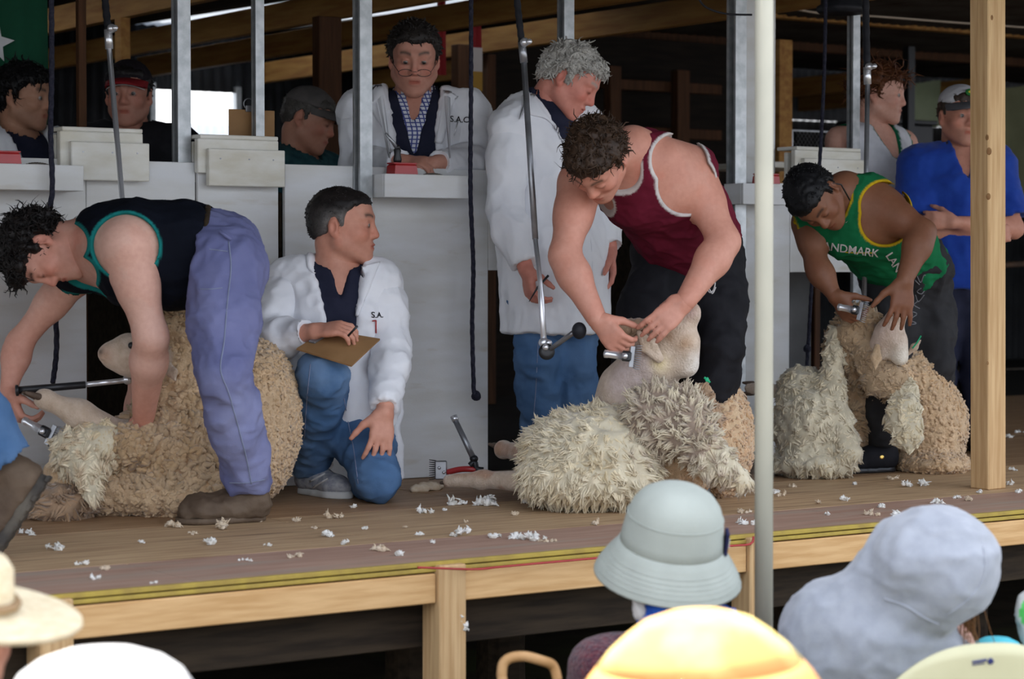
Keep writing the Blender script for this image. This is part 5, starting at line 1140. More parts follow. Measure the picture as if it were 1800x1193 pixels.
def cf(V,C,m):
    u_ = (V-CAM)@cR/((V-CAM)@cF)*FPX+900; v_ = 596.5-(V-CAM)@cU/((V-CAM)@cF)*FPX
    p = sm01(-dist(V,W(1090,655,7.45)),-.14,-.07)*(1-m); C = C*(1-p[:,None])+p[:,None]*np.array([.60,.50,.47])
    for (uu,vv,rr,cc) in ((1205,605,.02,(.45,.28,.16)),(1175,590,.016,(.40,.24,.14)),(1228,640,.03,(.82,.80,.76)),(1160,640,.02,(.8,.68,.40)),(1215,548,.02,(.55,.38,.34))):
        q = np.exp(-((u_-uu)**2+(v_-vv)**2)/(2*(rr/.0019)**2))*(1-m)*.75; C = C*(1-q[:,None])+q[:,None]*np.array(cc)
    q = sm01(noise3(V,16),.0,.5)*(u_ < 960)*(1-m); C = C*(1-.45*q[:,None]*np.array([.5,.9,1.1])); return C
sb = sheep_body(t, wool, bare, lambda V: np.ones(len(V),bool), .0084, colf=cf)
curls(t, sb, lambda V: (bare_d(bare,V) > .02)&(uv_of(V)[0] > 1195), 3600, .010, .0075, TAN*np.array([.95,.88,.85]))
ear(t, W(1160,632,7.44), W(1122,583,7.40), .030, c=FACE*1.05); hoof(t, W(880,786,7.97), W(864,780,8.0)); hoof(t, W(794,846,7.82), W(778,848,7.84))
q = MB(); q.ball(W(1243,667,7.42),(.008,.004,.008),6); q.tube([W(1238,663,7.42),W(1248,672,7.42)],.004,6); q.build('ear_tag', mat('green_tag',(.02,.35,.16),.5), t)
LQ = lambda P0: np.where((((P0-W(1165,730,7.35))**2).sum(1) < .03)[:,None], np.array([[.36,.27,.21]]), np.array([[.72,.62,.44]]))
fleece(t, [e(1050,800,7.50,(.235,.135,.20)), e(1010,840,7.45,(.175,.075,.16)), e(1045,848,7.42,(.20,.070,.14)), e(1065,765,7.56,(.17,.09,.16)), e(985,785,7.62,(.12,.09,.14))], 11000, .029, .0049, (.7,.6,.42), root=CREAM, down=.55, tipf=LQ, cuts=[cut(plane_f(V3(0,0,ZD+.003),(0,0,-1)))])
fleece(t, [e(1165,738,7.42,(.13,.115,.10)), rc(W(1200,740,7.40),W(1235,790,7.34),.080,.060,.05)], 3800, .030, .0052, CREAM, 'fleece_flap', root=np.array([.36,.275,.21]), down=.1, per=11, rt=.3, tpow=.6)
fleece(t, [rc(W(1228,775,7.36),W(1260,815,7.32),.055,.050,.05), rc(W(1260,815,7.32),W(1312,850,7.30),.048,.026,.04)], 1700, .028, .0056, (.42,.32,.25), 'fleece_flap', root=CREAM*.95, down=.35, cuts=[cut(plane_f(V3(0,0,ZD+.003),(0,0,-1)))])
fleece(t, [rc(W(1232,690,7.50),W(1240,740,7.45),.035,.05,.03), e(1085,585,7.58,(.035,.03,.04)), rc(W(1090,582,7.56),W(1135,575,7.56),.035,.03,.03)], 800, .02, .006, BRN, 'brown_wool', root=BRN*1.5, down=.2)
# ---- right-hand sheep
t = thing('sheep', onZ(1540,838), 'right-hand sheep sitting upright with fleece opened at the neck', 'sheep', 'sheep being shorn')
wool = [e(1624,748,9.0,(.166,.205,.24)), e(1598,670,8.80,(.115,.125,.13)), e(1612,700,8.86,(.13,.14,.15)), rc(W(1502,780,8.94),W(1500,610,8.74),.135,.105,.06), rc(W(1500,610,8.68),W(1505,572,8.64),.09,.075,.05), e(1560,660,8.66,(.085,.08,.09)), e(1640,815,8.86,(.14,.05,.2))]
bare = [ec(W(1548,612,8.56),W(1562,585,8.52),dirc(.7,.4,.6),(.050,.055),(.048,.052),.03), ec(W(1562,585,8.52),W(1580,548,8.50),dirc(.7,.4,.6),(.046,.050),(.034,.038),.03), rc(W(1582,628,8.52),W(1580,600,8.50),.032,.034,.03), rc(W(1385,690,8.75),W(1318,682,8.9),.03,.022,.03)]
def cf(V,C,m):
    u_ = (V-CAM)@cR/((V-CAM)@cF)*FPX+900; v_ = 596.5-(V-CAM)@cU/((V-CAM)@cF)*FPX
    q = np.exp(-((u_-1582)**2+(v_-625)**2)/(2*17**2))*(1-m); C = C*(1-q[:,None])+q[:,None]*np.array([.84,.80,.70])
    q = np.exp(-((u_-1553)**2+(v_-580)**2)/(2*28**2))*(1-m); C = C*(1-.8*q[:,None])+.8*q[:,None]*np.array([.64,.50,.43])
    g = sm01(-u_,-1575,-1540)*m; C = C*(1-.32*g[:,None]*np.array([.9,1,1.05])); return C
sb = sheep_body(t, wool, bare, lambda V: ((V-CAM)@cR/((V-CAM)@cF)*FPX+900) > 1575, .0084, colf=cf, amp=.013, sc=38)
curls(t, sb, lambda V: (bare_d(bare,V) > .02)&(uv_of(V)[0] > 1570), 4200, .010, .0078, TAN*np.array([.98,.96,.95]))
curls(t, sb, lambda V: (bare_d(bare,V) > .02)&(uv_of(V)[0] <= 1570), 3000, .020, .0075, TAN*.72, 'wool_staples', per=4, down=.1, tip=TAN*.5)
ear(t, W(1542,608,8.48), W(1538,648,8.44), .022, c=TAN*.8); ear(t, W(1596,622,8.60), W(1618,598,8.58), .014, c=FACE); hoof(t, W(1322,690,8.9), W(1306,692,8.92), .016); hoof(t, W(1322,674,8.9), W(1308,672,8.92), .014)
q = MB(); q.tube([W(1604,612,8.57),W(1612,602,8.56),W(1619,590,8.56)],.003,6); q.build('ear_tag', MATS['green_tag'], t)
fleece(t, [e(1425,755,8.66,(.135,.165,.18)), e(1430,815,8.6,(.15,.05,.16)), e(1410,690,8.72,(.09,.10,.12)), rc(W(1470,590,8.62),W(1460,680,8.60),.032,.04,.04), rc(W(1460,680,8.60),W(1490,800,8.5),.045,.05,.04)], 7200, .020, .0052, (.62,.54,.40), root=CREAM*.88, down=.35, cuts=[cut(plane_f(V3(0,0,ZD+.003),(0,0,-1)))])
fleece(t, [rc(W(1592,690,8.56),W(1590,730,8.50),.045,.05,.04), rc(W(1588,730,8.50),W(1596,768,8.46),.06,.05,.03)], 1000, .02, .007, CREAM, 'foreleg_wool', root=CREAM*.95, down=.5)
fleece(t, [e(1520,560,8.58,(.055,.045,.05)), e(1495,585,8.6,(.05,.06,.05)), e(1556,668,8.58,(.088,.062,.07)), e(1528,625,8.58,(.05,.06,.06))], 2000, .014, .0062, TAN*.55, 'neck_wool', root=TAN*.8, down=.2)
# ================================================================ PEOPLE BEHIND THE BOARDS
def cap(hd, parent, mcrown, mbrim=None, name='cap', band=None, visor=False):
    P = [el(hd.w(0,-.012,.052), hd.R, (.086*hd.s,.105*hd.s,.082*hd.s), .01), cut(plane_f(hd.w(0,0,.055), -hd.R[2])) if not visor else cut(plane_f(hd.w(0,0,.055), -hd.R[2]))]
    if visor: P.append(cut(plane_f(hd.w(0,0,.105), hd.R[2])))
    parent = garment(name, parent, P, mcrown, .007, wrinkle(.002,20)); n = 14; top = []; bot = []
    for i in range(n+1):
        a = math.pi*(i/n); x = -.078*math.cos(a)
        for j in range(5):
            q = j/4; yy = .010+.066*math.sin(a)**.5+q*(.016+.082*math.sin(a)**.6); zz = .062-.022*q*q-.014*(x/.078)**2
            p = hd.w(x*(1-.06*q), yy, zz); top.append(p+hd.R[2]*.0025); bot.append(p-hd.R[2]*.0025)
    N = len(top); F = []
    for i in range(n):
        for j in range(4):
            q = i*5+j; F += [(q,q+1,q+6,q+5),(N+q,N+q+5,N+q+6,N+q+1)]
        F.append((i*5+4,N+i*5+4,N+(i+1)*5+4,(i+1)*5+4))
    mk('peak', top+bot, F, mbrim or mcrown, parent, True)
def standing(label, hc, hf, hu, yaw_r, yaw_t, skin, D0, feet_z, hs=1.0, sh=.185, lean=0.0, arms=None, m=1.0, fat=.0, eyes='open', pk=None, hmesh=.0072, neckdrop=.15, hp=None, h=.018):
    """upright figure hung from its head position; yaw = facing direction (right, toward viewer)"""
    f = nrm(yaw_r*cR*1.0-yaw_t*np.array([cF[0],cF[1],0])); f[2] = 0; f = nrm(f); s = np.cross(f,(0,0,1)); up = V3(0,0,1)
    hc = np.asarray(hc); hd = Head(hc, hf, hu, hs); N = hc-up*neckdrop-f*(.045+lean*.1); P = N-up*.52-f*lean*.30; C = N-up*.13-f*lean*.05; Wt = N-up*.36-f*lean*.18
    t = thing('person', (P[0],P[1],feet_z), label, 'person'); SR, SL = N+s*sh-up*.055, N-s*sh-up*.055
    J = dict(N=N,C=C,Wt=Wt,P=P,SR=SR,SL=SL,f=f,s=s,up=up,hd=hd,t=t)
    if arms == 'crossed':
        J.update(ER=SR-up*.27+f*.08+s*.06, EL=SL-up*.27+f*.08-s*.06); J.update(WR=N-up*.345+f*.175-s*.085, WL=N-up*.30+f*.215+s*.085, fR=-s-.25*f, fL=s-.15*f+.1*up)
    elif arms is not None: J.update(arms)
    else:
        J.update(ER=SR-up*.28+s*.04-f*.02, EL=SL-up*.28-s*.04-f*.02); J.update(WR=J['ER']-up*.22+f*.10, WL=J['EL']-up*.22+f*.10)
    tor = torso(P,Wt,C,N,s,SR,SL,m,fat); aR, aL = arm(SR,J['ER'],J['WR'],m), arm(SL,J['EL'],J['WL'],m)
    fR, fL = nrm(J['WR']-J['ER']), nrm(J['WL']-J['EL'])
    nR, nL = J.get('nR', -s), J.get('nL', s)
    if arms == 'crossed': nR, nL = -f, -f
    hR = hand(J['WR'], J.get('fR',fR), nR, True, (.6,.7,.5), (.5,.4), 1.0, E=J['ER']); hL = hand(J['WL'], J.get('fL',fL), nL, False, (.6,.7,.5), (.5,.4), 1.0, E=J['EL'])
    foot = V3(0,0,feet_z+.09); H1, H2 = P+s*.09-up*.02, P-s*.09-up*.02; A1, A2 = V3(*(P+s*.10)[:2],0)+foot, V3(*(P-s*.10)[:2],0)+foot
    K1, K2 = (H1+A1)/2+f*.05, (H2+A2)/2+f*.05; lg = leg(H1,K1,A1)+leg(H2,K2,A2); nk = [rc(N-up*.03, hd.w(0,-.03,-.055), .066*hs, .060*hs, .03)]
    body_mesh(t, skin, [tor,aR,aL,lg], hd, [hR,hL], nk, h, hmesh, .0065, hp_=dict(eyes=eyes, **(hp or {})), pk=pk or {})
    J.update(tor=tor,aR=aR,aL=aL,lg=lg,A1=A1,A2=A2); return J
def trousers(J, m): 
    garment('trousers', J['t'], inf(J['lg'],.022)+inf(J['tor'][:1],.008)+[cut(plane_f(J['A1']-V3(0,0,.02),(0,0,-1)))], m, .018, wrinkle(.006,8))
    for A in (J['A1'],J['A2']): shoe(J['t'], A, J['f'], m_dark, m_sole)
def sleeves(J, part=1.0):
    out = []
    for S,E,Wr in ((J['SR'],J['ER'],J['WR']),(J['SL'],J['EL'],J['WL'])): out += inf(arm(S,E,Wr),.024)
    return out
PZ = ZD-.006
# judge with spectacles leaning on the boards
N = W(733,188,8.92)
J = standing('bespectacled judge in a white coat leaning on the boards with clasped hands', W(728,104,8.80), dirc(.06,-.30,.95), dirc(.02,.95,.30), .05, 1, (.52,.26,.19), 8.9, PZ, 1.13, .20, .15, m=1.10, fat=.02, eyes='open', hmesh=.0048,
    arms=dict(ER=W(628,292,8.80), EL=W(838,290,8.80), WR=W(708,284,8.56), WL=W(766,286,8.56), fR=dirc(.85,-.05,.35), fL=dirc(-.85,-.15,.4), nR=dirc(.0,-.8,-.5), nL=dirc(0,-.8,-.5)), pk=dict(brow=(.06,.045,.035),flush=.5,stubble=.1), hp=dict(mouth=.0015,jaw=1.08), h=.015)
t, hd, N, f, s, up = J['t'], J['hd'], J['N'], J['f'], J['s'], J['up']
hd.hair(t, (.016,.013,.012), (.040,.034,.030), .016, 'short', .066, -.05, nlocks=900, L=.018, r=.0034, noise=.004, temple=.02, h=.008)
m_check = bpy.data.materials.new('blue_checked_cotton'); m_check.use_nodes = True; n_ = m_check.node_tree.nodes; l_ = m_check.node_tree.links; b_ = n_['Principled BSDF']; b_.inputs['Roughness'].default_value = .85
tc_ = n_.new('ShaderNodeTexCoord'); sp_ = n_.new('ShaderNodeSeparateXYZ'); l_.new(tc_.outputs['Object'], sp_.inputs[0]); outs = []
for ax_ in (0,2):
    mu = n_.new('ShaderNodeMath'); mu.operation = 'MULTIPLY'; mu.inputs[1].default_value = 62.0; l_.new(sp_.outputs[ax_], mu.inputs[0]); fr = n_.new('ShaderNodeMath'); fr.operation = 'FRACT'; l_.new(mu.outputs[0], fr.inputs[0]); lt = n_.new('ShaderNodeMath'); lt.operation = 'LESS_THAN'; lt.inputs[1].default_value = .30; l_.new(fr.outputs[0], lt.inputs[0]); outs.append(lt)
mxx = n_.new('ShaderNodeMath'); mxx.operation = 'MAXIMUM'; l_.new(outs[0].outputs[0], mxx.inputs[0]); l_.new(outs[1].outputs[0], mxx.inputs[1]); mc_ = n_.new('ShaderNodeMixRGB'); mc_.inputs[1].default_value = (.62,.64,.70,1); mc_.inputs[2].default_value = (.05,.07,.25,1); l_.new(mxx.outputs[0], mc_.inputs[0]); l_.new(mc_.outputs[0], b_.inputs['Base Color'])
shirt = inf(J['tor'][:3],.012)+[rc(N-up*.06,N+up*.035,.094,.084,.02), rc(N-up*.02,N+up*.2,.074,.09,0,'s'), rc(N-up*.10+f*.12,N+up*.05+f*.09,.012,.04,.01,'s')]
garment('checked_shirt', t, shirt, m_check, .011, wrinkle(.002,10))
vest = inf(J['tor'][:3],.022)+[rc(N-up*.05,N+up*.045,.104,.092,.02), rc(N-up*.03,N+up*.2,.084,.10,0,'s'), vopen(N,s,f,up,.072,.03,.004,-.22,.02)]
garment('navy_cardigan', t, vest, m_navy, .011, wrinkle(.003,10))
c1 = inf(J['tor'],.034)+[ec(J['P'],J['P']-up*.45,s,(.20,.17),(.20,.18),.06), cut(plane_f(J['P']-up*.42,-up)), vopen(N,s,f,up,.105,.02,.05,-.42,.02), rc(N-up*.03,N+up*.2,.105,.13,.01,'s')]
co = garment2('coat', t, [c1, sleeves(J)+[endcut(J['WR'],J['ER'],.03), endcut(J['WL'],J['EL'],.03)]], m_coat, .0105, folds2); bv = bvh_of(co)
ribbon(bv, [(668,140),(676,162),(690,205),(703,252)], [(652,150),(655,180),(648,188),(694,254)], m_coat, co, 'lapel'); ribbon(bv, [(780,140),(779,165),(774,205),(766,250)], [(798,145),(806,168),(797,182),(776,252)], m_coat, co, 'lapel')
text_on(bv, 'S.A.C', 790, 214, 15, m_blackcloth, co, 'lettering', -.05)
q = MB(); q.tube([cast(bv,804,212,.006)[0],cast(bv,797,238,.005)[0]],.0026,6); q.build('pen', m_chrome, co, True)
trousers(J, m_navy)
gl = MB(); 
for e_ in (-1,1):
    gl.tube([hd.w(e_*.031+.024*math.cos(a),.113,-.026+.012*math.sin(a)) for a in np.linspace(0,6.283,20)],.0013,5); gl.tube([hd.w(e_*.055,.111,-.022),hd.w(e_*.078,.05,.0),hd.w(e_*.085,-.01,.015)],.0012,5)
gl.tube([hd.w(-.008,.114,-.022),hd.w(0,.123,-.020),hd.w(.008,.114,-.022)],.0013,5); tag(gl.build('spectacles', m_dark, smooth=True), 'thin dark spectacles low on the leaning judge\'s nose', 'spectacles')
# man at the far left, white coat, dark hair
J = standing('dark-haired man in a white coat at the far left, looking right', W(42,172,9.3), dirc(.92,-.12,.30), dirc(.08,.98,.08), .8, .75, (.40,.215,.135), 9.3, PZ, 1.08, .18, .0, pk=dict(brow=(.01,.008,.008),flush=.2,stubble=.4))
t, N, f, s, up = J['t'], J['N'], J['f'], J['s'], J['up']
J['hd'].hair(t, (.004,.004,.005), (.010,.009,.009), .020, 'wavy', .060, -.075, nlocks=650, L=.035, r=.004, noise=.006, temple=.01, h=.008)
garment('navy_polo', t, inf(J['tor'][:3],.014)+[rc(N-up*.06,N+up*.03,.092,.082,.02), rc(N-up*.02+f*.02,N+up*.2,.072,.09,0,'s')], m_navy, .010)
coat = inf(J['tor'],.032)+sleeves(J)+[vopen(N,s,f,up,.10,.02,.02,-.34,.02), rc(N-up*.03,N+up*.2,.105,.13,.01,'s'), ec(J['P'],J['P']-up*.4,s,(.19,.16),(.19,.17),.06), cut(plane_f(J['P']-up*.38,-up)), endcut(J['WR'],J['ER'],.03), endcut(J['WL'],J['EL'],.03)]
garment('coat', t, coat, m_coat, .013, folds2); trousers(J, m_navy)
# man in the red-peaked visor
J = standing('man in a dark shirt and red-peaked visor facing the camera', W(226,168,9.25), dirc(.0,-.08,1), dirc(.0,1,.08), .0, 1, (.42,.20,.14), 9.25, PZ, 1.10, .20, .0, m=1.12, fat=.03, pk=dict(brow=(.05,.03,.02),flush=.4), hp=dict(mouth=.004))
t, N, f, s, up = J['t'], J['N'], J['f'], J['s'], J['up']
J['hd'].hair(t, (.008,.007,.007), (.015,.013,.012), .010, 'short', .066, -.05, nlocks=500, L=.015, r=.003, h=.008)
m_visor = mat('dark_cap',(.012,.009,.012),.8); m_redcap = mat('red_peak',(.20,.012,.016),.7)
cap(J['hd'], t, m_visor, m_redcap, 'cap')
V = []; q = MB(); hd = J['hd']; q.tube([hd.w(-.078*math.cos(a)*.94,.138*math.sin(a)**.55 if math.sin(a) > 0 else .02,.036-.018*math.cos(a)**2) for a in np.linspace(.25,math.pi-.25,20)],.0016,5); q.build('peak_edge', m_whitetrim, t, True)
garment('dark_shirt', t, inf(J['tor'],.026)+sleeves(J)+[rc(N-up*.05,N+up*.02,.09,.085,.02), vopen(N,s,f,up,.055,.03,.0,-.13,.02), rc(N-up*.0,N+up*.2,.080,.10,0,'s'), endcut(J['WR'],J['ER'],.03), endcut(J['WL'],J['EL'],.03)], m_blackcloth, .014, wrinkle(.007,8)); trousers(J, m_blackcloth)
# man in the grey cap looking right
J = standing('stooping man in a grey cap and teal checked shirt looking right', W(542,212,9.35), dirc(.90,-.32,.22), dirc(.30,.93,.0), .8, .5, (.50,.25,.17), 9.35, PZ, 1.05, .18, .1, eyes='shut', pk=dict(brow=(.12,.09,.07),flush=.6))
t, N, f, s, up = J['t'], J['N'], J['f'], J['s'], J['up']
J['hd'].hair(t, (.05,.045,.04), (.12,.11,.10), .008, 'short', .06, -.05, nlocks=400, L=.012, r=.0028, h=.008); cap(J['hd'], t, cloth_mat('faded_grey_cap',(.075,.070,.068),(.11,.10,.095)))
garment('teal_shirt', t, inf(J['tor'],.024)+sleeves(J)+[rc(N-up*.05,N+up*.03,.088,.08,.02), rc(N-up*.02+f*.03,N+up*.2,.072,.09,0,'s'), endcut(J['WR'],J['ER'],.03), endcut(J['WL'],J['EL'],.03)], mat('teal_check',(.015,.055,.07),.85,(.03,.10,.11),24), .013, wrinkle(.006,9)); trousers(J, m_navy)
# youth in the white singlet, arms crossed
J = standing('red-haired youth in a white singlet with crossed arms, looking right', W(1546,168,10.0), dirc(.88,-.12,.30), dirc(.06,1,.0), .62, .78, (.62,.35,.27), 10.0, PZ, 1.02, .20, arms='crossed', m=1.05, pk=dict(brow=(.16,.07,.03),flush=.4))
t, N, f, s, up, hd = (J[k] for k in ('t','N','f','s','up','hd'))
hd.hair(t, (.085,.026,.010), (.16,.06,.022), .022, 'curly', .066, -.05, nlocks=800, L=.038, r=.0036, noise=.009, nscale=40, h=.008)
q = MB(); q.tube([hd.w(.088*math.sin(a),-.012+.112*math.cos(a),.075) for a in np.linspace(-2.2,2.2,24)],.006,6); q.build('sunglasses', m_black, t, True)
nka = [rc(N-up*.02,N+up*.2,.085,.11,0,'s'), rc(N-up*.10+f*.13,N+f*.12,.03,.075,.02,'s')]; ah = [rc(J['SR']+s*.02,J['SR']+s*.2,.085,.12,0,'s'), rc(J['SL']-s*.02,J['SL']-s*.2,.085,.12,0,'s')]
garment('singlet', t, inf(J['tor'],.014)+[cut(plane_f(J['P']-up*.02,-up))]+nka+ah, m_attrcloth, .009, near_holes(wrinkle(.004,9),nka+ah), trimcol((.66,.67,.72),(.01,.13,.06),nka+ah,.012)); trousers(J, m_blackcloth)
# man in the blue polo, arms crossed
J = standing('man in a royal blue polo and white cap with crossed arms behind the timber post', W(1688,206,9.7), dirc(.22,-.10,1), dirc(.02,1,.05), .15, 1, (.48,.23,.16), 9.7, PZ, 1.05, .168, arms='crossed', m=1.0, fat=.03, pk=dict(brow=(.06,.04,.03),flush=.4,stubble=.3))
t, N, f, s, up, hd = (J[k] for k in ('t','N','f','s','up','hd'))
hd.hair(t, (.03,.02,.014), (.06,.04,.03), .008, 'short', .06, -.05, nlocks=400, L=.012, r=.0028, h=.008); cap(hd, t, mat('white_cap',(.50,.50,.52),.8,(.42,.42,.44),9.0), mat('dark_peak',(.10,.10,.11),.8))
q = MB(); q.lathe([(.0001,.006),(.012,.006),(.0205,.003),(.022,0)], frame4(hd.w(0,.086,.100), hd.R[1]+.35*hd.R[2], hd.R[0])@np.diag([1,.75,1,1]), 20); q.build('cap_emblem', mat('green_emblem',(.02,.14,.03),.6), t, True)
q = MB(); q.lathe([(.0001,.0085),(.010,.0085),(.0115,.0065)], frame4(hd.w(0,.086,.100), hd.R[1]+.35*hd.R[2], hd.R[0])@np.diag([1,.55,1,1]), 16); q.build('emblem_figure', mat('yellow_emblem',(.55,.48,.04),.6), t, True)
half = []
for S,E in ((J['SR'],J['ER']),(J['SL'],J['EL'])): half += [rc(S,S+(E-S)*.75,.088,.085,.04)]
garment('blue_polo', t, inf(J['tor'],.028)+half+[rc(N-up*.05,N+up*.025,.095,.085,.02), vopen(N,s,f,up,.05,.03,.004,-.12,.02), rc(N,N+up*.2,.078,.10,0,'s'), cut(plane_f(J['P']-up*.06,-up))]+[rc(S+(E-S)*1.12,S+(E-S)*1.5,.11,.11,0,'s') for S,E in ((J['SR'],J['ER']),(J['SL'],J['EL']))], cloth_mat('royal_blue_cotton',(.008,.035,.24),(.012,.05,.30)), .012, wrinkle(.008,8)); trousers(J, m_navy)
# ================================================================ SPECTATORS IN FRONT AND SMALL THINGS
def seated(label, hc, yaw, s, jm, skin=(.55,.30,.22), hair=((.03,.02,.015),(.06,.04,.03)), fwd_tilt=-.15, hoodie=None, headfwd=None, headup=None, drop=0.0):
    """spectator on a chair facing the stage; the head centre is given"""
    f = V3(math.sin(yaw), math.cos(yaw), 0); sd = V3(math.cos(yaw), -math.sin(yaw), 0); up = V3(0,0,1); hc = np.asarray(hc)
    o = hc-f*.03*s; o[2] = 0; L = lambda x,y,z: o+sd*x*s+f*y*s+up*(hc[2]+(z-1.15)*s-drop)
    t = thing('person', (o[0],o[1],0), label, 'person'); hd = Head(hc-up*.02, headfwd if headfwd is not None else f+up*fwd_tilt, headup if headup is not None else up, s*.97)
    N, C, Wt, P = L(0,-.02,.985), L(0,.0,.85), L(0,-.03,.66), L(0,-.02,.52); SR, SL = L(.185,-.01,.93), L(-.185,-.01,.93); ER, EL = L(.23,.06,.68), L(-.23,.06,.68); WR, WL = L(.10,.26,.60), L(-.10,.26,.60)
    gz = .09; K1, K2 = L(.11,.40,.50), L(-.11,.40,.50); A1, A2 = L(.11,.42,0), L(-.11,.42,0); A1[2] = A2[2] = gz
    tor = torso(P,Wt,C,N,sd,SR,SL,s*1.05); aR, aL = arm(SR,ER,WR,s), arm(SL,EL,WL,s); lg = leg(L(.09,0,.52),K1,A1,s)+leg(L(-.09,0,.52),K2,A2,s); nk = [rc(N, hd.w(0,-.03,-.055), .062*s,.058*s,.03)]
    body_mesh(t, skin, [tor,aR,aL,lg], hd, [hand(WR,f-sd*.6,-up,True,sc=s),hand(WL,f+sd*.6,-up,False,sc=s)], nk, .022, .009, .009, hp_=dict(eyes='shut'))
    hd.hair(t, *hair, .004, 'short', .06, -.07, nlocks=0, noise=.002, h=.012)
    ju = inf(tor,.026)+inf(aR,.024)+inf(aL,.024)+[rc(N-up*.05*s,N+up*.01,.092*s,.08*s,.02), endcut(WR,ER,.03), endcut(WL,EL,.03)]
    jo = garment('jumper', t, ju, jm, .016, wrinkle(.006,9)); garment('trousers', t, inf(lg,.022)+inf(tor[:1],.008)+[cut(plane_f(A1-V3(0,0,.02),(0,0,-1)))], m_navy, .02, wrinkle(.006,8))
    for A in (A1,A2): shoe(t, A, f, m_dark, m_sole)
    return dict(t=t,hd=hd,N=N,P=P,f=f,sd=sd,o=o,L=L,jo=jo,s=s)
# plastic chair, built once and copied
m_chair = mat('cream_plastic', (.62,.60,.38), .45, (.57,.55,.34), 6.0)
def chair_parts():
    out = []; n, m = 20, 14
    def shell(fn, name):
        V = []
        for o in (0,1):
            for j in range(m+1):
                for i in range(n+1): V.append(fn(i/n*2-1, j/m, o))
        F = []; k = (n+1)*(m+1)
        for j in range(m):
            for i in range(n):
                q = j*(n+1)+i; F += [(q,q+1,q+n+2,q+n+1),(k+q,k+q+n+1,k+q+n+2,k+q+1)]
        for i in range(n): F += [(i,k+i,k+i+1,i+1),(m*(n+1)+i,m*(n+1)+i+1,k+m*(n+1)+i+1,k+m*(n+1)+i)]
        for j in range(m): F += [(j*(n+1),(j+1)*(n+1),k+(j+1)*(n+1),k+j*(n+1)),(j*(n+1)+n,k+j*(n+1)+n,k+(j+1)*(n+1)+n,(j+1)*(n+1)+n)]
        out.append((name, mesh_data(name, V, F, m_chair)))
    def back(a, b, o):
        w = .225*(1-.35*max(0,b-.72)**2/.0784*.55); r = 1-(abs(a)**3.2)*.0; x = a*w; z = .47+b*.43-(.075*abs(a)**2.6 if b > .5 else 0)*(b-.5)*2; y = -.20-.06*b+.055*a*a+o*.006; return (x,y,z)
    def seat(a, b, o): return (a*(.225-.02*(1-b)), -.20+b*.42, .455+.012*a*a-.02*math.sin(b*3)+.006*o-(.03*(b-.85)/.15 if b > .85 else 0))
    shell(back,'chair_back'); shell(seat,'chair_seat')
    for sx in (-1,1):
        for y0,y1 in ((.17,.22),(-.17,-.26)):
            b = MB(); b.tube([(sx*.19,y0,.45),(sx*.215,y1,0)],.011,10); out.append(('chair_leg', mesh_data('chair_leg', b.V, b.F, m_galv)))
    return out
CH = chair_parts()
def chair(x, y, yaw, lab, group='cream plastic chairs'):
    t = thing('plastic_chair', (x,y,0), lab, 'chair', group); t.rotation_euler.z = -yaw
    for nm, me in CH:
        o = bpy.data.objects.new(nm, me); COL.objects.link(o); o.parent = t
    return t
def stool(J, lab):
    p = J['P']; z = p[2]-.125*J['s']; t = thing('stool', (p[0],p[1],0), lab, 'stool', 'low stools under the spectators')
    b = MB(); b.box((p[0]-.17,p[1]-.15,z-.03),(p[0]+.17,p[1]+.15,z),.004); b.build('seat', m_oldbeam, t)
    for sx in (-1,1):
        for sy in (-1,1): b = MB(); b.box((p[0]+sx*.14-.018,p[1]+sy*.12-.018,0),(p[0]+sx*.14+.018,p[1]+sy*.12+.018,z-.0305),.003); b.build('leg', m_oldbeam, t)
# bucket hat spectator
def hat(name, parent, prof, hd_or_M, m, n=40, warp=None, part='crown'):
    b = MB(); b.lathe(prof, hd_or_M, n); V = np.array(b.V)
    if warp: V = warp(V)
    return mk(part, V, b.F, m, parent, True)
m_knit = mat('maroon_knit', (.14,.035,.045), .95, (.06,.02,.035), 90, bump=1.0, bs=140, sheen=.3)
hcB = W(1184,968,5.28); J = seated('spectator in a pale bucket hat, maroon knit and blue scarf', hcB, math.radians(20), .94, m_knit, headup=dirc(.03,.97,.20), headfwd=cF*.9+cU*.25, drop=.065)
m_bucket = mat('pale_sage_canvas', (.40,.43,.385), .9, (.35,.375,.335), 9.0, bump=.15, bs=300)
upB = dirc(.10,.95,.33); MBk = frame4(W(1180,962,5.28), upB, cR)
th = thing('bucket_hat', W(1182,985,5.28), 'pale sage bucket hat on the spectator in front of the middle sheep', 'hat')
hat('bucket_hat', th, [(.0001,.155),(.03,.153),(.06,.145),(.085,.130),(.102,.108),(.112,.080),(.119,.035),(.124,-.005),(.119,-.005),(.105,.075),(.0001,.135)], MBk, m_bucket, part='crown')
br = [(.1235,.012),(.133,-.006),(.148,-.026),(.162,-.048),(.173,-.070),(.1735,-.073),(.170,-.071),(.147,-.027),(.128,-.006),(.120,.010)]
hat('bucket_hat', th, br, MBk, m_bucket, part='brim')
for i, (r_, z_) in enumerate([(.139,-.0175),(.146,-.0275),(.152,-.037),(.158,-.0465),(.164,-.057)]): b = MB(); b.tube([(MBk@np.array([(r_+.003)*math.cos(a),(r_+.003)*math.sin(a),z_,1]))[:3] for a in np.linspace(0,6.2832,60)],.0008,4); b.build('stitch_ring', m_bucket, th, True)
for r_, z_ in ((.1118,.082),): b = MB(); b.tube([(MBk@np.array([(r_)*math.cos(a),(r_)*math.sin(a),z_,1]))[:3] for a in np.linspace(0,6.2832,60)],.0014,6); b.build('crown_seam', m_bucket, th, True)
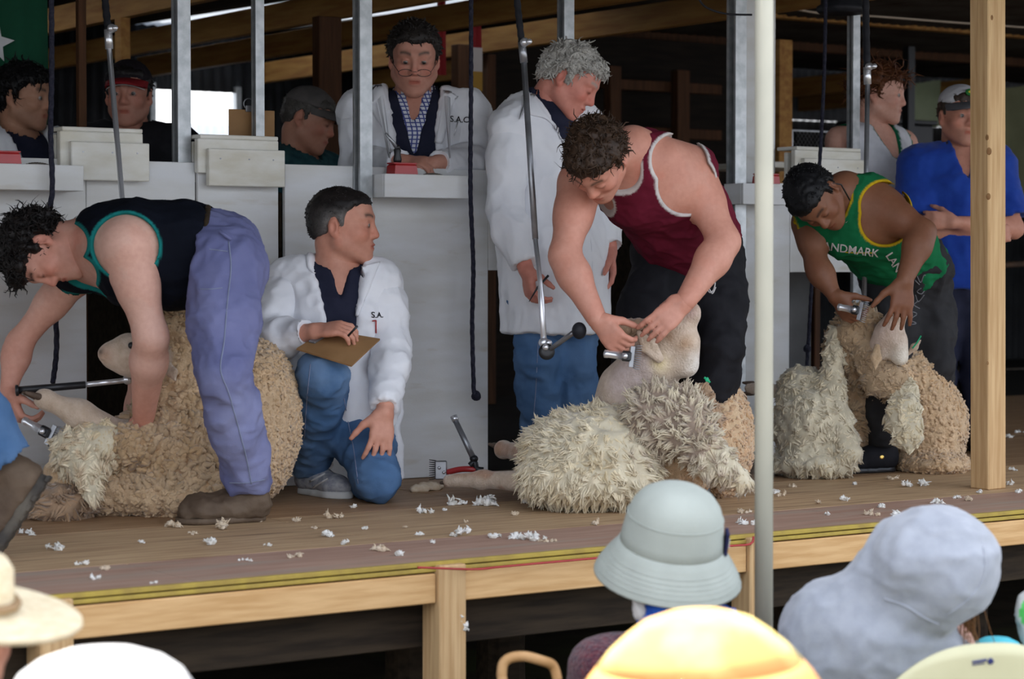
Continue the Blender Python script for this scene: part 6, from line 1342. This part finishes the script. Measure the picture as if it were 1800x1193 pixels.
b = MB(); p = (MBk@np.array([.122,-.02,.035,1]))[:3]; b.obox(p, np.array([MBk[:3,0],MBk[:3,1],MBk[:3,2]]), (.004,.02,.028), .002); b.build('badge_tab', mat('navy_tab',(.02,.02,.06),.7), th); b = MB(); b.obox(p+MBk[:3,0]*.003, np.array([MBk[:3,0],MBk[:3,1],MBk[:3,2]]), (.004,.012,.012), .002); b.build('badge_stripe', m_whitetrim, th)
m_blue = mat('bright_blue_scarf', (.03,.12,.52), .85, (.02,.07,.36), 30, bump=.4, bs=80)
N = J['N']; garment('scarf', J['t'], [rc(N-V3(0,0,.02)+J['sd']*.02,N+V3(0,0,.07),.095,.085,.02), rc(W(1150,1082,5.22),W(1285,1090,5.25),.034,.030,.03)], m_blue, .007, wrinkle(.010,18)); 
garment('white_collar', J['t'], [el(W(1122,1068,5.20), AXC, (.016,.030,.02), .01)], m_whitetrim, .005, wrinkle(.004,30))
stool(J, 'low timber stool under the bucket-hat spectator')
# yellow sun hat, close to the camera
hcY = W(1225,1212,3.30); J = seated('spectator in a yellow sun hat close to the camera', hcY, math.radians(25), .98, cloth_mat('pale_orange_top',(.55,.25,.12)))
m_yhat = mat('yellow_orange_hat', (.85,.66,.24), .8, (.80,.36,.12), 5.0, lo=.48, hi=.62, bump=.1, bs=200); MY = frame4(hcY+V3(0,0,.115), dirc(-.05,1,.05), cR)
th = thing('sun_hat', hcY, 'yellow and orange sun hat at the bottom centre', 'hat')
hat('sun_hat', th, [(.0001,.0),(.045,-.003),(.08,-.015),(.105,-.033),(.130,-.055),(.148,-.076),(.144,-.078),(.10,-.040),(.0001,-.012)], MY, m_yhat, part='crown')
hat('sun_hat', th, [(.146,-.074),(.163,-.094),(.178,-.118),(.190,-.150),(.192,-.153),(.188,-.150),(.16,-.098),(.142,-.076)], MY, mat('orange_brim',(.85,.40,.13),.8,(.80,.58,.2),6.0), part='brim')
stool(J, 'low timber stool under the yellow-hat spectator')
# straw hat at the left edge
hcS = W(-66,1098,3.85); J = seated('spectator in a cream straw hat at the left edge', hcS, math.radians(45), .97, cloth_mat('cream_shirt',(.6,.55,.45)))
m_straw = mat('cream_straw', (.78,.68,.48), .75, (.68,.57,.37), 40, vec=(1,1,3), bump=.5, bs=130); MS = frame4(hcS+V3(0,0,.03), dirc(.16,.97,.10), cR)
th = thing('straw_hat', hcS, 'wide-brimmed cream straw hat at the left edge', 'hat')
hat('straw_hat', th, [(.0001,.088),(.03,.095),(.062,.092),(.076,.075),(.083,.03),(.088,-.002),(.083,-.002),(.07,.06),(.0001,.075)], MS, m_straw, part='crown')
hat('straw_hat', th, [(.087,.006),(.12,.0),(.16,-.002),(.19,.004),(.202,.002),(.204,-.004),(.198,-.010),(.16,-.012),(.12,-.010),(.085,-.003)], MS, m_straw, part='brim', warp=lambda V: V)
b = MB(); b.tube([(MS@np.array([.0895*math.cos(a),.0895*math.sin(a),.018,1]))[:3] for a in np.linspace(0,6.2832,40)],.008,6); b.build('hat_band', mat('tan_band',(.30,.20,.11),.7), th, True)
stool(J, 'low timber stool under the straw-hat spectator')
# white hat
hcW = W(178,1262,2.85); J = seated('spectator in a white sun hat at the bottom left', hcW, math.radians(32), .84, cloth_mat('white_blouse',(.7,.7,.7)))
m_whh = mat('white_hat_cotton', (.82,.82,.82), .85, (.77,.77,.77), 12, bump=.1, bs=250); MW = frame4(hcW+V3(0,0,.089), dirc(-.02,1,.0), cR)@np.diag([.85,.85,.85,1])
th = thing('white_hat', hcW, 'white cotton sun hat at the bottom left', 'hat')
hat('white_hat', th, [(.0001,0),(.05,-.004),(.09,-.017),(.118,-.036),(.134,-.060),(.140,-.09),(.136,-.09),(.11,-.04),(.0001,-.012)], MW, m_whh, part='crown'); hat('white_hat', th, [(.139,-.085),(.16,-.095),(.178,-.112),(.180,-.115),(.16,-.10),(.135,-.09)], MW, m_whh, part='brim')
stool(J, 'low timber stool under the white-hat spectator')
# child in the grey hoodie, leaning right
D = 5.25; m_hood = mat('light_grey_marl', (.33,.35,.39), .92, (.285,.305,.345), 30, bump=.15, bs=300, sheen=.3)
t = thing('person', (*W(1540,1150,5.25)[:2],0), 'child in a pale grey hoodie leaning to the right, hood up', 'person'); o = W(1540,1150,5.25)
hc = W(1648,1012,5.16); hd = Head(hc, dirc(.72,-.45,-.55), dirc(.42,.85,.2), .98); up = V3(0,0,1); f = nrm(V3(.3,.95,0)); sd = np.cross(f,up)
P = V3(o[0]-.02,o[1],.50); Wt = W(1512,1190,5.25); C = W(1530,1120,5.22); N = W(1580,1060,5.20); SR, SL = W(1668,1140,5.25), W(1448,1110,5.25); ER, EL = W(1680,1260,5.3), W(1430,1260,5.3); WR, WL = ER+f*.22+up*.03, EL+f*.22+up*.03
tor = [ec(P,Wt,cR,(.15,.12),(.14,.12),.05), ec(Wt,C,cR,(.145,.12),(.145,.12),.05), ec(C,N,cR,(.14,.115),(.09,.08),.05), rc(N,SR,.075,.062,.05), rc(N,SL,.075,.075,.05)]
K1, K2 = P+f*.36+sd*.1, P+f*.36-sd*.1; A1, A2 = K1+f*.02, K2+f*.02; A1[2] = A2[2] = .09; lg = leg(P+sd*.08,K1,A1,.88)+leg(P-sd*.08,K2,A2,.88)
body_mesh(t, (.6,.36,.28), [tor,arm(SR,ER,WR,.85),arm(SL,EL,WL,.85),lg], hd, [hand(WR,f,-up,True,sc=.85),hand(WL,f,-up,False,sc=.85)], [rc(N,hd.w(0,-.03,-.05),.055,.05,.03)], .022, .009, .009, hp_=dict(eyes='shut'))
hd.hair(t, (.14,.06,.02), (.25,.12,.04), .010, 'short', .06, -.08, nlocks=200, L=.03, r=.003)
hood = inf(tor,.022)+inf(arm(SR,ER,WR,.9),.022)+inf(arm(SL,EL,WL,.9),.022)+[ec(W(1600,985,5.15),W(1665,1005,5.13),dirc(-.5,.8,0),(.105,.13),(.118,.13),.05), el(hd.w(0,-.02,.045), hd.R, (.108,.118,.112), .04), rc(W(1500,1060,5.2),W(1590,985,5.18),.055,.075,.05), rc(W(1550,1050,5.14),W(1655,1088,5.10),.045,.034,.015), ec(W(1560,1120,5.2),W(1665,1160,5.2),dirc(.3,1,0),(.09,.10),(.06,.08),.03), rc(hd.w(0,.10,-.02),hd.w(0,.22,-.03),.085,.11,.01,'s'), rc(W(1528,1050,5.05),W(1600,1076,5.02),.012,.016,.02,'s'), rc(W(1600,1076,5.02),W(1664,1106,5.02),.016,.018,.02,'s'), endcut(WR,ER,.03), endcut(WL,EL,.03)]
ho = garment('hoodie', t, hood, m_hood, .009, wrinkle(.008,7))
bv = bvh_of(ho); seam(bv, [(1555,1052),(1590,1064),(1625,1085),(1650,1097)], .003, m_hood, t, 'hood_seam'); seam(bv, [(1728,960),(1730,1010),(1705,1050),(1665,1080)], .002, m_hood, t, 'hood_seam')
n = 46; P0 = np.array([hd.w(RNG.uniform(-.06,.06),.075,RNG.uniform(-.08,.02)) for _ in range(n)]); P0 = P0+dirc(.7,-.5,0)*.02
LV, LF, LT = locks(P0, nrm_rows(np.tile(dirc(.25,-.9,.1),(n,1))+RNG.normal(0,.22,(n,3))), .10+.08*RNG.random(n), .0013, np.tile(dirc(-.3,-.5,0)*.6,(n,1))+RNG.normal(0,.3,(n,3)), 6, 4, .4, .15); mk('loose_hair', LV, LF, m_hair, t, True, np.tile([.22,.10,.03],(len(LV),1)))['kind'] = 'stuff'
garment('trousers', t, inf(lg,.02)+inf(tor[:1],.006), m_navy, .02, wrinkle(.006,8)); [shoe(t, A, f, m_dark, m_sole, .23, .042) for A in (A1,A2)]
stool(dict(P=P,s=.9), 'low timber stool under the child in the grey hoodie')
# nearer empty chairs at the bottom right
cA = W(1738,1130,4.84); tA = chair(cA[0]+.08, cA[1]+.22, math.radians(22), 'cream plastic chair with a small blue print at the bottom right')
cB = W(1300,1150,4.68); tB = chair(cB[0]+.07, cB[1]+.24, math.radians(16), 'cream plastic chair half hidden behind the yellow hat')
bpy.context.view_layer.update(); bk = tA.children[0]; MW_ = Matrix.Translation(tA.location) @ Matrix.Rotation(-math.radians(22),4,'Z'); bvc = BVHTree.FromPolygons([MW_@v.co for v in bk.data.vertices], [tuple(p.vertices) for p in bk.data.polygons])
def chair_print(*a, **k):
    o = k.pop('fn')(*a, **k); return o
m_print = mat('blue_print',(.04,.05,.16),.6)
for pts, r_ in (([(1709,1163),(1722,1161),(1734,1159)],.0028),([(1709,1168),(1722,1166),(1730,1165)],.0016),([(1737,1162),(1741,1158),(1744,1162),(1740,1165),(1737,1162)],.0032)):
    C_ = [np.array((MW_.inverted()@Vector(cast(bvc,u,v,.001)[0]))) for u,v in dense(pts,6)]; b = MB(); b.tube(C_, r_, 6); o = mesh_data('maker_print', b.V, b.F, m_print); ob = bpy.data.objects.new('maker_print', o); COL.objects.link(ob); ob.parent = tA
# small turquoise hat and the bright child's hat at the right edge
hcT = W(1752,1198,5.35); J = seated('small child in a turquoise hat behind the right-hand chair', hcT, math.radians(15), .60, cloth_mat('turquoise_top',(.05,.35,.45)))
th = thing('turquoise_hat', hcT, 'turquoise hat just showing over the right-hand chair', 'hat'); MT = frame4(hcT+V3(0,0,.118), (0,0,1), cR); hat('h', th, [(.0001,-.01),(.03,-.014),(.05,-.024),(.068,-.045),(.078,-.075),(.074,-.075),(.045,-.03),(.0001,-.02)], MT, mat('turquoise_cotton',(.10,.50,.58),.8,(.07,.42,.52),9.0), part='crown'); hat('h', th, [(.083,-.07),(.10,-.082),(.112,-.098),(.10,-.088),(.08,-.075)], MT, MATS['turquoise_cotton'], part='brim')
stool(J, 'low timber stool under the small child in turquoise')
cG = W(1822,1075,5.4); t = thing('show_bag', cG, 'bright green and blue show bag at the right edge', 'bag')
V, F = sdf_mesh([el(cG, AXC, (.052,.058,.03), .02), el(cG-cU*.06+cR*.02, AXC, (.055,.06,.03), .03), cut(plane_f(cG-cU*.13,(0,0,-1)))], .005, wrinkle(.004,20)); q = V-cG; rr = np.sqrt((q@cR)**2+(q@cU)**2)
cc = np.where((rr < .03)[:,None], [[.05,.20,.55]], np.where((rr < .045)[:,None], [[.10,.55,.12]], [[.55,.57,.55]])); mk('bag_body', V, F, m_attrcloth, t, True, cc); b = MB(); b.tube(smoothcurve([cG+cU*.05-cR*.02,cG+cU*.11,cG+cU*.05+cR*.03],6),.004,6); b.build('bag_handle', m_whitetrim, t, True)
b = MB(); b.box((cG[0]-.05,cG[1]-.04,0),(cG[0]+.09,cG[1]+.05,cG[2]-.135),.01); tag(b.build('timber_crate', m_oldbeam), 'dark timber crate under the show bag', 'crate')
# walking stick
b = MB(); b.tube(smoothcurve([V3(*W(884,1300,5.05)[:2],.0)+V3(0,0,0), W(884,1260,5.05), W(882,1185,5.05), W(890,1160,5.05), W(918,1153,5.05), W(950,1160,5.05), W(972,1170,5.07), W(980,1195,5.07)],8), .0115, 10); tag(b.build('walking_stick', mat('honey_wood',(.50,.30,.14),.5,(.40,.22,.09),20.0), smooth=True), 'honey-coloured walking stick with crook handle left of the bucket hat', 'walking stick')
# person stepping off at the left edge of the stage
t = thing('person', onZ(-90,985), 'person walking out at the left edge, only a jeans leg and raised boot showing', 'person'); up = V3(0,0,1)
A1 = W(20,835,6.22); K1 = W(-85,655,6.15); H1 = W(-120,440,6.25); A2 = onZ(-260,985); A2[2] += .09; K2 = W(-255,690,6.2); H2 = W(-165,440,6.35); P = W(-142,420,6.3); Wt = W(-142,320,6.3); C = W(-150,215,6.3); N = W(-158,125,6.3); fw = dirc(-1,0,.0); sdw = dirc(0,0,1)
SR, SL = N+cF*.18-up*.05, N-cF*.18-up*.05; ER, EL = SR-up*.28+fw*.06, SL-up*.28-fw*.06; WR, WL = ER-up*.22+fw*.12, EL-up*.23+fw*.05; tor = torso(P,Wt,C,N,sdw,SR,SL); hd = Head(N+up*.17+fw*.04, fw, up, 1.05); lg = leg(H1,K1,A1)+leg(H2,K2,A2)
body_mesh(t, (.55,.29,.21), [tor,arm(SR,ER,WR),arm(SL,EL,WL),lg], hd, [hand(WR,-up,-cF,True),hand(WL,-up,cF,False)], [rc(N-up*.03,hd.w(0,-.03,-.055),.064,.058,.03)], .022, .009, .009, hp_=dict(eyes='shut')); hd.hair(t,(.03,.02,.015),(.06,.04,.03),.01,'short',nlocks=300,L=.015,r=.003)
garment('shirt', t, inf(tor,.022)+inf(arm(SR,ER,WR),.022)+inf(arm(SL,EL,WL),.022)+[endcut(WR,ER,.03),endcut(WL,EL,.03)], cloth_mat('olive_work_shirt',(.10,.11,.08)), .012, wrinkle(.006,8))
jd = nrm(A1-K1); garment('jeans', t, inf(lg,.026)+inf(tor[:1],.01)+[rc(A1-jd*.16,A1-jd*.02,.078,.080,.03), rc(A1+jd*.03,A1+jd*.2,.11,.12,.0,'s')], m_jean, .009, wrinkle(.007,8))
upf = dirc(-.80,.52,.05); shoe(t, A1+upf*.005+dirc(.02,0,0)*.01, dirc(-.55,-.83,.1), m_leather, m_sole, .285, .050, 'boot', .15, .030, .040, .056, wrinkle(.003,20), up=upf); shoe(t, A2, fw, m_leather, m_sole)
upn = upf; tdir = nrm(dirc(-.55,-.83,.1)-upf*np.dot(dirc(-.55,-.83,.1),upf)); sd_ = np.cross(tdir,upf); z0 = A1+upf*.005-upf*.09
for k in range(9):
    b = MB(); b.obox(z0+tdir*(-.045+.031*k)-upf*.004, np.array([tdir,sd_,upf]), (.009,.046 if 1 < k < 8 else .036,.006), .002); b.build('tread_lug', m_sole, t)
# spare handpiece on the deck by the boards
t = thing('shearing_handpiece', onZ(800,843), 'spare handpiece with steel tube lying by the boards', 'shears')
cb = W(766,824,8.18); b = MB(); b.obox(W(775,826,8.17), np.array([cR,cU,-cF]), (.022,.034,.012), .004); b.build('comb_body', m_steel, t)
for k in range(10):
    b = MB(); a = W(767,810+3.4*k,8.17); b.tube([a, a-cR*.026+cU*.004*(4.5-k)/4], [.003,.0012], 5); b.build('comb_tooth', m_dark, t, True)
for (u,v) in ((772,822),(780,830)): b = MB(); b.ball(W(u,v,8.15),.006,6); b.build('screw', m_chrome, t, True)
b = MB(); b.tube(smoothcurve([W(786,830,8.17),W(806,825,8.16),W(824,824,8.15),W(836,826,8.15)],5),[.011]*16,10); b.build('handle', m_red, t, True); b = MB(); b.tube(smoothcurve([W(826,818,8.15),W(834,812,8.15),W(838,824,8.15),W(850,826,8.15)],4),.011,8); b.build('knuckle', m_dark, t, True)
b = MB(); b.tube([W(832,805,8.15),W(800,738,8.20)],[.011,.010],12); b.build('tube', m_steel, t, True); b = MB(); b.tube([W(801,740,8.20),W(797,731,8.205)],[.0125,.0125],12); b.build('ferrule', m_chrome, t, True); b = MB(); b.ball(W(833,806,8.15),(.016,.016,.014),8); b.build('joint', m_dark, t, True)
# loose wool on the deck
VAR = []
for k in range(7):
    n = 5; pr = []
    for i in range(n): c = RNG.normal(0,1,3)*np.array([.018,.012,.004])+[0,0,.008]; pr.append(sp(c, RNG.uniform(.007,.013), .008))
    pr.append(cut(plane_f((0,0,.0005),(0,0,-1)))); V, F = sdf_mesh(pr, .0035, None, 1); N_ = vnormals(V,F); V = V+N_*(.004*fbm(V+k,90,2))[:,None]; V[:,2] = np.maximum(V[:,2],.0005)
    i = RNG.choice(len(V), 40); LV, LF, LT = locks(V[i], nrm_rows(N_[i]+RNG.normal(0,.5,(40,3))*[1,1,.4]), .004+.004*RNG.random(40), .0034, RNG.normal(0,.5,(40,3)), 2, 4, .6, .3); LV[:,2] = np.maximum(LV[:,2],.0005)
    V2, F2 = join((V,F),(LV,LF)); VAR.append((V2,F2))
mw = [mat('loose_wool_white',(.74,.73,.70),.95,(.66,.63,.56),40), mat('loose_wool_tan',(.52,.40,.27),.95,(.62,.52,.40),40)]
MESHES = [[mesh_data('wool_scrap', V, F, m) for V,F in VAR] for m in mw]
spots = [(92,968,1.2,0),(42,938,1.1,0),(145,992,.7,0),(184,1001,.9,1),(170,1018,.6,0),(300,926,1.5,1),(386,930,1.7,1),(362,957,1.1,0),(340,938,.7,1),(455,917,.6,1),(522,916,1.0,1),(588,911,1.2,1),(575,942,1.1,0),(602,957,.7,0),(618,892,.7,0),(525,978,.9,1),(672,968,1.3,1),(705,976,.9,0),(746,902,1.0,0),(782,897,.5,0),(800,942,1.4,0),(868,945,.8,0),(848,886,2.2,0),(864,888,1.8,0),(930,884,1.3,0),(963,888,1.1,0),(912,946,1.1,0),(925,948,1.2,0),(945,950,1.0,0),(965,952,.8,1),(868,944,.7,0),(908,906,1.0,1),(1046,922,.9,1),(740,940,.6,0),(712,928,.5,1),(1300,872,1.2,0),(1318,922,1.2,0),(1308,902,1.0,1),(1362,868,1.1,0),(1372,872,.9,1),(1395,856,.9,1),(1440,885,.8,1),(1490,880,1.0,0),(1530,905,1.2,1),(1580,908,1.1,0),(1628,908,1.1,0),(1645,908,.8,0),(1550,892,.8,0),(1600,856,1.2,0),(1630,854,1.3,0),(1565,842,1.0,1),(1645,885,1.0,0),(1700,880,1.1,1),(1772,852,.8,0),(1790,866,.8,0),(1785,828,.8,0),(1775,770,1.0,0),(1790,760,.9,0),(1720,866,.7,0),(1500,852,.7,0),(1455,905,.5,0),(1680,876,.7,0),(250,955,.5,0),(470,960,.5,0),(430,985,.5,0),(270,1025,.4,0),(640,930,.6,0),(820,918,.5,1),(1010,900,.6,0),(760,955,.5,0),(550,930,.6,1)]
for k, (u,v,sc,c) in enumerate(spots):
    o = bpy.data.objects.new('wool_scrap', MESHES[c][k % 7]); COL.objects.link(o); p = onZ(u,v); o.location = Vector((p[0],p[1],ZD)); o.rotation_euler.z = k*1.7; o.scale = (sc*(.72 if c == 0 else .62),)*3
    tag(o, 'small tuft of shorn white wool lying on the stage floor' if c == 0 else 'small tuft of tan wool lying on the stage floor', 'wool', 'white wool scraps on the deck' if c == 0 else 'tan wool scraps on the deck')
b = thing('wool_clump', W(812,1098,5.93), 'wisp of wool snagged on the middle stage post', 'wool'); cW = onY(809,1098,5.115); V, F = VAR[2]; V = V*.7@np.array([nrm(np.array([0.2,0,1])),[1,0,0],[0,-1,0]])+cW; mk('wisp', V, F, mw[0], b, True)
p = onZ(750,862); V, F = sdf_mesh([el(p+V3(0,0,.01), np.array([nrm(V3(1,.3,0)),nrm(V3(-.3,1,0)),V3(0,0,1)]), (.085,.03,.018), .01), cut(plane_f((0,0,ZD+.001),(0,0,-1)))], .004, lambda V,N_: .006*fbm(V,40,2)); tag(mk('wool_clump', V, F, mw[1], None, True), 'flat brownish strip of wool below the spare handpiece', 'wool')
